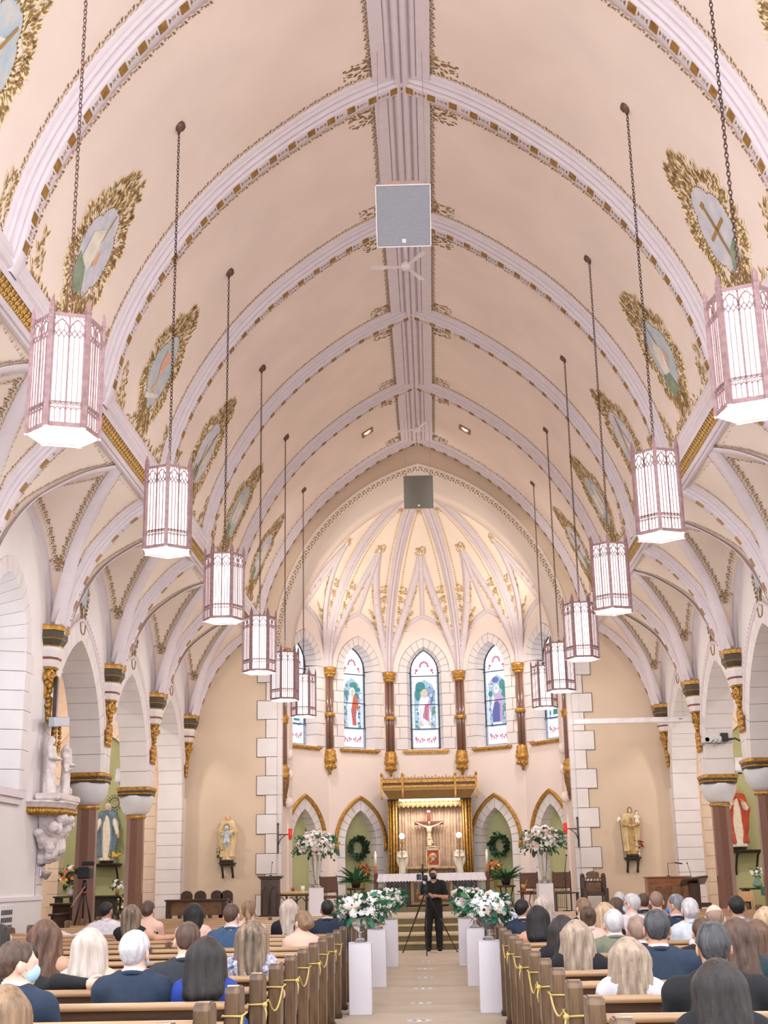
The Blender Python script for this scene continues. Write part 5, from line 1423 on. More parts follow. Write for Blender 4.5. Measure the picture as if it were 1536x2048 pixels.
def limb_hand(mb_pts, wrist, dirv, upv, side, curl=.5, sc_=1.0):
    """palm and five separate bent fingers as tapered tubes; returned as an MB"""
    m = MB(); d = Vector(dirv).normalized(); u = Vector(upv); u = (u - u.dot(d) * d).normalized(); x = d.cross(u) * side
    w = Vector(wrist)
    m.ball(w + d * .045, .038, 10, 7, 0, (1, 1, 1))
    pal = MB(); pal.v = []
    m.tube([w, w + d * .03, w + d * .085], [.026, .032, .030], 8)
    for off, r in ((-.022, .022), (0, .023), (.022, .021)): m.tube([w + d * .02 + x * off * .6, w + d * .088 + x * off], [.018, .014], 7)
    for k, (off, L) in enumerate(((-.030, .072), (-.010, .082), (.010, .077), (.029, .060))):
        p = w + d * .086 + x * off; pts = [p]; a = 0
        for j in range(3):
            a += curl * (.35 + .3 * j); seg = L * (.45, .32, .26)[j]; p = p + (d * math.cos(a) - u * math.sin(a)) * seg * sc_; pts.append(p)
        m.tube(pts, [.0098, .0092, .0082, .0062], 7); m.ball(pts[-1], .0064, 6, 4)
    p = w + d * .028 - x * .026; pts = [p, p - x * .020 + d * .026, p - x * .030 + d * .052 - u * .012 * curl, p - x * .026 + d * .074 - u * .03 * curl]
    m.tube(pts, [.014, .012, .0105, .008], 7); m.ball(pts[-1], .008, 6, 4)
    return m
def merge_into(me, mb, mi=0):
    """append builder geometry to a mesh datablock (one continuous object)"""
    bm = bmesh.new(); bm.from_mesh(me); vs = [bm.verts.new(v) for v in mb.v]
    for f in mb.f:
        try: fc = bm.faces.new([vs[i] for i in f]); fc.smooth = True; fc.material_index = mi
        except ValueError: pass
    bm.to_mesh(me); bm.free()
def body_joints(H, arms, slump, female):
    sh = .40 * H * 1.0
    return sh
def seated(name, label, x, row_y, ztop, yaw=0.0, head=0.0, nod=0.0, tilt=0.0, hair='short', hc='brown', skin='fair', top='navy', female=False, mask=None, arm=None, wide=1.0, neck='suit', sleeves=True, child=False, res=None, glasses=False, lean=0.0, hscale=1.0, extra=None, group=None):
    """a seated figure: origin on the floor below the hips; +Y is the way they face"""
    T = thing(name, label, 'person', (x, row_y, 0), yaw, group)
    seat = .46
    scale = (ztop - .50) / .84
    if child: hs = .85
    res = res or (.017 if row_y < 9 else .022 if row_y < 14 else .028)
    k = scale; sw = (.175 if not female else .150) * wide * max(.9, k)
    zs = seat + .565 * k                                  # shoulder line
    hz = seat + .745 * k                                 # head centre
    ly = .05 + lean
    hcn = np.array([lean * .2, ly + .03 + .02 * nod, hz + .01]); hr = rotz(head) @ rotx(-nod) @ roty(tilt)
    hs = min(1.12, .97 + .1 * (k - 1)) * hscale
    hrS = hr * 1.0
    def torso(S, g=0.0, legs=True, armsx=True, low=False):
        S.ell((0, -.01, seat + .10), (.165 * wide + g, .12 + g, .12 + g), .06)
        S.ell((0, -.01 + ly * .5, seat + .28 * k), ((.135 if female else .150) * wide + g, .10 + g, .17 * k + g), .08)
        S.ell((0, ly * .8, seat + .44 * k), (sw * .95 + g, .105 + g, .16 * k + g), .07)
        if female: 
            for s in (-1, 1): S.ell((s * .07, ly + .085, seat + .42 * k), (.06 + g, .05 + g, .055 + g), .05)
        S.cone((-sw, ly, zs - .03), (sw, ly, zs - .03), .062 + g, .062 + g, .06)
        S.cone((-.06, ly, zs + .01), (.06, ly, zs + .01), .055 + g * .6, .055 + g * .6, .07)
    A = []
    for s in (-1, 1):
        sh = (s * (sw + .015), ly, zs - .045); el = (s * (sw + .065), ly + .05, seat + .30 * k); wr = (s * .12, ly + .27, seat + .19)
        if arm and s in arm: el, wr = arm[s][0], arm[s][1]
        A.append((s, sh, el, wr))
    def armsf(S, g, fore=True):
        for s, sh, el, wr in A:
            S.cone(sh, el, .052 + g, .043 + g, .05)
            if fore: S.cone(el, wr, .043 + g, .028 + g, .03)
    def legsf(S, g):
        for s in (-1, 1):
            S.cone((s * .09, .02, seat + .08), (s * .10, .46, seat + .10), .085 + g, .058 + g, .05); S.cone((s * .10, .46, seat + .10), (s * .10, .48, .10), .055 + g, .038 + g, .03)
    S = SDF(); torso(S); armsf(S, 0); legsf(S, 0)
    for s in (-1, 1): S.cone((s * .10, .47, .05), (s * .11, .62, .035), .04, .032, .03)
    S.cone((0, ly - .005, zs), (hcn[0] * .7, ly + .012, hz - .05), .058, .052, .04)
    head_sdf(S, hcn, hrS, face=bool(mask) or abs(head) > .5)
    me = S.mesh('body', SKIN[skin], res)
    for s, sh, el, wr in A:
        d = Vector(wr) - Vector(el); hm = limb_hand(None, wr, d, (0, 0, 1) if not (arm and s in arm) else (0, -1, .3), s, .7); merge_into(me, hm)
    em = MB()
    for s in (-1, 1): em.ball((0, 0, 0), .030, 8, 6, 0, (.38, .68, 1.1), Matrix.Translation(Vector(hcn + hrS @ np.array((s * .083, -.010, -.012)))) @ Matrix(hrS.tolist()).to_4x4() @ Matrix.Rotation(s * .35, 4, 'Z'))
    merge_into(me, em)
    link('body', me, T)
    # garment
    S2 = SDF(); torso(S2, .014)
    if sleeves: armsf(S2, .012)
    legsf(S2, .012)
    nz = zs + (.035 if neck in ('suit', 'shirt') else .0)
    cut = {'suit': .068, 'shirt': .066, 'round': .10, 'halter': .09, 'low': .17}.get(neck, .08)
    yy = ly
    S2.ell((hcn[0] * .4, yy - .0, nz + .075 + (.02 if neck == 'low' else 0)), (cut * 1.05, cut * 1.0, .10), .015, 's')
    if neck == 'low':                                     # low back: skin shows between the shoulder blades
        S2.ell((0, ly - .14, zs - .06), (.15, .16, .16), .02, 's'); S2.fn(lambda P: P[..., 2] - (zs - .075), 0, 'i')
        for s in (-1, 1): S2.cone((s * .10, ly - .085, zs - .10), (s * .075, ly - .01, zs + .062), .012, .012, .01); S2.cone((s * .10, ly + .09, zs - .10), (s * .075, ly - .01, zs + .062), .012, .012, .01)
    if neck == 'halter':
        for s in (-1, 1): S2.ell((s * .16, ly - .10, zs - .02), (.09, .14, .12), .02, 's')
    fr_ = 9 if not female else 13
    S2.fn(lambda P: .0035 * np.sin(P[..., 2] * 38 + P[..., 0] * 22) * np.sin(P[..., 0] * 17 + P[..., 1] * 9), 0, 'd')
    S2.fn(lambda P: .09 - P[..., 2], 0, 'i')
    link('outfit', S2.mesh('outfit', CL[top], res * 1.1), T)
    if neck in ('suit', 'shirt'):
        c = MB(); cc_ = CL['white'] if neck == 'suit' else CL[top]
        fr = []
        for i in range(17):
            a = 2 * PI * i / 16; fr.append((hcn[0] * .5 + .064 * math.sin(a), ly + .004 + .064 * math.cos(a), zs + .052 + .012 * math.cos(a + PI)))
        vs = []
        for (px_, py_, pz_) in fr:
            vs += [(px_ * 1.16, ly + (py_ - ly) * 1.12, pz_ - .050), (px_ * 1.04, ly + (py_ - ly) * 1.02, pz_ + .030), (px_ * .94, ly + (py_ - ly) * .95, pz_ + .030)]
        c.add(vs, [(3 * i + j, 3 * i + j + 1, 3 * (i + 1) + j + 1, 3 * (i + 1) + j) for i in range(16) for j in (0, 1)], 0, True)
        c.build('shirt_collar', cc_, T)
        if neck == 'suit': c = MB(); c.tube([(hcn[0] * .4 + .082 * math.sin(a), ly + .01 + .080 * math.cos(a), zs + .036 - .028 * math.cos(a)) for a in [i * PI / 9 for i in range(18)]], .015, 6, 0, True); c.build('jacket_collar', CL[top], T)
    # hair
    Hs = SDF(); Tp = lambda p: tuple(hcn + hrS @ np.array(p, float))
    back = lambda P: (P - hcn) @ hrS
    col = HAIR[hc]
    g = .010
    if hair in ('short', 'crop', 'bald', 'fringe'):
        th = {'short': .013, 'crop': .008, 'bald': .007, 'fringe': .014}[hair]
        Hs.ell(Tp((0, -.014, .026)), (.077 + th, .097 + th, .094 + th), 0, 'u', hrS)
        Hs.ell(Tp((0, -.040, -.04)), (.050 + th, .052 + th, .05), .03, 'u', hrS)
        Hs.fn(lambda P: np.maximum(0, .01 - back(P)[..., 2]) * .13, 0, 'd')
        Hs.fn(lambda P: (back(P)[..., 1] - .055 - .35 * (back(P)[..., 2] - .02)) * .9, 0, 'i')
        Hs.fn(lambda P: (-.072 - back(P)[..., 2] + np.maximum(0, back(P)[..., 1] + .02) * 1.6) * .7, 0, 'i')
        if hair in ('bald',): Hs.fn(lambda P: back(P)[..., 2] - .045 + back(P)[..., 1] * .4, 0, 'i')
        for s in (-1, 1): Hs.ell(Tp((s * .098, .006, -.030)), (.042, .042, .050), .004, 's', hrS)
        Hs.fn(lambda P: .0035 * np.sin(P[..., 0] * 160 + P[..., 2] * 60) * np.sin(P[..., 2] * 120), 0, 'd')
    elif hair in ('bob', 'long', 'wavy', 'curly'):
        Hs.ell(Tp((0, -.018, .024)), (.094, .112, .108), 0, 'u', hrS)
        L = {'bob': .20, 'long': .34, 'wavy': .36, 'curly': .34}[hair]; wd = {'bob': .105, 'long': .085, 'wavy': .115, 'curly': .12}[hair]
        zb = L * hs
        for s in (-1, 1): Hs.cone(Tp((s * .055, -.03, .0)), (hcn[0] + s * wd * .75, hcn[1] - .085, hcn[2] - zb), .062, .055 if hair != 'long' else .04, .05)
        Hs.cone(Tp((0, -.06, .0)), (hcn[0], hcn[1] - .11, hcn[2] - zb * 1.02), .075, .055, .06)
        for s in (-1, 1): Hs.cone(Tp((s * .03, -.055, .0)), (hcn[0] + s * wd * .42, hcn[1] - .10, hcn[2] - zb * (1.05 if s < 0 else .98)), .07, .05, .05)
        for s in (-1, 1): Hs.cone(Tp((s * .078, .01, .02)), (hcn[0] + s * wd, hcn[1] - .03, hcn[2] - zb * .72), .028, .035, .03)
        Hs.ell(Tp((0, .075, -.03)), (.062, .07, .10), .02, 's', hrS)
        st_ = strands(11 if hair != 'curly' else 8, {'bob': .004, 'long': .006, 'wavy': .011, 'curly': .014}[hair], phase=x * 3)
        Hs.fn(lambda P: st_(P - np.array([hcn[0], hcn[1] - .04, hcn[2]])), 0, 'd')
    elif hair in ('updo', 'bun', 'pony'):
        Hs.ell(Tp((0, -.018, .024)), (.088, .108, .103), 0, 'u', hrS); Hs.ell(Tp((0, -.06, -.035)), (.066, .055, .06), .03, 'u', hrS)
        if hair == 'bun': Hs.ell(Tp((0, -.115, .04)), (.045, .045, .045), .012, 'u', hrS)
        elif hair == 'updo':
            for (a, b, c) in ((0, -.115, .02), (-.03, -.11, -.02), (.03, -.11, -.02), (.0, -.10, .055)): Hs.ell(Tp((a, b, c)), (.042, .038, .036), .012, 'u', hrS)
        else:
            Hs.ell(Tp((0, -.118, .045)), (.03, .03, .03), .01, 'u', hrS); Hs.poly([Tp((0, -.13, .04)), (hcn[0] + .02, hcn[1] - .17, hcn[2] - .10), (hcn[0] + .04, hcn[1] - .14, hcn[2] - .26)], [.028, .036, .016], .02)
        Hs.ell(Tp((0, .085, -.035)), (.066, .08, .09), .012, 's', hrS)
        for s in (-1, 1): Hs.ell(Tp((s * .085, 0.01, -.03)), (.018, .024, .034), .004, 's', hrS)
        Hs.fn(lambda P: .004 * np.sin(P[..., 0] * 110 + 30 * P[..., 2]) * np.sin(P[..., 2] * 90 + P[..., 1] * 50), 0, 'd')
    if hair != 'none': link('hair', Hs.mesh('hair', col, res * (.75 if row_y < 9 else .85)), T)
    if mask:
        Ms = SDF(); Ms.ell(Tp((0, .034, -.055)), (.068, .076, .058), 0, 'u', hrS); Ms.ell(Tp((0, .09, -.035)), (.026, .030, .030), .03, 'u', hrS)
        Ms.fn(lambda P: .028 - back(P)[..., 1], 0, 'i')
        me = Ms.mesh('mask', MASKM[mask], res * .8); o = link('mask', me, T)
        lp = MB()
        for s in (-1, 1): lp.tube([Tp((s * .066, .03, -.035)), Tp((s * .082, .005, .01)), Tp((s * .084, -.018, .0)), Tp((s * .08, -.01, -.04)), Tp((s * .064, .03, -.075))], .002, 4)
        lp.build('ear_loop', MASKM[mask], o)
    if glasses:
        gl = MB()
        for s in (-1, 1):
            gl.tube([Tp((s * .034 + .021 * math.cos(a), .106, .004 + .016 * math.sin(a))) for a in [i * PI / 5 for i in range(10)]], .0022, 4, 0, True); gl.tube([Tp((s * .055, .104, .008)), Tp((s * .082, .02, .012)), Tp((s * .084, -.01, .0))], .0022, 4)
        gl.tube([Tp((-.013, .108, .006)), Tp((.013, .108, .006))], .002, 4); gl.build('glasses', mat('dark_frame', (40, 34, 34), .4), T)
    return T
# ================================================================ pews
WR = mat('pew_rail_wood', (186, 150, 110), .35, rgb2=(150, 112, 76), scale=5, stretch=(.3, 6, 6), coat=.3)
WE = mat('pew_end_wood', (120, 93, 64), .4, rgb2=(82, 58, 38), scale=7, stretch=(4, 4, .5), coat=.3)
WD = mat('pew_dark_wood', (84, 58, 40), .5, rgb2=(58, 38, 26), scale=6, stretch=(.4, 5, 5))
CORD = mat('yellow_cord', (204, 178, 100), .7)
def pew_parts(x0, x1):
    """x0 < x1; the aisle end is at the side nearer x=0"""
    L = x1 - x0; parts = []
    X0, X1 = x0, x1; x0 += .045; x1 -= .045; L = x1 - x0
    m = MB()
    fr = [(Vector((x, 0, 0)), Vector((0, 1, 0)), Vector((0, 0, 1))) for x in (x0, x1)]
    m.sweep(fr, [(-.02, .845), (-.022, .865), (-.012, .882), (.006, .888), (.03, .882), (.042, .865), (.04, .845)], 0, True, closed=True); parts.append(('top_rail', m.mesh('top_rail', WR)))
    m = MB(); m.sweep(fr, [(-.045, .742), (-.05, .76), (-.045, .778), (-.02, .784), (.0, .778), (.0, .742)], 0, True, closed=True); parts.append(('book_rail', m.mesh('book_rail', WR)))
    m = MB(); m.add([(x0, .0, .85), (x1, .0, .85), (x1, .07, .42), (x0, .07, .42), (x0, .03, .85), (x1, .03, .85), (x1, .10, .42), (x0, .10, .42)], [(0, 1, 2, 3), (7, 6, 5, 4), (0, 4, 5, 1), (3, 2, 6, 7)]); parts.append(('backrest', m.mesh('backrest', WD)))
    m = MB(); m.box(x0, x1, -.05, .01, .62, .635); m.box(x0, x1, -.055, -.045, .62, .70); parts.append(('book_shelf', m.mesh('book_shelf', WD)))
    m = MB(); m.bbox(((x0 + x1) / 2, .29, .44), (L, .46, .035), 0, .01); parts.append(('seat', m.mesh('seat', WR)))
    m = MB(); m.bbox(((x0 + x1) / 2, -.20, .17), (L - .1, .14, .06), 0, .015); 
    parts.append(('kneeler', m.mesh('kneeler', WD)))
    for x in (x0, x1, (x0 + x1) / 2):
        m = MB()
        m.box(x - .02, x + .02, .10, .46, .02, .42); parts.append(('seat_support', m.mesh('seat_support', WD)))
    for x in (X0, X1):
        m = MB(); w_ = .043
        # rounded post with a projecting upper wing, foot block
        P = [(-.03, .0), (-.03, .93), (-.02, .955), (.0, .968), (.03, .972), (.12, .966), (.16, .95), (.185, .92), (.185, .60), (.175, .56), (.14, .545), (.07, .54), (.07, .0)]
        M = Matrix(((0, 1, 0, x), (1, 0, 0, 0), (0, 0, 1, 0), (0, 0, 0, 1)))
        m.prism([(a, b) for a, b in P[::-1]], M, -w_ + .008, w_ - .008); m.prism([(a * .9 + .005, min(b, .96)) for a, b in P[::-1]], M, -w_, w_)
        parts.append(('pew_end', m.mesh('pew_end', WE)))
        m = MB(); m.bbox((x, .03, .03), (.11, .16, .06), 0, .01); parts.append(('foot', m.mesh('foot', WD)))
    return parts
PY0 = 5.76
rows = list(range(-1, 20))
PEWY = [PY0 + 1.0 * i for i in rows]
pp = {-1: pew_parts(-5.85, -.995), 1: pew_parts(.95, 5.85)}
ordn = ['front-most and nearest the camera', 'second', 'third', 'fourth', 'fifth', 'sixth', 'seventh', 'eighth', 'ninth', 'tenth', 'eleventh', 'twelfth', 'thirteenth', 'fourteenth', 'fifteenth', 'sixteenth', 'seventeenth', 'eighteenth', 'nineteenth', 'twentieth', 'last']
for side in (-1, 1):
    for i, y in enumerate(PEWY):
        T = thing('pew', 'long wooden pew with rounded end posts %s of the aisle, %s' % ('left' if side < 0 else 'right', 'nearest the camera' if i == 0 else 'nearest the altar' if i == len(PEWY) - 1 else ordn[i] + ' row from the camera'), 'pew', (0, y, 0), 0, 'pews %s of the aisle' % ('left' if side < 0 else 'right'))
        for nm, me in pp[side]: link(nm, me, T)
        if (i % 3 == 1) or i in (6, 8, 9, 13):         # small centre post on the back
            m = MB(); m.bbox((side * 2.77, -.03, .86), (.06, .07, .12), 0, .015); m.build('divider', WE, T)
# yellow cords closing off pews
def cord(side, i, j, sag, lab):
    x = -.995 if side < 0 else .95; y0, y1 = PEWY[i], PEWY[j]
    T = thing('barrier_rope', lab, 'rope', (x, y0, .78), 0, 'yellow ropes tied across the pew ends')
    m = MB(); lp = [(.055 * sx, yy, 0) for sx, yy in ((-1, -.04), (1, -.04), (1, .19), (-1, .19))]
    m.tube([(a, b, .005 * k) for k, (a, b, c) in enumerate(lp)], .0065, 6, 0, True); m.build('knot_loop', CORD, T)
    m = MB(); m.tube([(a, b + (y1 - y0), .03) for a, b, c in lp], .0065, 6, 0, True); m.build('knot_loop', CORD, T)
    m = MB(); n = 12; sx = .06 * (1 if side < 0 else -1)
    m.tube([(sx, .19 + (y1 - y0 - .23) * k / n, .0 + .03 * k / n - sag * 4 * (k / n) * (1 - k / n)) for k in range(n + 1)], .006, 6); m.build('strand', CORD, T)
    m = MB(); m.tube([(sx, -.04, 0), (sx * 1.2, -.06, -.05), (sx * 1.1, -.05, -.10)], .006, 5); m.ball((sx, -.04, 0), .018, 8, 5); m.build('tail', CORD, T)
LN = ['second', 'third', 'fourth', 'fifth', 'sixth', 'seventh', 'eighth', 'ninth', 'tenth', 'eleventh']
for (side, i, j, sag) in ((-1, 2, 3, .22), (-1, 4, 5, .10), (-1, 6, 7, .10), (-1, 8, 9, .08), (-1, 10, 11, .08), (1, 1, 2, .10), (1, 3, 4, .06), (1, 5, 6, .10), (1, 7, 8, .05), (1, 9, 10, .08), (1, 12, 13, .06)):
    cord(side, i, j, sag, 'yellow cord rope tied between the %s and next pew posts %s of the aisle' % (ordn[i], 'left' if side < 0 else 'right'))
# ================================================================ congregation
def pl(px, py, Y):
    r = min(PEWY, key=lambda v: abs(v + .32 - Y)); y = r + .27
    P = atY(px, py, y + .05)
    return P.x, y, P.z
PPL = [
 ('man', 28, 1883, 7.1, dict(yaw=-.25, head=-.75, hair='crop', hc='brown', top='navy', mask='blue', neck='suit', wide=1.1), 'man in navy suit and light blue mask at the left edge, facing the aisle'),
 ('woman', 91, 1840, 10.1, dict(hair='curly', hc='redbrown', top='brownstrap', female=True, neck='low', skin='tan', sleeves=False), 'woman with full frizzy brown hair and bare shoulders in the left pews'),
 ('woman', 0, 1852, 11.1, dict(head=-.9, hair='bob', hc='dark', top='black', female=True, mask='navy'), 'dark-haired woman with a navy mask facing the aisle at the far left edge'),
 ('woman', 180, 1860, 9.1, dict(hair='bob', hc='platinum', top='peach', female=True, neck='low', skin='fair', sleeves=False), 'woman with a platinum blonde bob and bare back in the left pews'),
 ('man', 270, 1865, 8.1, dict(hair='short', hc='white', top='navy', mask='blue', head=-.25, wide=1.02), 'white-haired man in a navy suit jacket'),
 ('man', 375, 1846, 9.1, dict(hair='crop', hc='brown', top='charcoal', wide=1.12, nod=.25), 'man with cropped brown hair in charcoal jacket, one row beyond the white-haired man'),
 ('man', 215, 1804, 18.1, dict(head=-.6, yaw=.15, hair='crop', hc='black', top='white', neck='shirt', mask='black', skin='olive', arm={-1: ((-.42, -.02, .83), (-.62, -.15, .93))}), 'man in a white shirt with one arm along the pew, head turned right'),
 ('woman', 263, 1810, 16.1, dict(hair='long', hc='ombre', top='black', female=True, arm={1: ((.36, -.10, .90), (.62, -.18, .92))}, skin='tan', sleeves=False, neck='round'), 'woman with long streaked blonde hair in a black sleeveless top, arm along the pew'),
 ('woman', 297, 1801, 18.1, dict(hair='updo', hc='brown', top='black', female=True, neck='low', skin='fair', sleeves=False, head=-.3), 'woman with pinned-up brown hair beside the woman in black'),
 ('woman', 388, 1807, 16.1, dict(hair='long', hc='black', top='peach', female=True, neck='round'), 'woman with straight long black hair in the left pews'),
 ('man', 463, 1807, 14.1, dict(hair='crop', hc='brown', top='bluesuit', head=-.3, mask='blue', wide=1.05), 'man with short brown hair in a slate blue suit'),
 ('woman', 497, 1799, 16.1, dict(hair='pony', hc='lightbrown', top='peach', female=True, neck='low', skin='fair', sleeves=False), 'woman with blonde ponytail in a backless peach dress'),
 ('woman', 427, 1878, 8.1, dict(hair='bob', hc='dark', top='royal', female=True, neck='round', wide=.92), 'woman with a dark bob in a royal blue dress near the aisle'),
 ('woman', 510, 1843, 10.1, dict(hair='wavy', hc='ombre', top='floralnavy', female=True, neck='round', sleeves=False), 'woman with dark wavy hair with blonde ends in a white and navy floral dress'),
 ('woman', 578, 1799, 17.1, dict(hair='long', hc='platinum', top='black', female=True), 'woman with long ash-white hair, several rows ahead'),
 ('woman', 604, 1823, 14.1, dict(hair='updo', hc='lightbrown', top='floral', female=True, head=.8, mask='black', neck='low', glasses=True), 'woman with blonde updo and black mask looking left in a white floral top'),
 ('man', 656, 1800, 17.1, dict(hair='crop', hc='black', top='navy', skin='olive'), 'dark-haired man in a navy jacket beside the aisle flowers'),
 ('man', 696, 1787, 22.1, dict(hair='crop', hc='dark', top='charcoal', skin='tan'), 'dark-haired man in the far left pews near the plant stand'),
 ('man', 1008, 1787, 20.1, dict(hair='short', hc='white', top='lightblue'), 'white-haired man just behind the right aisle flowers'),
 ('man', 1034, 1799, 16.1, dict(hair='crop', hc='black', top='navy', mask='blue', head=-.6, skin='olive'), 'dark-haired man in blue mask and navy jacket beside the right aisle flowers'),
 ('woman', 1086, 1791, 17.1, dict(hair='long', hc='platinum', top='floralnavy', female=True), 'woman with long platinum hair in the right pews'),
 ('woman', 1075, 1813, 14.1, dict(hair='bob', hc='black', top='dkblue', female=True, neck='halter', sleeves=False, skin='tan'), 'woman with sleek black hair in a midnight blue halter dress'),
 ('woman', 1115, 1834, 11.1, dict(hair='wavy', hc='dark', top='black', female=True), 'dark-haired woman in black close to the right aisle'),
 ('woman', 1152, 1844, 10.1, dict(hair='curly', hc='ash', top='black', female=True, neck='round'), 'woman with half-up curled ash blonde hair in a black dress'),
 ('woman', 1165, 1796, 16.1, dict(hair='pony', hc='lightbrown', top='black', female=True, mask='black', head=.5), 'woman with blonde ponytail and black mask'),
 ('child', 1175, 1814, 14.1, dict(hair='bun', hc='brown', top='peach', female=True, child=True, wide=.8, hscale=.85), 'child with brown hair in a bun'),
 ('woman', 1208, 1807, 15.1, dict(hair='wavy', hc='blonde', top='black', female=True, head=.3), 'woman with loose wavy blonde hair'),
 ('man', 1227, 1822, 12.1, dict(hair='short', hc='white', top='olive', skin='fair'), 'balding white-haired man in an olive grey suit'),
 ('man', 1262, 1788, 16.1, dict(hair='short', hc='white', top='white', neck='shirt', head=.9, mask='blue', glasses=True), 'white-haired man with glasses and mask in a white shirt looking left'),
 ('woman', 1232, 1796, 17.1, dict(hair='long', hc='brown', top='black', female=True), 'woman with long brown hair behind the man with glasses'),
 ('person', 1239, 1785, 20.1, dict(hair='short', hc='white', top='grey'), 'person with a white cap of hair far ahead in the right pews'),
 ('man', 1286, 1787, 19.1, dict(hair='crop', hc='brown', top='charcoal', skin='tan'), 'balding brown-haired man in a dark suit far ahead'),
 ('man', 1312, 1783, 17.1, dict(hair='crop', hc='balding', top='grey', skin='fair'), 'man with cropped grey-pink hair in a grey suit'),
 ('man', 1350, 1788, 15.1, dict(hair='crop', hc='grey', top='navy', mask='bright', head=.9, skin='tan'), 'grey-haired man with bright blue mask in a navy suit looking left'),
 ('woman', 1379, 1796, 14.1, dict(hair='updo', hc='white', top='lightblue', female=True), 'woman with fluffy white hair'),
 ('man', 1428, 1810, 12.1, dict(hair='bald', hc='balding', top='white', neck='shirt', skin='fair'), 'bald man in a white shirt in the right pews'),
 ('man', 1472, 1791, 14.1, dict(hair='crop', hc='black', top='grey', skin='olive'), 'man with neat black hair in a light grey suit'),
 ('woman', 1531, 1817, 13.1, dict(hair='wavy', hc='blonde', top='pinknavy', female=True), 'blonde woman at the right edge in a middle row'),
 ('man', 1274, 1836, 11.1, dict(hair='crop', hc='balding', top='navy', skin='tan', nod=.2), 'balding man with cropped hair, head bowed, left of the big dark-haired man'),
 ('man', 1312, 1820, 9.1, dict(hair='short', hc='saltpepper', top='navy', wide=1.25, skin='tan'), 'broad man with dark grey hair in a navy suit in the right pews'),
 ('woman', 1256, 1882, 8.1, dict(hair='wavy', hc='ash', top='white', female=True, neck='round', sleeves=False, skin='tan'), 'woman with long wavy ash blonde hair in a sleeveless white top'),
 ('man', 1425, 1847, 7.1, dict(hair='short', hc='saltpepper', top='black', wide=1.22, skin='tan'), 'man with salt-and-pepper hair in a black suit and white collar'),
 ('woman', 1472, 1839, 9.1, dict(hair='curly', hc='brown', top='teal', female=True), 'woman with dark brown curls to the right of the man in black'),
 ('woman', 1511, 1844, 10.1, dict(hair='wavy', hc='redbrown', top='pinknavy', female=True, tilt=.15), 'woman with long reddish hair in a pink and navy floral dress'),
 ('man', 1404, 1839, 11.1, dict(hair='crop', hc='brown', top='black'), 'man in black mostly hidden behind the salt-and-pepper-haired man'),
 ('woman', 1435, 1928, 6.1, dict(hair='bob', hc='dark', top='black', female=True, hscale=1.05), 'woman with glossy dark brown hair in the foreground at right'),
 ('woman', 10, 1984, 5.9, dict(hair='bob', hc='lightbrown', top='black', female=True), 'woman with light brown hair at the bottom left corner'),
 ('man', 50, 1892, 9.1, dict(hair='crop', hc='dark', top='black', arm={1: ((.30, -.17, .925), (.50, -.235, .92))}), 'person in black hidden behind the man at left, arm stretched along the pew'),
]
for (nm, px, py, Y, kw, lab) in PPL:
    x, y, z = pl(px, py, Y)
    if z > 1.36: z = 1.36
    x = min(x, -1.21) if x < 0 else max(x, 1.21)
    seated('person', lab, x, y, z, group='guests seated in the pews', **kw)
# ================================================================ flowers
LEAFD = mat('leaf_dark_green', (52, 84, 56), .6, rgb2=(30, 54, 38), scale=30); LEAFG = mat('leaf_green', (74, 128, 84), .55, rgb2=(44, 92, 64), scale=30); LEAFT = mat('leaf_teal_green', (56, 140, 110), .5, rgb2=(36, 104, 84), scale=30)
PETW = mat('petal_white', (254, 252, 250), .7, var=.03); PETC = mat('petal_blush', (238, 216, 206), .7, var=.05); PETY = mat('petal_yellow', (242, 206, 92), .7); PETO = mat('petal_orange', (226, 116, 52), .7); PETR = mat('petal_red', (184, 52, 48), .7); PETP = mat('petal_pink', (228, 150, 140), .7)
def rose_mesh(name, m_):
    m = MB()
    for (r, n, z, tl) in ((.30, 3, .34, .1), (.55, 4, .22, .35), (.80, 5, .06, .65), (1.0, 5, -.12, .95)):
        for k in range(n):
            a = 2 * PI * k / n + r * 3; w_ = 1.5 * PI / n; vs = []
            for i in range(4):
                for j in range(3):
                    aa = a + w_ * (i / 3 - .5) * (1.0 if j < 2 else .8); rr = r * (.25 + .55 * j / 2 + .2 * (j == 2)); zz = z - .35 + .45 * (j / 2) * (1 - tl * .5) - (.08 if j == 2 else 0)
                    vs.append((rr * math.cos(aa), rr * math.sin(aa), zz + .25))
            m.add(vs, [(i * 3 + j, i * 3 + j + 1, (i + 1) * 3 + j + 1, (i + 1) * 3 + j) for i in range(3) for j in range(2)], 0, True)
    m.ball((0, 0, .1), .42, 7, 5); return m.mesh(name, m_)
ROSE = {k: rose_mesh('rose_' + k, v) for k, v in (('w', PETW), ('c', PETC), ('y', PETY), ('o', PETO), ('r', PETR), ('p', PETP))}
def leaf_mesh(m_, w_=.32, dr=.15):
    m = MB(); n = 4; vs = []
    for i in range(n + 1):
        t = i / n; ww = w_ * math.sin(PI * min(.98, t * .9 + .08)) ; z = -dr * t * t
        vs += [(-ww, t, z + .04 * (1 - t)), (0, t, z - .03), (ww, t, z + .04 * (1 - t))]
    m.add(vs, [(i * 3 + j, i * 3 + j + 1, (i + 1) * 3 + j + 1, (i + 1) * 3 + j) for i in range(n) for j in (0, 1)], 0, True); return m.mesh('leaf', m_)
LEAF = {'d': leaf_mesh(LEAFD), 'g': leaf_mesh(LEAFG, .26), 't': leaf_mesh(LEAFT, .34), 'n': leaf_mesh(LEAFG, .09, .35)}
def aim(o, d, s, roll=0.0):
    q = Vector(d).normalized().to_track_quat('Z', 'Y'); o.rotation_mode = 'QUATERNION'; o.rotation_quaternion = q @ Matrix.Rotation(roll, 3, 'Z').to_quaternion(); o.scale = (s, s, s)
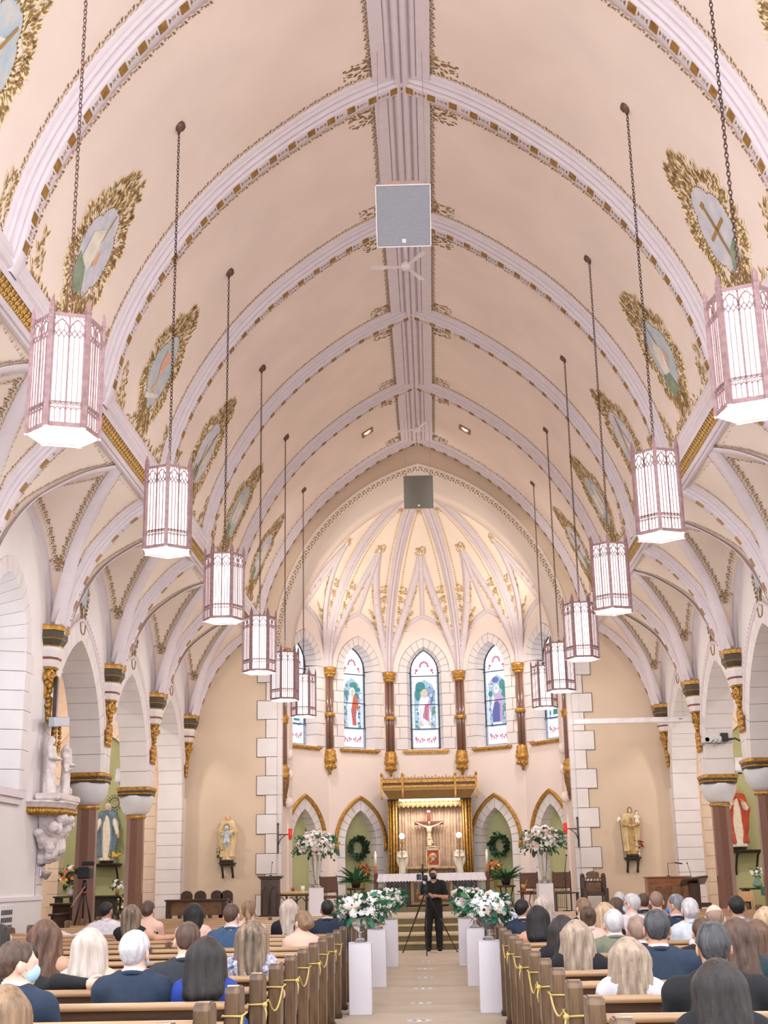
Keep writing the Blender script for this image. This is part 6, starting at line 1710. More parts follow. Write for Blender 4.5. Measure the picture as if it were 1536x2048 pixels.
def aim_leaf(o, d, s, roll=0.0):
    q = Vector(d).normalized().to_track_quat('Y', 'Z'); o.rotation_mode = 'QUATERNION'; o.rotation_quaternion = q @ Matrix.Rotation(roll, 3, 'Y').to_quaternion(); o.scale = (s, s, s)
def bunch(T, c, rad, nf, kinds, fs, nl, lk_, ls, seed, flat=.7, front=True, wisp=0):
    rr = random.Random(seed); c = Vector(c)
    st = MB(); st.ball(c, rad[0] * .55, 10, 7, 0, (1, rad[1] / rad[0], rad[2] / rad[0])); st.build('greenery_core', LEAFD, T)
    pts = []
    for i in range(nf * 6):
        if len(pts) >= nf: break
        a = rr.uniform(0, 2 * PI); h = rr.uniform(-.45, 1)
        d = Vector((math.cos(a) * math.sqrt(1 - h * h), math.sin(a) * math.sqrt(1 - h * h), h))
        if front and d.y > .35: continue
        p = c + Vector((d.x * rad[0], d.y * rad[1], d.z * rad[2])) * rr.uniform(.82, 1.02)
        if all((p - q).length > fs * 1.15 for q in pts):
            pts.append(p); o = link('rose', ROSE[rr.choice(kinds)], T); o.location = p; aim(o, Vector((d.x, d.y - .25, d.z + .1)), fs * rr.uniform(.75, 1.15), rr.uniform(0, 6))
    for i in range(nl):
        a = rr.uniform(0, 2 * PI); h = rr.uniform(-.95, .85)
        d = Vector((math.cos(a) * math.sqrt(1 - h * h), math.sin(a) * math.sqrt(1 - h * h), h))
        if front and d.y > .6: continue
        p = c + Vector((d.x * rad[0], d.y * rad[1], d.z * rad[2])) * rr.uniform(.65, .98)
        o = link('leaf', LEAF[rr.choice(lk_)], T); o.location = p; aim_leaf(o, d + Vector((rr.uniform(-.5, .5), rr.uniform(-.5, .3), rr.uniform(-.6, .4))), ls * rr.uniform(.7, 1.3), rr.uniform(-1, 1))
    if wisp:
        w_ = MB(); lv = MB()
        for i in range(wisp):
            a = rr.uniform(0, 2 * PI); d = Vector((math.cos(a), .5 * math.sin(a) - .2, rr.uniform(-.4, .8))).normalized(); p0 = c + Vector((d.x * rad[0], d.y * rad[1], d.z * rad[2])) * .8
            P = [p0 + d * t * rad[0] * .5 + Vector((0, 0, -.25 * t * t * rad[0])) for t in (0, .33, .66, 1)]; w_.tube(P, .004, 4)
            for t in range(5):
                q = P[0].lerp(P[-1], .3 + .16 * t) + Vector((0, 0, .02)); lv.ball(q + Vector((rr.uniform(-.03, .03), 0, rr.uniform(-.03, .03))), .013 * rad[0] * 3, 5, 4, 0, (1, .4, 1.4))
        w_.build('stem', LEAFD, T); o = lv.build('sprig', LEAFG, T); o['kind'] = 'stuff'
CRYS = mat('cut_glass', (244, 248, 252), .08, trans=.85, var=.02); PEDW = mat('pedestal_white', (234, 230, 238), .45, var=.01)
def pedestal(x, y, z0, h, w_, lab, grp, rz=0.0):
    T = thing('pedestal', lab, 'pedestal', (x, y, z0), rz, grp)
    m = MB(); m.bbox((0, 0, h / 2 + .0), (w_, w_, h), 0, .006); m.build('column', PEDW, T)
    m = MB(); m.bbox((0, 0, h + .004), (w_ + .006, w_ + .006, .008), 0, .003); m.build('cap', PEDW, T)
    return T
pos = [(-1, -.745, 16.2), (-1, -.72, 20.1), (-1, -.665, 24.5), (1, .80, 16.2), (1, .745, 20.0), (1, .70, 24.4)]
pn = ['nearest the camera', 'second from the camera', 'nearest the steps']
for i, (s, x, y) in enumerate(pos):
    sd = 'left' if s < 0 else 'right'
    pedestal(x, y, 0, .80, .27, 'white square pedestal %s of the aisle, %s' % (sd, pn[i % 3]), 'white aisle pedestals', .0)
    T = thing('flower_arrangement', 'white roses in a glass urn, %s of the aisle, %s' % (sd, pn[i % 3]), 'flowers', (x, y, .812), 0, 'aisle flower arrangements')
    m = MB(); m.lathe([(.075, 0), (.08, .012), (.05, .03), (.022, .06), (.03, .085), (.02, .10), (.06, .13), (.10, .18), (.125, .24), (.13, .255)], 16); m.build('glass_urn', CRYS, T)
    m = MB(); m.tube([(.10 * math.cos(a), .10 * math.sin(a), .19 + .015 * (k % 2)) for k, a in enumerate([j * PI / 8 for j in range(16)])], .008, 5, 0, True); m.build('urn_relief', CRYS, T)
    bunch(T, (0, 0, .37), (.27, .25, .17), 40, 'wwwwwcwc', .050, 90, 'tgtgd', .115, 10 + i, wisp=14)
for s in (-1, 1):
    x = -2.78 * 1.0 if s < 0 else 2.86; sd = 'left' if s < 0 else 'right'
    pedestal(x, 33.0, ZD, .69, .36, 'tall white pedestal on the chancel platform, %s of the altar' % sd, 'white chancel pedestals', .1)
    T = thing('large_flower_arrangement', 'big round arrangement of white roses in a tall glass vase, %s of the altar' % sd, 'flowers', (x, 33.0, ZD + .705), 0, 'tall chancel flower arrangements')
    m = MB(); m.lathe([(.13, 0), (.14, .02), (.07, .06), (.03, .10), (.05, .14), (.035, .17), (.07, .21), (.10, .32), (.125, .50), (.15, .70), (.165, .78)], 16); m.build('glass_vase', CRYS, T)
    bunch(T, (0, 0, 1.02), (.48, .40, .34), 84, 'wwwwcwcc', .068, 120, 'dgdg', .13, 30 + s, wisp=34)
# wreaths and orange arrangements in the two inner niches, ferns in front
def panel_frame(i):
    a, b = cor[i], cor[i + 1]; mid = (a + b) / 2; dx = (b - a).normalized(); outn = Vector((dx.y, -dx.x, 0)); outn = outn if outn.dot(mid - Vector((0, YE, 0))) > 0 else -outn
    return mid, dx, outn
for i, sd in ((1, 'left'), (3, 'right')):
    mid, dx, on = panel_frame(i); p = mid + on * .22; rz = math.atan2(dx.y, dx.x)
    T = thing('wreath', 'round green leaf wreath hanging in the niche %s of the altar canopy' % sd, 'wreath', (p.x, p.y, 2.42), rz, 'niche wreaths')
    m = MB(); m.tube([(.25 * math.cos(a), 0, .25 * math.sin(a)) for a in [j * PI / 12 for j in range(24)]], .06, 7, 0, True); m.build('wreath_ring', LEAFD, T)
    rr = random.Random(i)
    for k in range(170):
        a = rr.uniform(0, 2 * PI); q = rr.uniform(-.09, .09); o = link('leaf', LEAF['d' if (k % 4 or i == 1) else 'g'], T); o.location = ((.25 + q) * math.cos(a), -.05 - rr.uniform(0, .05), (.25 + q) * math.sin(a)); aim_leaf(o, (math.cos(a + rr.uniform(.3, 1.6)), -.5, math.sin(a + rr.uniform(.3, 1.6))), rr.uniform(.09, .15), rr.uniform(-1, 1))
    p2 = mid - on * .12
    T = thing('orange_flower_vase', 'orange and yellow flowers in a gilt stand before the %s niche' % sd, 'flowers', (p2.x, p2.y, ZD), rz, 'niche flower stands')
    m = MB(); m.lathe([(.15, 0), (.16, .03), (.06, .10), (.04, .3), (.055, .34), (.035, .38), (.035, .7), (.05, .74), (.03, .78), (.09, .84), (.10, .9)], 14); m.build('gilt_stand', GOLD, T)
    bunch(T, (0, 0, 1.10), (.21, .18, .22), 22, 'oyoro' if i == 1 else 'oooyr', .055, 40, 'dg', .12, i + 50, wisp=6)
    p3 = Vector((-1.95 if i == 1 else 2.05, 35.6, 0))
    T = thing('potted_fern', 'spider-leaved green plant on a dark round stand %s of the altar' % sd, 'plant', (p3.x, p3.y, ZD), 0, 'ferns beside the altar')
    DW = mat('dark_walnut', (70, 46, 32), .45, rgb2=(46, 30, 20), scale=8, coat=.3)
    m = MB(); m.lathe([(.24, .60), (.25, .62), (.25, .65), (.0, .66)], 16); m.build('stand_top', DW, T)
    for k in range(3):
        a = k * 2.1 + .4; m = MB(); m.tube([(.2 * math.cos(a), .2 * math.sin(a), .62), (.12 * math.cos(a), .12 * math.sin(a), .3), (.24 * math.cos(a), .24 * math.sin(a), 0)], .018, 6); m.build('stand_leg', DW, T)
    m = MB(); m.lathe([(.10, .66), (.14, .82), (.15, .84), (.13, .84), (.0, .80)], 14); m.build('pot', mat('dark_pot', (60, 44, 36), .5), T)
    rr = random.Random(i + 9)
    for k in range(64):
        a = rr.uniform(0, 2 * PI); el = rr.uniform(.2, 1.3); o = link('leaf', LEAF['n'], T); o.location = (.05 * math.cos(a), .05 * math.sin(a), .80); aim_leaf(o, (math.cos(a) * math.cos(el), math.sin(a) * math.cos(el), math.sin(el)), rr.uniform(.34, .52), rr.uniform(-.3, .3))
# ================================================================ altar and canopy
DW = MATS['dark_walnut']; DWG = mat('dark_green_brown_wood', (52, 46, 36), .5, rgb2=(34, 30, 24), scale=10)
YC = 39.15; Z0 = ZD
T = thing('altar_canopy', 'gilded gothic canopy with golden curtain on the apse wall behind the altar', 'canopy', (0.06, YC, 0))
CURT = mat('gold_curtain', (216, 190, 164), .6, .0, rgb2=(194, 162, 132), scale=6)
m = MB(); n = 150; vs = []
for i in range(n + 1):
    x = -.98 + 1.96 * i / n; y = .30 + .035 * math.sin(i * 2 * PI / 7.1) + .01 * math.sin(i * 1.3)
    vs += [(x, y, .80), (x, y, 3.85)]
m.add(vs, [(2 * i, 2 * i + 2, 2 * i + 3, 2 * i + 1) for i in range(n)], 0, True); m.build('curtain', CURT, T)
for s in (-1, 1):
    for k, (dx, dy, r) in enumerate(((1.00, .02, .035), (1.08, -.02, .035), (1.16, .02, .035), (1.23, .08, .03))):
        m = MB(); m.lathe([(r, .78), (r, 3.75)], 8, 0, Matrix.Translation((s * dx, dy, 0))); m.build('gilt_shaft', GOLD, T)
    m = MB(); m.box(*sorted((s * .96, s * 1.26)), .10, .45, .78, 3.8); m.build('side_panel', mat('dark_gilt', (96, 64, 34), .5, .3), T)
m = MB(); CY0, CY1 = -.42, .5
m.add([(-1.36, CY0, 4.02), (1.36, CY0, 4.02), (1.36, CY1, 4.02), (-1.36, CY1, 4.02), (-1.36, CY0, 4.10), (1.36, CY0, 4.10), (1.36, CY1, 4.10), (-1.36, CY1, 4.10), (-1.20, CY0 + .12, 3.78), (1.20, CY0 + .12, 3.78), (1.20, CY1, 3.78), (-1.20, CY1, 3.78)], [(4, 5, 6, 7), (0, 1, 5, 4), (1, 2, 6, 5), (3, 0, 4, 7), (8, 9, 1, 0), (9, 10, 2, 1), (11, 8, 0, 3)])
m.build('canopy_soffit', mat('bronze_gilt', (150, 116, 66), .45, .4), T)
m = MB(); m.box(-1.38, 1.38, CY0 - .02, CY1, 4.10, 4.16); m.box(-1.40, 1.40, CY0 - .03, CY0 + .02, 4.24, 4.30); m.build('cornice', GOLD, T)
m = MB(); m.box(-1.37, 1.37, CY0 - .01, CY0 + .03, 4.16, 4.24); m.build('dark_frieze', mat('dark_gilt', (96, 64, 34), .5, .3), T)
m = MB()
for k in range(27):
    x = -1.33 + 2.66 * k / 26; m.tube([(x - .05, CY0, 4.30), (x - .025, CY0, 4.38), (x, CY0, 4.42 if k % 3 else 4.48), (x + .025, CY0, 4.38), (x + .05, CY0, 4.30)], .012, 5); m.ball((x, CY0, 4.35), .022, 6, 4)
m.box(-1.38, 1.38, CY0 - .01, CY0 + .01, 4.30, 4.33); o = m.build('cresting', GOLD, T)
for x in (-1.40, -.78, .78, 1.40):
    m = MB(); m.box(x - .03, x + .03, CY0 - .06, CY0, 3.85, 4.42); m.ball((x, CY0 - .03, 4.47), .045, 6, 4, 0, (1, 1, 1.5)); m.ball((x, CY0 - .03, 3.80), .035, 6, 4, 0, (1, 1, 1.6)); m.build('pinnacle', GOLD, T)
m = MB()
m.box(-.98, .98, -.0, .03, 3.70, 3.74)
for k in range(14):
    x0 = -.98 + 1.96 * k / 14; x1 = x0 + .14; xm = (x0 + x1) / 2
    m.tube([(x0, .0, 3.72), (xm, .0, 3.56), (x1, .0, 3.72)], .012, 5); m.tube([(x0, .0, 3.56), (xm, .0, 3.72), (x1, .0, 3.56)], .012, 5); m.ball((xm, 0, 3.54), .02, 5, 4)
m.box(-.98, .98, .02, .03, 3.56, 3.74); m.build('tracery_valance', mat('bronze_gilt', (150, 116, 66), .45, .4), T)
m = MB(); m.box(-.9, .9, -.28, -.2, 3.72, 3.77); m.build('tube_light', mat('canopy_lamp', (255, 250, 240), emit=4), T)
area((0.06, YC - .20, 3.70), (0.06, YC + .35, 2.2), 30, 1.7, .12, (1, .97, .95))
# crucifix
T = thing('crucifix', 'wooden crucifix with pale figure hanging before the golden curtain', 'crucifix', (0.03, YC + .16, 0))
RW = mat('red_brown_wood', (122, 68, 50), .5, rgb2=(92, 46, 34), scale=9)
m = MB(); m.bbox((0, 0, 2.68), (.11, .06, 1.60), 0, .01); m.bbox((0, 0, 3.09), (.86, .055, .10), 0, .01); m.build('cross', RW, T)
m = MB(); m.bbox((0, -.04, 3.42), (.10, .02, .05), 0, .004); m.build('title_board', mat('old_paper', (226, 206, 186), .7), T)
S = SDF(); IV = mat('ivory_figure', (232, 206, 172), .5, rgb2=(206, 172, 128), scale=12)
S.ell((0, -.075, 2.88), (.075, .045, .11), .03); S.ell((0, -.07, 2.72), (.06, .04, .09), .03); S.cone((-.06, -.07, 2.95), (.06, -.07, 2.95), .035, .035, .03)
for s in (-1, 1):
    S.poly([(s * .07, -.07, 2.96), (s * .22, -.06, 3.02), (s * .36, -.05, 3.09)], [.026, .022, .015], .02); S.ell((s * .39, -.05, 3.10), (.028, .012, .016), .01)
    S.poly([(s * .035, -.07, 2.64), (s * .03, -.12, 2.44), (s * .012, -.075, 2.24)], [.042, .032, .022], .02); S.ell((s * .012, -.09, 2.20), (.016, .03, .025), .01)
S.cone((0, -.07, 2.98), (.01, -.085, 3.04), .022, .02, .02); S.ell((.012, -.10, 3.09), (.038, .045, .055), .02)
link('figure', S.mesh('figure', IV, .011), T)
S = SDF(); S.ell((0, -.075, 2.64), (.075, .055, .055), .01); S.cone((.06, -.08, 2.62), (.09, -.08, 2.50), .02, .03, .02); S.fn(lambda P: .004 * np.sin(P[..., 2] * 120 + P[..., 0] * 60), 0, 'd'); link('loincloth', S.mesh('loincloth', IV, .011), T)
S = SDF(); S.ell((.012, -.09, 3.105), (.046, .05, .05), .01); link('hair', S.mesh('hair', RW, .011), T)
# tabernacle shelf and doors
T = thing('tabernacle', 'dark wooden tabernacle with gold lattice doors under the crucifix', 'tabernacle', (0.06, YC - .10, 0))
m = MB(); m.bbox((0, .1, 1.22), (1.36, .42, 1.12), 0, .02); m.bbox((0, .08, 1.80), (1.44, .48, .06), 0, .015); m.build('body', DW, T)
m = MB()
for k in range(6):
    x0 = -.60 + .2 * k
    for (a, b) in (((x0, 1.58), (x0 + .1, 1.74)), ((x0 + .1, 1.74), (x0 + .2, 1.58)), ((x0, 1.74), (x0 + .1, 1.58)), ((x0 + .1, 1.58), (x0 + .2, 1.74))): m.tube([(a[0], -.125, a[1] - .02), (b[0], -.125, b[1] - .02)], .011, 5)
m.build('gold_lattice', GOLD, T)
m = MB(); m.box(-.72, .72, -.18, -.14, 1.77, 1.82); m.build('gilt_edge', GOLD, T)
T = thing('icon', 'framed red icon with a pale round figure on a small easel, above the tabernacle', 'icon', (0.12, YC - .12, 1.835), .12)
m = MB()
for (a, b, c, d) in ((-.21, -.17, 0, .54), (.17, .21, 0, .54), (-.21, .21, 0, .04), (-.21, .21, .46, .52)): m.box(a, b, -.015, .02, c, d)
m.tube([(-.21, 0, .52), (-.1, 0, .55), (0, 0, .56), (.1, 0, .55), (.21, 0, .52)], .02, 6); m.build('frame', mat('champagne_frame', (214, 190, 160), .4, .4), T)
m = MB(); m.box(-.17, .17, .0, .01, .04, .46); m.build('picture', PETO if False else mat('icon_red', (190, 84, 56), .6, rgb2=(150, 60, 44), scale=10), T)
m = MB()
m.lathe([(.12, 0), (.12, .004)], 20, 0, Matrix.Translation((0, -.001, .27)) @ Matrix.Rotation(PI / 2, 4, 'X')); m.build('gold_roundel', mat('icon_gold', (214, 150, 76), .5), T)
m = MB(); m.lathe([(.045, 0), (.045, .008)], 14, 0, Matrix.Translation((0, -.002, .32)) @ Matrix.Rotation(PI / 2, 4, 'X')); m.add([(-.05, -.008, .17), (.05, -.008, .17), (.03, -.008, .29), (-.03, -.008, .29)], [(0, 1, 2, 3)]); m.build('painted_figure', mat('icon_pale', (196, 190, 190), .6), T)
# altar table
AY = 37.35
T = thing('altar', 'dark carved wooden altar with a gilded relief panel, centre of the chancel', 'altar', (0.07, AY, ZD + .12))
m = MB(); m.bbox((0, 0, .41), (2.50, .75, .82), 0, .02); m.build('body', DWG, T)
for x in (-.95, .95):
    m = MB(); m.box(x - .26, x + .26, -.40, -.375, .12, .66); m.build('side_panel', DW, T)
    for k in range(3): m = MB(); m.box(x - .22 + .15 * k, x - .10 + .15 * k, -.415, -.40, .18, .58); m.prism([(x - .22 + .15 * k, .58), (x - .10 + .15 * k, .58), (x - .16 + .15 * k, .64)], Matrix.Identity(4), -.415, -.40); m.build('carved_arch', DWG, T)
m = MB(); m.box(-.58, .58, -.41, -.38, .05, .70); m.build('relief_frame', mat('bronze_gilt', (150, 116, 66), .45, .4), T)
m = MB(); m.box(-.50, .50, -.42, -.40, .12, .63); m.build('relief_ground', DW, T)
S = SDF()
for k in range(7):
    x = -.40 + .133 * k; S.ell((x, -.43, .44 + .02 * math.sin(k * 2)), (.035, .02, .04), .01); S.ell((x, -.43, .32), (.06, .025, .09), .03)
S.ell((0, -.43, .20), (.44, .02, .05), .03); link('relief_figures', S.mesh('relief_figures', GOLDP, .014), T)
m = MB(); m.bbox((0, 0, .85), (2.86, .92, .05), 0, .01); m.build('table_top', DWG, T)
LACE = mat('white_lace', (240, 236, 244), .8, var=.02)
m = MB(); W_ = 1.46; m.add([(-W_, -.48, .882), (W_, -.48, .882), (W_, .48, .882), (-W_, .48, .882)], [(0, 1, 2, 3)])
nS = 36; vs = []
for i in range(nS * 4 + 1):
    x = -W_ - .06 + (2 * W_ + .12) * i / (nS * 4); dz = .19 + .03 * abs(math.sin(PI * i / 4)); vs += [(x * W_ / (W_ + .06), -.485, .882), (x, -.50 - .01 * math.sin(i * .7), .882 - dz)]
m.add(vs, [(2 * i, 2 * i + 1, 2 * i + 3, 2 * i + 2) for i in range(nS * 4)], 0, True)
for s in (-1, 1):
    vs = []
    for i in range(13):
        y = -.49 + .98 * i / 12; vs += [(s * W_, y, .882), (s * (W_ + .07), y, .882 - .26 - .03 * abs(math.sin(i)))]
    m.add(vs, [(2 * i, 2 * i + 1, 2 * i + 3, 2 * i + 2) for i in range(12)], 0, True)
o = m.build('altar_cloth', LACE); o.location = (0.07, AY, ZD + .12); tag(o, 'white lace-edged cloth lying over the altar', 'altar cloth')
T = thing('altar_cross', 'small gold standing cross on the altar', 'cross', (0.0, AY - .1, ZD + .12 + .886))
m = MB(); m.lathe([(.07, 0), (.07, .02), (.02, .05), (.015, .08)], 12); m.build('base', GOLD, T); m = MB(); m.box(-.015, .015, -.01, .01, .07, .46); m.box(-.10, .10, -.01, .01, .30, .33); m.build('cross', GOLD, T)
WAX = mat('candle_wax', (246, 240, 232), .5); FLM = mat('candle_flame', (255, 236, 190), emit=6)
for s in (-1, 1):
    T = thing('candle_stand', 'white altar candle on a tall wooden stand %s of the altar' % ('left' if s < 0 else 'right'), 'candlestick', (0.07 + s * 1.56, AY - .1, ZD + .12), 0, 'candle stands at the altar')
    m = MB(); m.bbox((0, 0, .45), (.11, .11, .9), 0, .01); m.bbox((0, 0, .03), (.2, .2, .06), 0, .01); m.build('post', RW, T)
    m = MB(); m.lathe([(.05, .9), (.055, 1.05), (.09, 1.10), (.09, 1.12), (.05, 1.12)], 12); m.build('socket', mat('tan_wood', (196, 150, 110), .5), T)
    m = MB(); m.lathe([(.036, 1.12), (.036, 1.44)], 12); m.build('candle', WAX, T)
    m = MB(); m.ball((0, 0, 1.475), .013, 7, 6, 0, (1, 1, 2)); m.build('flame', FLM, T)
# ================================================================ statues
def colr(n, rgb, r2=None, met=0): return mat('statue_' + n, rgb, .5, met, rgb2=r2, scale=9)
SKN = colr('skin', (226, 190, 160)); MARB = colr('marble', (232, 224, 222), (206, 194, 192)); 
def robed(T, H, robe, mantle=None, hairm=None, skin=SKN, veil=None, hands='pray', seed=0, child=None, off=(0, 0, 0), res=None, turn=0.0, sway=.0):
    ox, oy, oz = off; res = res or H * .016; Q = lambda p: (ox + p[0] * H, oy + p[1] * H, oz + p[2] * H)
    def gown(S, g, z1, z0=.0, a=.15, k=9, amp=.012, ph=0):
        zc = (z0 + z1) / 2
        def f(P):
            x = (P[..., 0] - ox) / H - sway * np.sin((P[..., 2] - oz) / H * PI); y = (P[..., 1] - oy) / H; z = (P[..., 2] - oz) / H
            t = np.clip((z - z0) / (z1 - z0), 0, 1); r = a - (a - .095) * np.sin(t * PI * .5) ** .7 + g
            an = np.arctan2(x, -y); fold = amp * (1 - t * .7) * (np.sin(an * k + 2.2 * z * 5 + ph) + .5 * np.sin(an * k * 2.1 + ph - z * 8))
            d = np.sqrt(x * x + (y * 1.25) ** 2) - r - fold
            d = np.maximum(d, np.maximum(z - z1, z0 - z)); return d * H * .8
        S.ext(Q((-a - .05, -a, z0)), 0); S.ext(Q((a + .05, a, z1)), 0); S.fn(f, .02 * H, 'u')
    S = SDF(); gown(S, 0, .80, ph=seed); S.cone(Q((-.085, 0, .79)), Q((.085, 0, .79)), .045 * H, .045 * H, .06 * H)
    ht = {'pray': ((.03, -.13, .68), .04), 'open': ((.17, -.12, .50), .0), 'hold': ((.06, -.14, .60), .0), 'down': ((.20, -.10, .46), 0), 'up': ((.09, -.13, .70), 0)}[hands][0]
    A = []
    for s in (-1, 1):
        sh = (s * .105, 0, .78); el = (s * .15, -.05, .62); wr = (s * ht[0], ht[1], ht[2]); A.append((s, sh, el, wr)); S.cone(Q(sh), Q(el), .04 * H, .04 * H, .03 * H); S.cone(Q(el), Q(wr), .045 * H, .034 * H, .03 * H)
    link('robe', S.mesh('robe', robe, res), T)
    B = SDF()
    hcn = np.array(Q((0, -.012, .915)))
    k_ = H / 1.75; hr = rotz(turn) @ rotx(-.1)
    B.cone(Q((0, 0, .80)), Q((0, -.005, .88)), .032 * H, .028 * H, .02 * H)
    B2 = SDF(); head_sdf(B2, (0, 0, 0), np.eye(3))
    Rr_ = rotz(turn + PI) ; 
    def hf(P):                                           # head of real size scaled to the statue
        q = ((P - hcn) @ hr) / k_; q = q * np.array([-1, -1, 1.]); return B2.eval(q) * k_
    B.ext(hcn, .14 * k_); B.fn(hf, .01 * H)
    for s, sh, el, wr in A:
        d = np.array(Q(wr)) - np.array(Q(el)); B.cone(Q(wr), tuple(np.array(Q(wr)) + d / np.linalg.norm(d) * .06 * H), .020 * H, .012 * H, .01 * H); B.poly([Q((0, 0, .80)), Q(sh), Q(el), Q(wr)], [.028 * H, .026 * H, .022 * H, .02 * H], .01 * H)
    me = B.mesh('body', skin, res * .75)
    for s, sh, el, wr in A:
        hm = limb_hand(None, Q(wr), Vector(Q(wr)) - Vector(Q(el)), (0, -.3, 1), s, .35, k_)
        c = Vector(Q(wr)); hm.v = [tuple(c + (Vector(v) - c) * k_) for v in hm.v]; merge_into(me, hm)
    link('body', me, T)
    if mantle:
        M_ = SDF(); gown(M_, .018, .84, .06, .16, 7, .016, seed + 1); M_.cone(Q((-.10, .01, .79)), Q((.10, .01, .79)), .06 * H, .06 * H, .05 * H)
        for s in (-1, 1): M_.cone(Q((s * .11, 0, .78)), Q((s * .17, -.01, .60)), .055 * H, .05 * H, .04 * H); M_.cone(Q((s * .17, -.0, .60)), Q((s * .15, .0, .28)), .05 * H, .03 * H, .05 * H)
        M_.fn(lambda P: ((P[..., 1] - oy) / H < -.02) * 0 + (-(P[..., 1] - oy) - .05 * H - .25 * np.abs(P[..., 0] - ox) + 0) * .8, 0, 'i') if False else None
        M_.ell(Q((0, -.17, .42)), (.105 * H, .14 * H, .46 * H), .02 * H, 's')
        link('mantle', M_.mesh('mantle', mantle, res), T)
    if veil or hairm:
        V_ = SDF(); V_.ell(tuple(hcn + np.array([0, .012, .018]) * k_), (.092 * k_, .108 * k_, .112 * k_), 0)
        if veil: V_.cone(tuple(hcn + np.array([0, .05, -.02]) * k_), Q((0, .045, .76)), .085 * k_, .11 * k_, .05)
        else: V_.cone(tuple(hcn + np.array([0, .05, -.02]) * k_), Q((0, .035, .82)), .07 * k_, .07 * k_, .04)
        V_.ell(tuple(hcn + np.array([0, -.09, -.03]) * k_), (.066 * k_, .10 * k_, .10 * k_), .01, 's'); link('veil' if veil else 'hair', V_.mesh('veil', veil or hairm, res * .8), T)
    if child:
        cx, cy, cz, ch, cm = child; C_ = SDF(); q = lambda p: (ox + cx * H + p[0] * ch, oy + cy * H + p[1] * ch, oz + cz * H + p[2] * ch)
        C_.ell(q((0, 0, .45)), (.13 * ch, .11 * ch, .22 * ch), .05); C_.poly([q((-.06, 0, .3)), q((-.08, -.15, .15)), q((-.06, -.1, -.05))], [.07 * ch, .06 * ch, .04 * ch]); C_.poly([q((.06, 0, .3)), q((.1, -.15, .18)), q((.08, -.1, -.02))], [.07 * ch, .06 * ch, .04 * ch])
        for s in (-1, 1): C_.poly([q((s * .12, 0, .58)), q((s * .22, -.08, .46)), q((s * .25, -.2, .56))], [.045 * ch, .04 * ch, .03 * ch])
        C_.ell(q((0, -.02, .80)), (.12 * ch, .13 * ch, .15 * ch), .03); C_.ell(q((0, -.15, .78)), (.02 * ch, .03 * ch, .025 * ch), .02); link('child_figure', C_.mesh('child_figure', cm, res * .8), T)
        Hh = SDF(); Hh.ell(q((0, .01, .84)), (.135 * ch, .14 * ch, .14 * ch)); link('child_hair', Hh.mesh('child_hair', hairm or colr('hair', (150, 108, 70)), res * .8), T)
HRB = colr('hair', (150, 108, 70))
def shelf(x, y, z, lab, w_=.42, d_=.34, h_=.36, dirn=None):
    T = thing('statue_bracket', lab, 'shelf', (x, y, z), 0, 'dark wooden statue brackets')
    m = MB(); m.bbox((0, -d_ / 2, 0), (w_, d_, .04), 0, .01); m.bbox((0, -d_ / 2 + .02, -.04), (w_ - .06, d_ - .06, .05), 0, .01); m.build('shelf_board', DWG, T)
    for s in (-1, 1): m = MB(); m.tube([(s * (w_ / 2 - .08), -d_ + .08, -.06), (s * (w_ / 2 - .08), -d_ * .55, -.14), (s * (w_ / 2 - .08), -.06, -h_ * .75), (s * (w_ / 2 - .08), -.035, -h_)], [.03, .032, .026, .034], 6); m.build('scroll_support', DWG, T)
def statue(lab, x, y, z, H, **k):
    T = thing('statue', lab, 'statue', (x, y, z), k.pop('rz', 0.0)); m = MB(); m.bbox((0, 0, .03), (.30, .26, .06), 0, .02); m.build('base', k.pop('basem', DWG), T); robed(T, H, off=(0, 0, .06), **k); return T
shelf(-5.24, 34.69, 1.98, 'dark bracket under the mother and child statue on the left chancel wall'); shelf(5.28, 34.69, 1.92, 'dark bracket under the bearded saint statue on the right chancel wall')
statue('painted mother statue in cream veil holding a child in pale blue, left chancel wall', -5.24, 34.50, 2.0, 1.18, robe=colr('cream', (226, 206, 170), (196, 160, 96)), mantle=colr('gold_cream', (214, 178, 116), (226, 208, 172)), veil=colr('veil', (236, 222, 190), (196, 156, 88)), hands='hold', child=(0, -.14, .30, .58, colr('pale_blue', (176, 200, 216), (200, 206, 208))), seed=1)
statue('painted bearded saint statue holding a child, with lily staff, right chancel wall', 5.28, 34.50, 1.94, 1.22, robe=colr('tan', (196, 166, 110), (160, 120, 60)), mantle=colr('buff', (206, 178, 122), (222, 204, 164)), hairm=HRB, hands='hold', child=(.13, -.10, .62, .36, colr('ivory', (236, 226, 206))), seed=3)
T = thing('lily_staff', 'thin staff with a white lily leaning on the bearded saint statue', 'staff', (5.05, 34.38, 1.96)); m = MB(); m.tube([(0, 0, 0), (-.06, -.02, .9)], .007, 5); m.build('stem', DWG, T); m = MB(); m.ball((-.07, -.02, .94), .045, 7, 5); m.ball((-.10, -.02, .90), .03, 6, 4); m.build('lily', PETW, T)
T = thing('rose_vase', 'small vase of red flowers at the foot of the bearded saint statue', 'flowers', (5.44, 34.46, 1.945)); m = MB(); m.lathe([(.03, 0), (.045, .06), (.025, .14), (.035, .17)], 10); m.build('vase', PEDW, T); bunch(T, (0, 0, .30), (.11, .08, .12), 12, 'rrp', .035, 20, 'd', .07, 4)
T = thing('lily_vase', 'small vase of leafy stems beside the mother and child statue', 'flowers', (-5.40, 34.46, 2.005)); m = MB(); m.lathe([(.03, 0), (.04, .05), (.025, .10)], 10); m.build('vase', DWG, T); bunch(T, (0, 0, .26), (.10, .06, .15), 3, 'w', .025, 26, 'd', .08, 6)
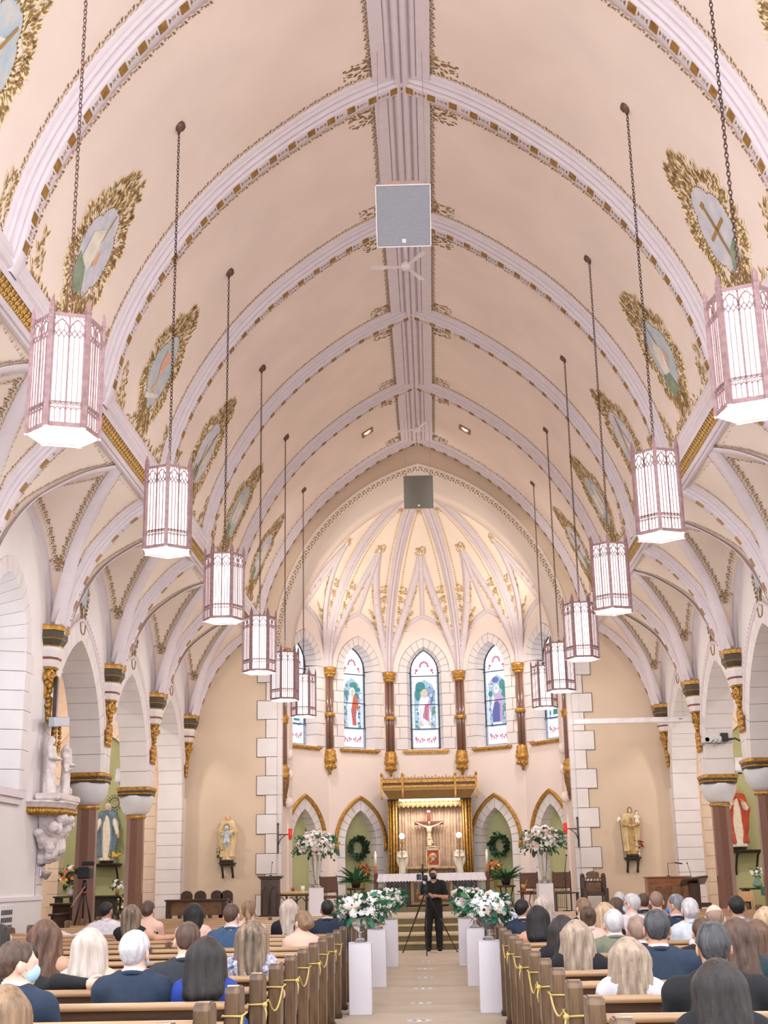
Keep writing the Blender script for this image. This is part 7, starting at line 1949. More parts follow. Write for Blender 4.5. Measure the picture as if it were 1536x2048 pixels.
# chapel statues
shelf(-8.55, 35.14, 2.02, 'dark bracket under the blue-cloaked statue in the left chapel', .8, .5, .6); shelf(8.30, 35.14, 2.05, 'dark bracket under the red-cloaked statue in the right chapel', .7, .5, .6)
statue('tall statue in white gown and blue cloak in the green left niche', -8.52, 34.88, 2.05, 1.52, robe=colr('ivory', (236, 226, 206), (226, 196, 166)), mantle=colr('cloak_blue', (120, 146, 160), (92, 116, 132)), veil=colr('white_veil', (236, 230, 222)), hands='down', seed=2)
T = thing('halo', 'round openwork gilt halo behind the head of the blue-cloaked statue', 'halo', (-8.40, 35.05, 3.62)); m = MB(); m.tube([(.13 * math.cos(a), 0, .13 * math.sin(a)) for a in [j * PI / 12 for j in range(24)]], .01, 5, 0, True); m.build('ring', DWG, T)
m = MB()
for j in range(16): m.tube([(.14 * math.cos(j * PI / 8), 0, .14 * math.sin(j * PI / 8)), (.2 * math.cos(j * PI / 8), 0, .2 * math.sin(j * PI / 8))], .006, 4); m.ball((.2 * math.cos(j * PI / 8), 0, .2 * math.sin(j * PI / 8)), .016, 5, 4)
m.build('rays', DWG, T)
statue('tall statue in red and gold cloak with raised hand in the green right niche', 8.12, 34.88, 2.08, 1.60, robe=colr('ivory', (236, 226, 206), (226, 196, 166)), mantle=colr('red', (196, 84, 50), (168, 66, 40)), hairm=colr('gold_hair', (224, 186, 120)), hands='up', seed=5, turn=-.3)
# carved group with the cross on the left wall
T = thing('carved_console', 'white and gold carved console under the stone statue group on the left wall', 'console', (-6.40, 21.95, 2.50))
m = MB(); P6 = [(0, -1.0), (.30, -.75), (.50, -.35), (.50, .35), (.30, .75), (0, 1.0)]
def hexlay(mm, z0, z1, k0, k1, mi): mm.add([(x * k0, y * k0, z0) for x, y in P6] + [(x * k1, y * k1, z1) for x, y in P6], [tuple(range(6)), tuple(range(11, 5, -1))] + [(i, i + 6, (i + 1) % 6 + 6, (i + 1) % 6) for i in range(6)], mi)
hexlay(m, .26, .34, .9, .98, 0); hexlay(m, .34, .37, 1.0, 1.0, 0); m.build('slab', MARB, T)
m = MB(); hexlay(m, .14, .26, .80, .95, 0)
for i in range(5):
    a, b = Vector((*P6[i], 0)), Vector((*P6[i + 1], 0))
    for k in range(7): p = a.lerp(b, (k + .5) / 7) * .92; m.ball((p.x, p.y, .20), .045, 6, 4)
m.build('gilt_band', GOLD, T)
S = SDF(); rr = random.Random(5)
for k in range(46):
    z = rr.uniform(-.55, .12); w_ = .55 * (1 + z * .9); S.ell((rr.uniform(.05, .40) * (1 + z * .8), rr.uniform(-w_, w_), z), (rr.uniform(.06, .10), rr.uniform(.06, .11), rr.uniform(.06, .11)), .07)
S.cone((.05, 0, .12), (.05, 0, -.50), .30, .12, .05); S.fn(lambda P: .007 * np.sin(P[..., 1] * 70) * np.sin(P[..., 2] * 65 + P[..., 0] * 40), 0, 'd'); S.fn(lambda P: -P[..., 0], 0, 'i'); link('carved_corbel', S.mesh('carved_corbel', MARB, .018), T)
T = thing('statue_group', 'white stone group of three figures on the left wall console', 'statue', (-6.40, 21.95, 2.875), PI / 2 - .0); T.rotation_euler = (0, 0, PI / 2)
m = MB(); m.bbox((0, -.24, .06), (1.3, .42, .12), 0, .03); m.bbox((.25, -.2, .2), (.5, .3, .18), 0, .05); m.build('plinth', MARB, T)
for (x, y, H, hd, sd, tr) in ((-.42, -.20, .98, 'hold', 1, .3), (.02, -.34, .66, 'pray', 2, -.4), (.42, -.22, .92, 'hold', 3, -.2)):
    robed(T, H, MARB, None, MARB, MARB, None, hd, sd, off=(x, y, .10), res=.026, turn=tr, sway=.03)
T = thing('wooden_cross', 'dark wooden cross with pale top face standing over the stone group', 'cross', (-6.25, 21.75, 3.9)); T.rotation_euler = (.0, 0, 0)
m = MB(); m.bbox((.02, 0, .32), (.07, .10, 1.5), 0, .01); m.build('upright', DW, T); m = MB(); m.bbox((.10, .05, .30), (.10, .92, .16), 0, .01, Matrix.Rotation(.12, 4, 'X')); m.build('crossbeam', mat('grey_beam', (176, 178, 190), .5), T)
m = MB()
for k in range(24): m.ball((.08, .14 * math.cos(k * .26), .05 + .30 * math.sin(k * .26)), .04, 6, 4)
m.build('gilt_glory', GOLD, T)
# angels holding globe lamps
for s in (-1, 1):
    T = thing('angel_lamp', 'white angel figure carrying a round glass lamp, %s of the tabernacle' % ('left' if s < 0 else 'right'), 'lamp', (0.06 + s * .84, YC - .12, .78), 0, 'angel lamps beside the tabernacle')
    m = MB(); m.bbox((0, 0, .43), (.30, .26, .86), 0, .02); m.build('base', DWG, T)
    robed(T, .78, colr('ivory', (236, 226, 206)), None, HRB, SKN, None, 'hold', 7 + s, off=(0, 0, .86), res=.016, turn=-s * .3)
    m = MB()
    for w_ in (-1, 1): m.add([(w_ * .04, .05, 1.45), (w_ * .16, .09, 1.50), (w_ * .18, .10, 1.25), (w_ * .10, .08, 1.02), (w_ * .04, .07, 1.2)], [(0, 1, 2, 3, 4)])
    m.build('wings', colr('ivory', (236, 226, 206)), T)
    m = MB(); m.lathe([(.012, 1.30), (.012, 1.70), (.05, 1.74), (.035, 1.78), (.03, 1.84)], 8, 0, Matrix.Translation((0, -.08, 0))); m.build('lamp_stem', GOLD, T)
    m = MB(); m.ball((0, -.08, 1.93), .085, 14, 10); m.build('globe', mat('globe_glass', (250, 248, 252), emit=1.1), T)
# sanctuary lamps on wrought brackets
for s in (-1, 1):
    T = thing('sanctuary_lamp', 'red glass lamp on a wrought bracket at the %s chancel quoins' % ('left' if s < 0 else 'right'), 'lamp', (s * 3.93, 34.66, 2.66), 0, 'red sanctuary lamps')
    m = MB(); m.tube([(0, 0, .28), (0, 0, -.45)], .018, 6); m.tube([(0, -.01, .02), (-s * .24, -.14, .02), (-s * .34, -.18, .02)], .014, 6); m.tube([(0, 0, -.25), (-s * .06, -.04, -.1), (-s * .2, -.12, .0)], .011, 6); m.ball((0, 0, .3), .03, 6, 5); m.build('bracket', DW, T)
    m = MB(); m.lathe([(.045, -.10), (.05, -.08), (.05, .14), (.04, .15)], 12, 0, Matrix.Translation((-s * .34, -.18, .02))); m.build('red_glass', mat('red_lamp_glass', (190, 36, 30), .2, emit=.6), T)
    m = MB(); m.lathe([(.015, -.15), (.05, -.11), (.05, -.10)], 10, 0, Matrix.Translation((-s * .34, -.18, .02))); m.build('holder', GOLD, T)
# ================================================================ chancel furniture
BUPH = mat('brown_upholstery', (112, 82, 66), .8, rgb2=(84, 58, 46), scale=30); MICM = mat('mic_black', (36, 34, 34), .4, .3)
def bx(T, nm, m_, *bs):
    m = MB()
    for (x0, x1, y0, y1, z0, z1) in bs: m.bbox(((x0 + x1) / 2, (y0 + y1) / 2, (z0 + z1) / 2), (abs(x1 - x0), abs(y1 - y0), abs(z1 - z0)), 0, .008)
    return m.build(nm, m_, T)
def side_chair(x, y, z, rz, lab):
    T = thing('chair', lab, 'chair', (x, y, z), rz, 'brown upholstered chancel chairs')
    bx(T, 'seat', BUPH, (-.25, .25, -.24, .24, .42, .49)); 
    for s in (-1, 1):
        for q in (-1, 1): bx(T, 'leg', DW, (s * .22 - .02, s * .22 + .02, q * .21 - .02, q * .21 + .02, 0, .42))
        m = MB(); m.tube([(s * .22, .21, .40), (s * .225, .24, .7), (s * .22, .30, .98)], .02, 6); m.build('back_post', DW, T)
    m = MB(); M = Matrix.Translation((0, .255, .76)) @ Matrix.Rotation(-.14, 4, 'X'); m.bbox((0, 0, 0), (.44, .05, .40), 0, .015, M); m.build('backrest', BUPH, T)
def mic(x, y, z, dx, h, lab, base=.0):
    T = thing('microphone', lab, 'microphone', (x, y, z)); m = MB(); m.lathe([(.04, 0), (.04, .01), (.01, .02)], 10); m.build('base', MICM, T)
    m = MB(); m.tube([(0, 0, .01), (dx * .5, 0, h * .6), (dx, -.02, h)], .006, 5); m.build('gooseneck', MICM, T); m = MB(); m.ball((dx, -.02, h), .018, 7, 5); m.build('capsule', MICM, T)
# carved lectern
T = thing('lectern', 'dark carved gothic lectern standing at the left chancel quoins', 'lectern', (-3.90, 32.9, ZD))
bx(T, 'body', DW, (-.22, .22, -.2, .2, .06, .92)); bx(T, 'base', DW, (-.26, .26, -.24, .24, 0, .06)); bx(T, 'desk_top', DW, (-.30, .30, -.26, .26, .96, 1.0), (-.26, .26, -.22, .22, .92, .96))
for k in (-1, 1):
    m = MB(); m.tube([(k * .10 - .08, -.21, .1), (k * .10 - .08, -.21, .6), (k * .10, -.21, .76), (k * .10 + .08, -.21, .6), (k * .10 + .08, -.21, .1)], .012, 5); m.build('carved_arch', DW, T)
mic(-3.90, 32.9, ZD + 1.0, .04, .32, 'thin gooseneck microphone on the dark carved lectern')
T = thing('credence_table', 'dark arcaded table with golden cloth, right of the carved lectern', 'table', (-3.35, 33.9, ZD))
bx(T, 'table_top', DW, (-.55, .55, -.25, .25, .50, .54))
for k in range(5): bx(T, 'leg', DW, (-.52 + .25 * k, -.47 + .25 * k, -.2, -.15, 0, .50))
for k in range(4): m = MB(); m.tube([(-.50 + .25 * k, -.18, .36), (-.375 + .25 * k, -.18, .48), (-.25 + .25 * k, -.18, .36)], .014, 5); m.build('arcade', DW, T)
m = MB(); m.bbox((0, 0, .575), (1.16, .56, .07), 0, .02); o = m.build('table_cloth', mat('gold_satin', (216, 190, 134), .45, rgb2=(180, 150, 92), scale=14, bump=.4, bscale=20)); o.location = (-3.35, 33.9, ZD); tag(o, 'folded golden satin cloth on the arcaded table', 'cloth')
T = thing('votive_cup', 'small red cup on the golden cloth', 'cup', (-3.45, 33.85, ZD + .612)); m = MB(); m.lathe([(.035, 0), (.05, .09), (.045, .09), (.03, .02)], 12); m.build('cup', mat('terracotta', (168, 70, 50), .5), T)
T = thing('pillar_candle', 'short white pillar candle on the golden cloth', 'candle', (-3.20, 33.85, ZD + .612)); m = MB(); m.lathe([(.05, 0), (.05, .13), (.01, .135)], 12); m.build('wax', WAX, T); m = MB(); m.tube([(0, 0, .13), (0, 0, .16)], .004, 4); m.build('wick', MICM, T)
side_chair(-2.50, 34.2, ZD, .35, 'brown upholstered chair right of the tall left pedestal'); side_chair(2.62, 34.6, ZD, 0.05, 'brown upholstered chair behind the small round table'); side_chair(3.42, 34.5, ZD, -.1, 'brown upholstered chair right of the tall right pedestal')
T = thing('side_table', 'small dark table in front of the right-hand brown chair', 'table', (3.45, 33.7, ZD)); bx(T, 'table_top', DW, (-.3, .3, -.2, .2, .44, .47))
for s in (-1, 1): bx(T, 'leg', DW, (s * .27 - .02, s * .27 + .02, -.18, .18, 0, .44))
T = thing('round_table', 'small round brown table holding a gold cup, right of the fern', 'table', (2.44, 33.9, ZD)); m = MB(); m.lathe([(.20, .49), (.21, .50), (.20, .52), (0, .525)], 18); m.build('table_top', RW, T)
for k in range(3): a = k * 2.09; m = MB(); m.tube([(.15 * math.cos(a), .15 * math.sin(a), .49), (.08 * math.cos(a), .08 * math.sin(a), .25), (.17 * math.cos(a), .17 * math.sin(a), 0)], .015, 6); m.build('leg', RW, T)
T = thing('gold_bucket', 'gold cup with a sprinkler rod on the small round table', 'cup', (2.40, 33.9, ZD + .526)); m = MB(); m.lathe([(.05, 0), (.07, .15), (.06, .15), (.045, .02)], 14); m.build('bucket', GOLD, T); m = MB(); m.tube([(0, 0, .02), (.10, 0, .26)], .007, 5); m.build('sprinkler', GOLD, T)
T = thing('microphone_stand', 'black microphone on a floor stand beside the right niche', 'microphone', (3.48, 34.1, ZD)); m = MB(); m.tube([(0, 0, 0), (0, 0, 1.0), (.06, 0, 1.35)], .009, 5); m.lathe([(.12, 0), (.12, .02), (.01, .03)], 14); m.ball((.06, 0, 1.37), .025, 7, 5); m.build('stand', MICM, T)
for s in (-1, 1):
    mid, dx, on = panel_frame(0 if s < 0 else 4); p = mid - on * .12
    T = thing('radiator', 'low cream radiator with wooden shelf under the outer %s niche' % ('left' if s < 0 else 'right'), 'radiator', (p.x, p.y, ZD), math.atan2(dx.y, dx.x), 'chancel radiators')
    bx(T, 'shelf', mat('tan_wood', (196, 150, 110), .5), (-.85, .85, -.1, .1, .56, .60))
    for k in range(20): bx(T, 'fin', mat('radiator_cream', (210, 196, 172), .6), (-.8 + .082 * k, -.75 + .082 * k, -.05, .05, .02, .54))
T = thing('presider_chair', 'large dark carved throne with pierced back rail, right of the chancel arch', 'chair', (4.12, 33.4, ZD))
OAK = mat('mid_oak', (128, 92, 62), .5, rgb2=(100, 70, 46), scale=10)
bx(T, 'seat', DW, (-.205, .205, -.30, .18, .38, .46)); bx(T, 'back_panel', OAK, (-.20, .20, .20, .24, .46, .72), (-.16, .16, .2, .24, .80, .90)); bx(T, 'rail', DW, (-.2, .2, .19, .25, .70, .73), (-.2, .2, .19, .25, .79, .81))
for k in range(5): m = MB(); m.tube([(-.18 + .08 * k, .21, .72), (-.14 + .08 * k, .21, .80)], .012, 5); m.build('baluster', DW, T)
for s in (-1, 1):
    m = MB(); m.bbox((s * .26, .22, .42), (.12, .12, .84), 0, .02); m.ball((s * .26, .22, .86), .06, 8, 6); m.build('back_post', DW, T); bx(T, 'arm_panel', DW, (s * .26 - .05, s * .26 + .05, -.3, .2, 0, .56))
m = MB(); m.prism([(-.17, .89), (.17, .89), (.14, .94), (0, .97), (-.14, .94)], Matrix.Identity(4), .19, .25); m.build('crest', OAK, T)
T = thing('upright_piano', 'tan wooden upright piano with carved panels on the right of the platform', 'piano', (5.75, 31.95, ZD - .0))
PW = mat('piano_wood', (152, 96, 58), .35, rgb2=(112, 66, 38), scale=5, stretch=(1, 1, 5), coat=.3)
bx(T, 'case', PW, (-.55, .45, -.1, .35, .05, .78)); bx(T, 'lid', PW, (-.58, .48, -.14, .38, .78, .81)); 
for k in range(4): m = MB(); m.bbox((-.42 + .26 * k, -.12, .36), (.20, .03, .46), 0, .01); m.tube([(-.50 + .26 * k, -.14, .15), (-.36 + .26 * k, -.14, .55)], .014, 5); m.build('panel', OAK, T)
bx(T, 'plinth', DW, (-.55, .45, -.12, .35, 0, .06))
T = thing('piano_lamp', 'slim dark reading lamp on the piano', 'lamp', (5.72, 31.95, ZD + .812)); m = MB(); m.lathe([(.05, 0), (.05, .015), (.01, .02)], 10); m.tube([(0, 0, .01), (0, 0, .30), (.2, -.05, .31)], .008, 5); m.build('stem', MICM, T); m = MB(); m.tube([(.16, -.05, .31), (.34, -.07, .28)], .016, 6); m.build('head', MICM, T)
T = thing('reading_desk', 'dark slant-topped reading desk in front of the piano', 'lectern', (6.12, 31.0, .32))
m = MB(); M = Matrix.Translation((0, 0, 1.02)) @ Matrix.Rotation(-.35, 4, 'X') @ Matrix.Rotation(-.10, 4, 'Y'); m.bbox((0, 0, 0), (.60, .42, .05), 0, .01, M); m.build('desk_top', DW, T); bx(T, 'post', DW, (-.12, .12, -.1, .1, .04, .98)); bx(T, 'base', DW, (-.25, .25, -.22, .22, 0, .05)); bx(T, 'side_arm', DW, (.10, .36, -.05, .05, .44, .54), (.28, .36, -.05, .05, .05, .46))
mic(6.08, 31.0, 1.40, -.08, .34, 'thin gooseneck microphone on the slant-topped reading desk')
# side table and carved chairs at the left chancel wall
T = thing('carved_stall', 'carved dark bench front with panels, against the left chancel wall', 'bench', (-5.72, 32.9, ZD)); bx(T, 'table_top', DW, (-.78, .78, -.2, .2, .44, .48)); bx(T, 'front_panel', OAK, (-.66, .66, -.05, .0, .10, .44))
for s in (-1, 1): bx(T, 'leg', DW, (s * .70 - .05, s * .70 + .05, -.16, .16, 0, .44))
for k, x in enumerate((-6.15, -5.80, -5.38, -5.12)):
    T = thing('carved_chair', 'dark round-topped wooden chair behind the carved bench, %s from the side arcade' % ['first', 'second', 'third', 'fourth'][k], 'chair', (x, 33.6, ZD), 0, 'round-topped chairs by the left wall')
    bx(T, 'seat', DW, (-.15, .15, -.2, .2, .38, .42)); m = MB(); m.prism([(-.15, .36), (.15, .36), (.15, .58), (.10, .65), (0, .68), (-.10, .65), (-.15, .58)], Matrix.Identity(4), .16, .20); m.build('backrest', DW, T)
    for s in (-1, 1): bx(T, 'leg', DW, (s * .13 - .02, s * .13 + .02, -.18, .18, 0, .38))
# left chapel: dark table with flowers, curved stall end, cabinet
T = thing('chapel_table', 'long dark altar table under the blue-cloaked statue in the left chapel', 'table', (-8.60, 33.9, 0.64 * 1.0)); bx(T, 'table_top', DWG, (-.95, .95, -.25, .25, .56, .60)); bx(T, 'front', DWG, (-.55, .75, -.15, .2, .0, .56))
for s in (-1, 1): bx(T, 'leg', DWG, (s * .86 - .06, s * .86 + .06, -.18, .18, 0, .56))
T = thing('mixed_bouquet', 'large bouquet of yellow, pink and orange flowers in a white vase, left chapel', 'flowers', (-9.15, 33.85, ZD + .602)); m = MB(); m.lathe([(.05, 0), (.08, .08), (.06, .16), (.07, .18)], 12); m.build('vase', PEDW, T); bunch(T, (0, 0, .44), (.32, .24, .32), 34, 'yypopcwr', .062, 60, 'gd', .13, 77, wisp=8)
T = thing('white_bouquet', 'small white flowers on the dark table between the left columns', 'flowers', (-7.95, 33.85, ZD + .602)); m = MB(); m.lathe([(.04, 0), (.05, .08), (.04, .12)], 10); m.build('vase', GOLD, T); bunch(T, (0, 0, .24), (.16, .12, .14), 9, 'ww', .05, 22, 'g', .09, 78)
T = thing('yellow_flowers', 'spray of yellow flowers at the feet of the blue-cloaked statue', 'flowers', (-8.22, 34.70, 2.045)); m = MB(); m.lathe([(.03, 0), (.05, .06), (.03, .10)], 10); m.build('vase', CRYS, T); bunch(T, (-.02, 0, .20), (.17, .10, .09), 12, 'yy', .05, 12, 'g', .07, 79)
T = thing('orchid_spray', 'arching spray of small yellow blooms below the dark chapel table', 'flowers', (-7.62, 33.2, ZD)); m = MB(); m.lathe([(.08, 0), (.10, .14), (.08, .15)], 10); m.build('pot', PEDW, T); bunch(T, (0, 0, .38), (.16, .14, .26), 14, 'ywy', .04, 26, 'g', .09, 80, wisp=6)
T = thing('stall_end', 'dark stall with high curved end beyond the left wall', 'bench', (-8.0, 27.2, 0))
m = MB(); Mx = Matrix(((0, 1, 0, 0), (1, 0, 0, 0), (0, 0, 1, 0), (0, 0, 0, 1))); pr = [(0, 0), (0, 1.30), (.05, 1.36), (.13, 1.34), (.20, 1.15), (.30, .95), (.5, .90), (.62, .86), (.62, 0)]
m.prism([(a - .3, b) for a, b in pr][::-1], Matrix.Translation((-.35, 0, 0)), -.03, .03); m.build('curved_end', DW, T); bx(T, 'seat', DW, (-.6, .35, .03, 1.0, .40, .45)); bx(T, 'front_panel', DW, (.30, .36, -.03, 1.0, 0, .92)); bx(T, 'cap', DW, (.26, .42, -.08, 1.05, .92, .96))
T = thing('confession_cabinet', 'dark carved cabinet with pierced panel beside the left column', 'cabinet', (-7.62, 28.4, 0)); bx(T, 'body', DW, (-.35, .35, -.2, .2, 0, 1.1)); bx(T, 'top', DW, (-.4, .4, -.25, .25, 1.1, 1.15)); m = MB()
for k in range(4): m.tube([(-.25 + .15 * k, -.21, .7), (-.2 + .15 * k, -.21, .9), (-.15 + .15 * k, -.21, .7)], .01, 4)
m.build('pierced_panel', OAK, T)
# right chapel table
T = thing('chapel_table', 'dark table with green cloth at the right edge, under the red-cloaked statue', 'table', (8.25, 33.0, ZD)); bx(T, 'table_top', DWG, (-.6, .7, -.25, .25, .46, .50)); 
for s in (-1, 1): bx(T, 'leg', DWG, (s * .5 - .06, s * .5 + .06, -.18, .18, 0, .46))
o = bx(None, 'green_cloth', mat('green_cloth', (60, 112, 96), .7), (-.2, .6, -.27, .27, .504, .52), (-.2, .6, -.28, -.265, .32, .52)); o.location = (8.25, 33.0, ZD); tag(o, 'green cloth runner on the right chapel table', 'cloth')
T = thing('white_bouquet', 'small white bouquet in a clear aqua-tinted vase, right chapel table', 'flowers', (8.05, 33.0, ZD + .524)); m = MB(); m.lathe([(.10, 0), (.13, .05), (.05, .2), (.04, .26)], 12); m.build('vase', mat('aqua_glass', (170, 214, 200), .2, trans=.5), T); bunch(T, (0, 0, .34), (.15, .12, .12), 9, 'ww', .05, 16, 'g', .09, 81)
T = thing('wooden_chair', 'light wooden chair with round seat behind the right column', 'chair', (7.45, 31.5, .0)); z_ = .64; 
LW = mat('light_wood', (196, 152, 106), .5); m = MB(); m.lathe([(.2, .60), (.22, .62), (.21, .65), (0, .655)], 16); m.build('seat', LW, T)
for s in (-1, 1): bx(T, 'leg', LW, (s * .15 - .02, s * .15 + .02, -.15, .15, .32, .60)); m = MB(); m.tube([(s * .15, .17, .62), (s * .16, .22, 1.05)], .018, 6); m.build('back_post', LW, T)
bx(T, 'back_rail', LW, (-.16, .16, .2, .23, .85, 1.08)); T.location.z = 0.0
# wall plaque and small items on the left pier
T = thing('wall_plaque', 'small grey framed notice on the left pier below the carved console', 'sign', (-6.385, 22.0, 2.02)); bx(T, 'frame', mat('grey_frame', (120, 122, 128), .5), (0, .02, -.12, .12, -.18, .18)); bx(T, 'panel', PEDW, (.02, .028, -.09, .09, -.14, .14)); m = MB(); m.box(.028, .031, -.03, .03, .0, .05); m.box(.028, .031, -.06, .06, -.10, -.07); m.build('print', mat('grey_print', (110, 112, 118), .6), T)
T = thing('holy_water_font', 'small metal font below the framed notice', 'font', (-6.385, 22.0, 1.74)); m = MB(); m.lathe([(.02, -.12), (.07, -.06), (.10, 0), (.09, .01)], 12, 0, Matrix.Translation((.07, 0, 0))); m.build('bowl', mat('steel_wire', (176, 164, 158), .5, .5), T); bx(T, 'back_plate', PEDW, (0, .02, -.12, .12, -.06, .08))
T = thing('wall_vent', 'dark slotted vent low on the left wall', 'vent', (-6.368, 20.2, .95)); bx(T, 'frame', WHITE, (0, .012, -.30, .30, -.34, .30)); m = MB()
for j in range(5):
    for k in range(6): m.box(.012, .018, -.26 + .09 * k, -.20 + .09 * k, -.28 + .11 * j, -.21 + .11 * j)
m.build('slots', mat('vent_dark', (70, 70, 74), .6), T, kind='stuff')
# ================================================================ cameras on tripods
BLK = mat('camera_black', (26, 27, 30), .45); CARB = mat('tripod_dark', (44, 46, 50), .4, .3)
def tripod(T, feet, top, hub=.0):
    for f in feet:
        m = MB(); a, b = Vector(top), Vector(f); m.tube([a, a.lerp(b, .45)], .017, 6); m.tube([a.lerp(b, .42), a.lerp(b, .75)], .013, 6); m.tube([a.lerp(b, .72), b], .010, 6); m.ball(b + Vector((0, 0, .012)), .018, 6, 4); m.ball(a.lerp(b, .44), .022, 6, 4); m.build('leg', CARB, T)
    m = MB(); m.lathe([(.03, -.10), (.045, -.02), (.045, .05), (.03, .10)], 10, 0, Matrix.Translation(top)); m.build('head', BLK, T)
T = thing('tripod', 'tall black tripod standing in front of the altar steps', 'tripod', (-.03, 28.2, 0)); tripod(T, [(-.53, .60, 0), (.63, .50, 0), (-.01, -.66, 0)], (0, 0, 1.28))
m = MB(); m.tube([(0, 0, .80), (0, 0, 1.30)], .016, 6); m.build('centre_column', mat('tripod_grey', (96, 102, 110), .4, .4), T)
T = thing('video_camera', 'black video camera rig with white labels on the central tripod', 'camera', (-.05, 28.2, 1.385))
m = MB(); m.bbox((0, 0, .13), (.12, .22, .14), 0, .01); m.bbox((-.12, 0, .16), (.10, .08, .12), 0, .01); m.bbox((-.04, .02, .30), (.14, .10, .06), 0, .01); m.tube([(-.04, .02, .2), (-.04, .02, .42)], .02, 6); m.bbox((.16, .05, .20), (.12, .03, .08), 0, .006); m.build('body', BLK, T)
m = MB(); m.lathe([(.045, 0), (.05, .10), (.04, .12)], 12, 0, Matrix.Translation((0, -.10, .13)) @ Matrix.Rotation(PI / 2, 4, 'X')); m.build('lens', BLK, T)
m = MB(); m.bbox((.08, -.02, .12), (.07, .05, .09), 0, .02); m.bbox((-.01, -.12, .06), (.06, .02, .06), 0, .005); m.build('white_module', PEDW, T)
m = MB(); m.tube([(-.09, -.05, .2), (-.14, -.06, 0), (-.10, -.05, -.22)], .006, 5); m.tube([(0, 0, 0), (0, 0, .06)], .03, 8); m.build('cable', mat('cable_grey', (170, 172, 176), .5), T)
T = thing('tripod', 'silver and black tripod beyond the left pews, before the first column', 'tripod', (-6.0, 23.3, 0)); tripod(T, [(-.30, -.2, 0), (-.12, .3, 0), (.32, .0, 0)], (0, 0, 1.50)); m = MB(); m.tube([(.02, -.05, 1.5), (-.15, -.3, 1.15)], .010, 5); m.build('pan_handle', MATS['steel_wire'], T); m = MB(); m.lathe([(.05, 1.38), (.05, 1.41)], 10); m.build('red_ring', PETR, T)
T = thing('video_camera', 'black camcorder on the tripod beyond the left pews', 'camera', (-6.0, 23.3, 1.605)); m = MB(); m.bbox((0, 0, .12), (.22, .26, .2), 0, .02); m.bbox((.06, -.05, .28), (.22, .05, .07), 0, .01); m.bbox((-.14, .02, .15), (.10, .12, .10), 0, .02); m.build('body', BLK, T); m = MB(); m.lathe([(.05, 0), (.06, .12), (.05, .14)], 12, 0, Matrix.Translation((0, .10, .12)) @ Matrix.Rotation(-PI / 2, 4, 'X')); m.build('lens', BLK, T)
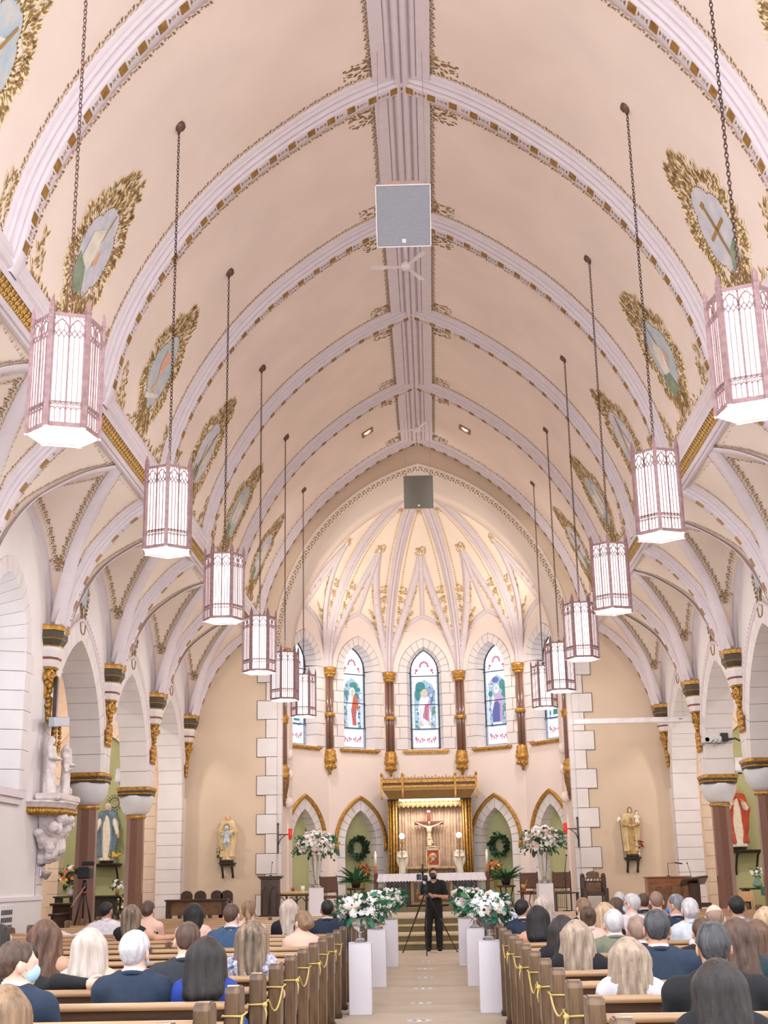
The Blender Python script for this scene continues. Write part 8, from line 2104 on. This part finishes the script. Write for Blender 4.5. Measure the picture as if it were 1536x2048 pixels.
# ================================================================ videographer
def videographer(x, y):
    T = thing('person', 'videographer in black shirt, trousers and mask standing behind the central tripod', 'person', (x, y, 0), PI)      # +Y of the body faces the camera
    res = .016; hc = np.array([.0, .03, 1.60]); hr = rotz(.25) @ rotx(-.12)
    def trunk(S, g):
        S.ell((0, 0, .98), (.165 + g, .12 + g, .13 + g), .06); S.ell((0, .01, 1.16), (.155 + g, .115 + g, .16 + g), .08); S.ell((0, 0, 1.30), (.17 + g, .11 + g, .13 + g), .07); S.cone((-.165, -.005, 1.40), (.165, -.005, 1.40), .06 + g, .06 + g, .06); S.cone((-.06, -.01, 1.44), (.06, -.01, 1.44), .055 + g * .5, .055 + g * .5, .06)
    arms = [(-1, (-.20, 0, 1.39), (-.27, .02, 1.12), (-.06, .24, 1.15)), (1, (.20, 0, 1.39), (.27, .03, 1.12), (.12, .25, 1.17))]
    def legs(S, g):
        for s, fx in ((-1, -.10), (1, .14)):
            S.cone((s * .085, 0, .94), (fx * .95, .02, .50), .088 + g, .062 + g * 1.4, .05); S.cone((fx * .95, .02, .50), (fx, -.01, .09), .062 + g * 1.4, .042 + g * 2, .04)
    S = SDF(); trunk(S, 0); legs(S, 0)
    for s, sh, el, wr in arms: S.cone(sh, el, .052, .042, .05); S.cone(el, wr, .042, .027, .03)
    S.cone((0, -.005, 1.42), (0, .02, 1.54), .055, .05, .04); head_sdf(S, hc, hr)
    for fx in (-.10, .14): S.cone((fx, .0, .06), (fx, .14, .04), .04, .035, .03)
    me = S.mesh('body', SKIN['tan'], res)
    for s, sh, el, wr in arms: merge_into(me, limb_hand(None, wr, Vector(wr) - Vector(el), (0, .3, 1), -s, .9))
    link('body', me, T)
    S = SDF(); trunk(S, .014)
    for s, sh, el, wr in arms: S.cone(sh, tuple(np.array(sh) * .25 + np.array(el) * .75), .066, .062, .04)
    S.ell((0, .06, 1.52), (.06, .10, .10), .02, 's'); S.fn(lambda P: .90 - P[..., 2], 0, 'i'); S.fn(lambda P: .003 * np.sin(P[..., 2] * 45 + P[..., 0] * 25), 0, 'd'); link('shirt', S.mesh('shirt', CL['black'], res), T)
    S = SDF(); S.ell((0, 0, .95), (.172, .13, .12), .05); legs(S, .013); S.fn(lambda P: P[..., 2] - .98, 0, 'i'); S.fn(lambda P: .003 * np.sin(P[..., 2] * 50), 0, 'd'); link('trousers', S.mesh('trousers', CL['black'], res), T)
    for fx in (-.10, .14):
        m = MB(); m.bbox((fx, .07, .012), (.10, .30, .024), 0, .01); o = m.build('shoe_sole', MATS['petal_blush'], T); S = SDF(); S.cone((fx, -.02, .06), (fx, .14, .05), .052, .045, .03); S.fn(lambda P: .02 - P[..., 2], 0, 'i'); link('shoe', S.mesh('shoe', CL['black'], .014), T)
    Tp = lambda p: tuple(hc + hr @ np.array(p, float)); back = lambda P: (P - hc) @ hr
    H_ = SDF(); H_.ell(Tp((0, -.016, .032)), (.088, .108, .104), 0, 'u', hr); H_.fn(lambda P: (back(P)[..., 1] - .03 - .9 * (back(P)[..., 2] - .06)) * .7, 0, 'i'); H_.fn(lambda P: (-.05 - back(P)[..., 2] + np.maximum(0, back(P)[..., 1] + .02) * 1.6) * .7, 0, 'i'); H_.fn(lambda P: .004 * np.sin(P[..., 0] * 150) * np.sin(P[..., 2] * 120 + P[..., 1] * 80), 0, 'd'); link('hair', H_.mesh('hair', HAIR['black'], .012), T)
    M_ = SDF(); M_.ell(Tp((0, .036, -.055)), (.068, .076, .060), 0, 'u', hr); M_.ell(Tp((0, .09, -.035)), (.026, .030, .030), .03, 'u', hr); M_.fn(lambda P: .026 - back(P)[..., 1], 0, 'i'); o = link('mask', M_.mesh('mask', MASKM['black'], .011), T)
    m = MB(); m.ball(Tp((-.045, .088, -.055)), .014, 8, 6, 0, (1, .4, 1)); m.build('mask_valve', PEDW, o)
    e = MB()
    for s in (-1, 1): e.ball(Tp((s * .031, .0885, .004)), .0055, 7, 5)
    e.build('eyes', MICM, T)
videographer(.13, 28.85)
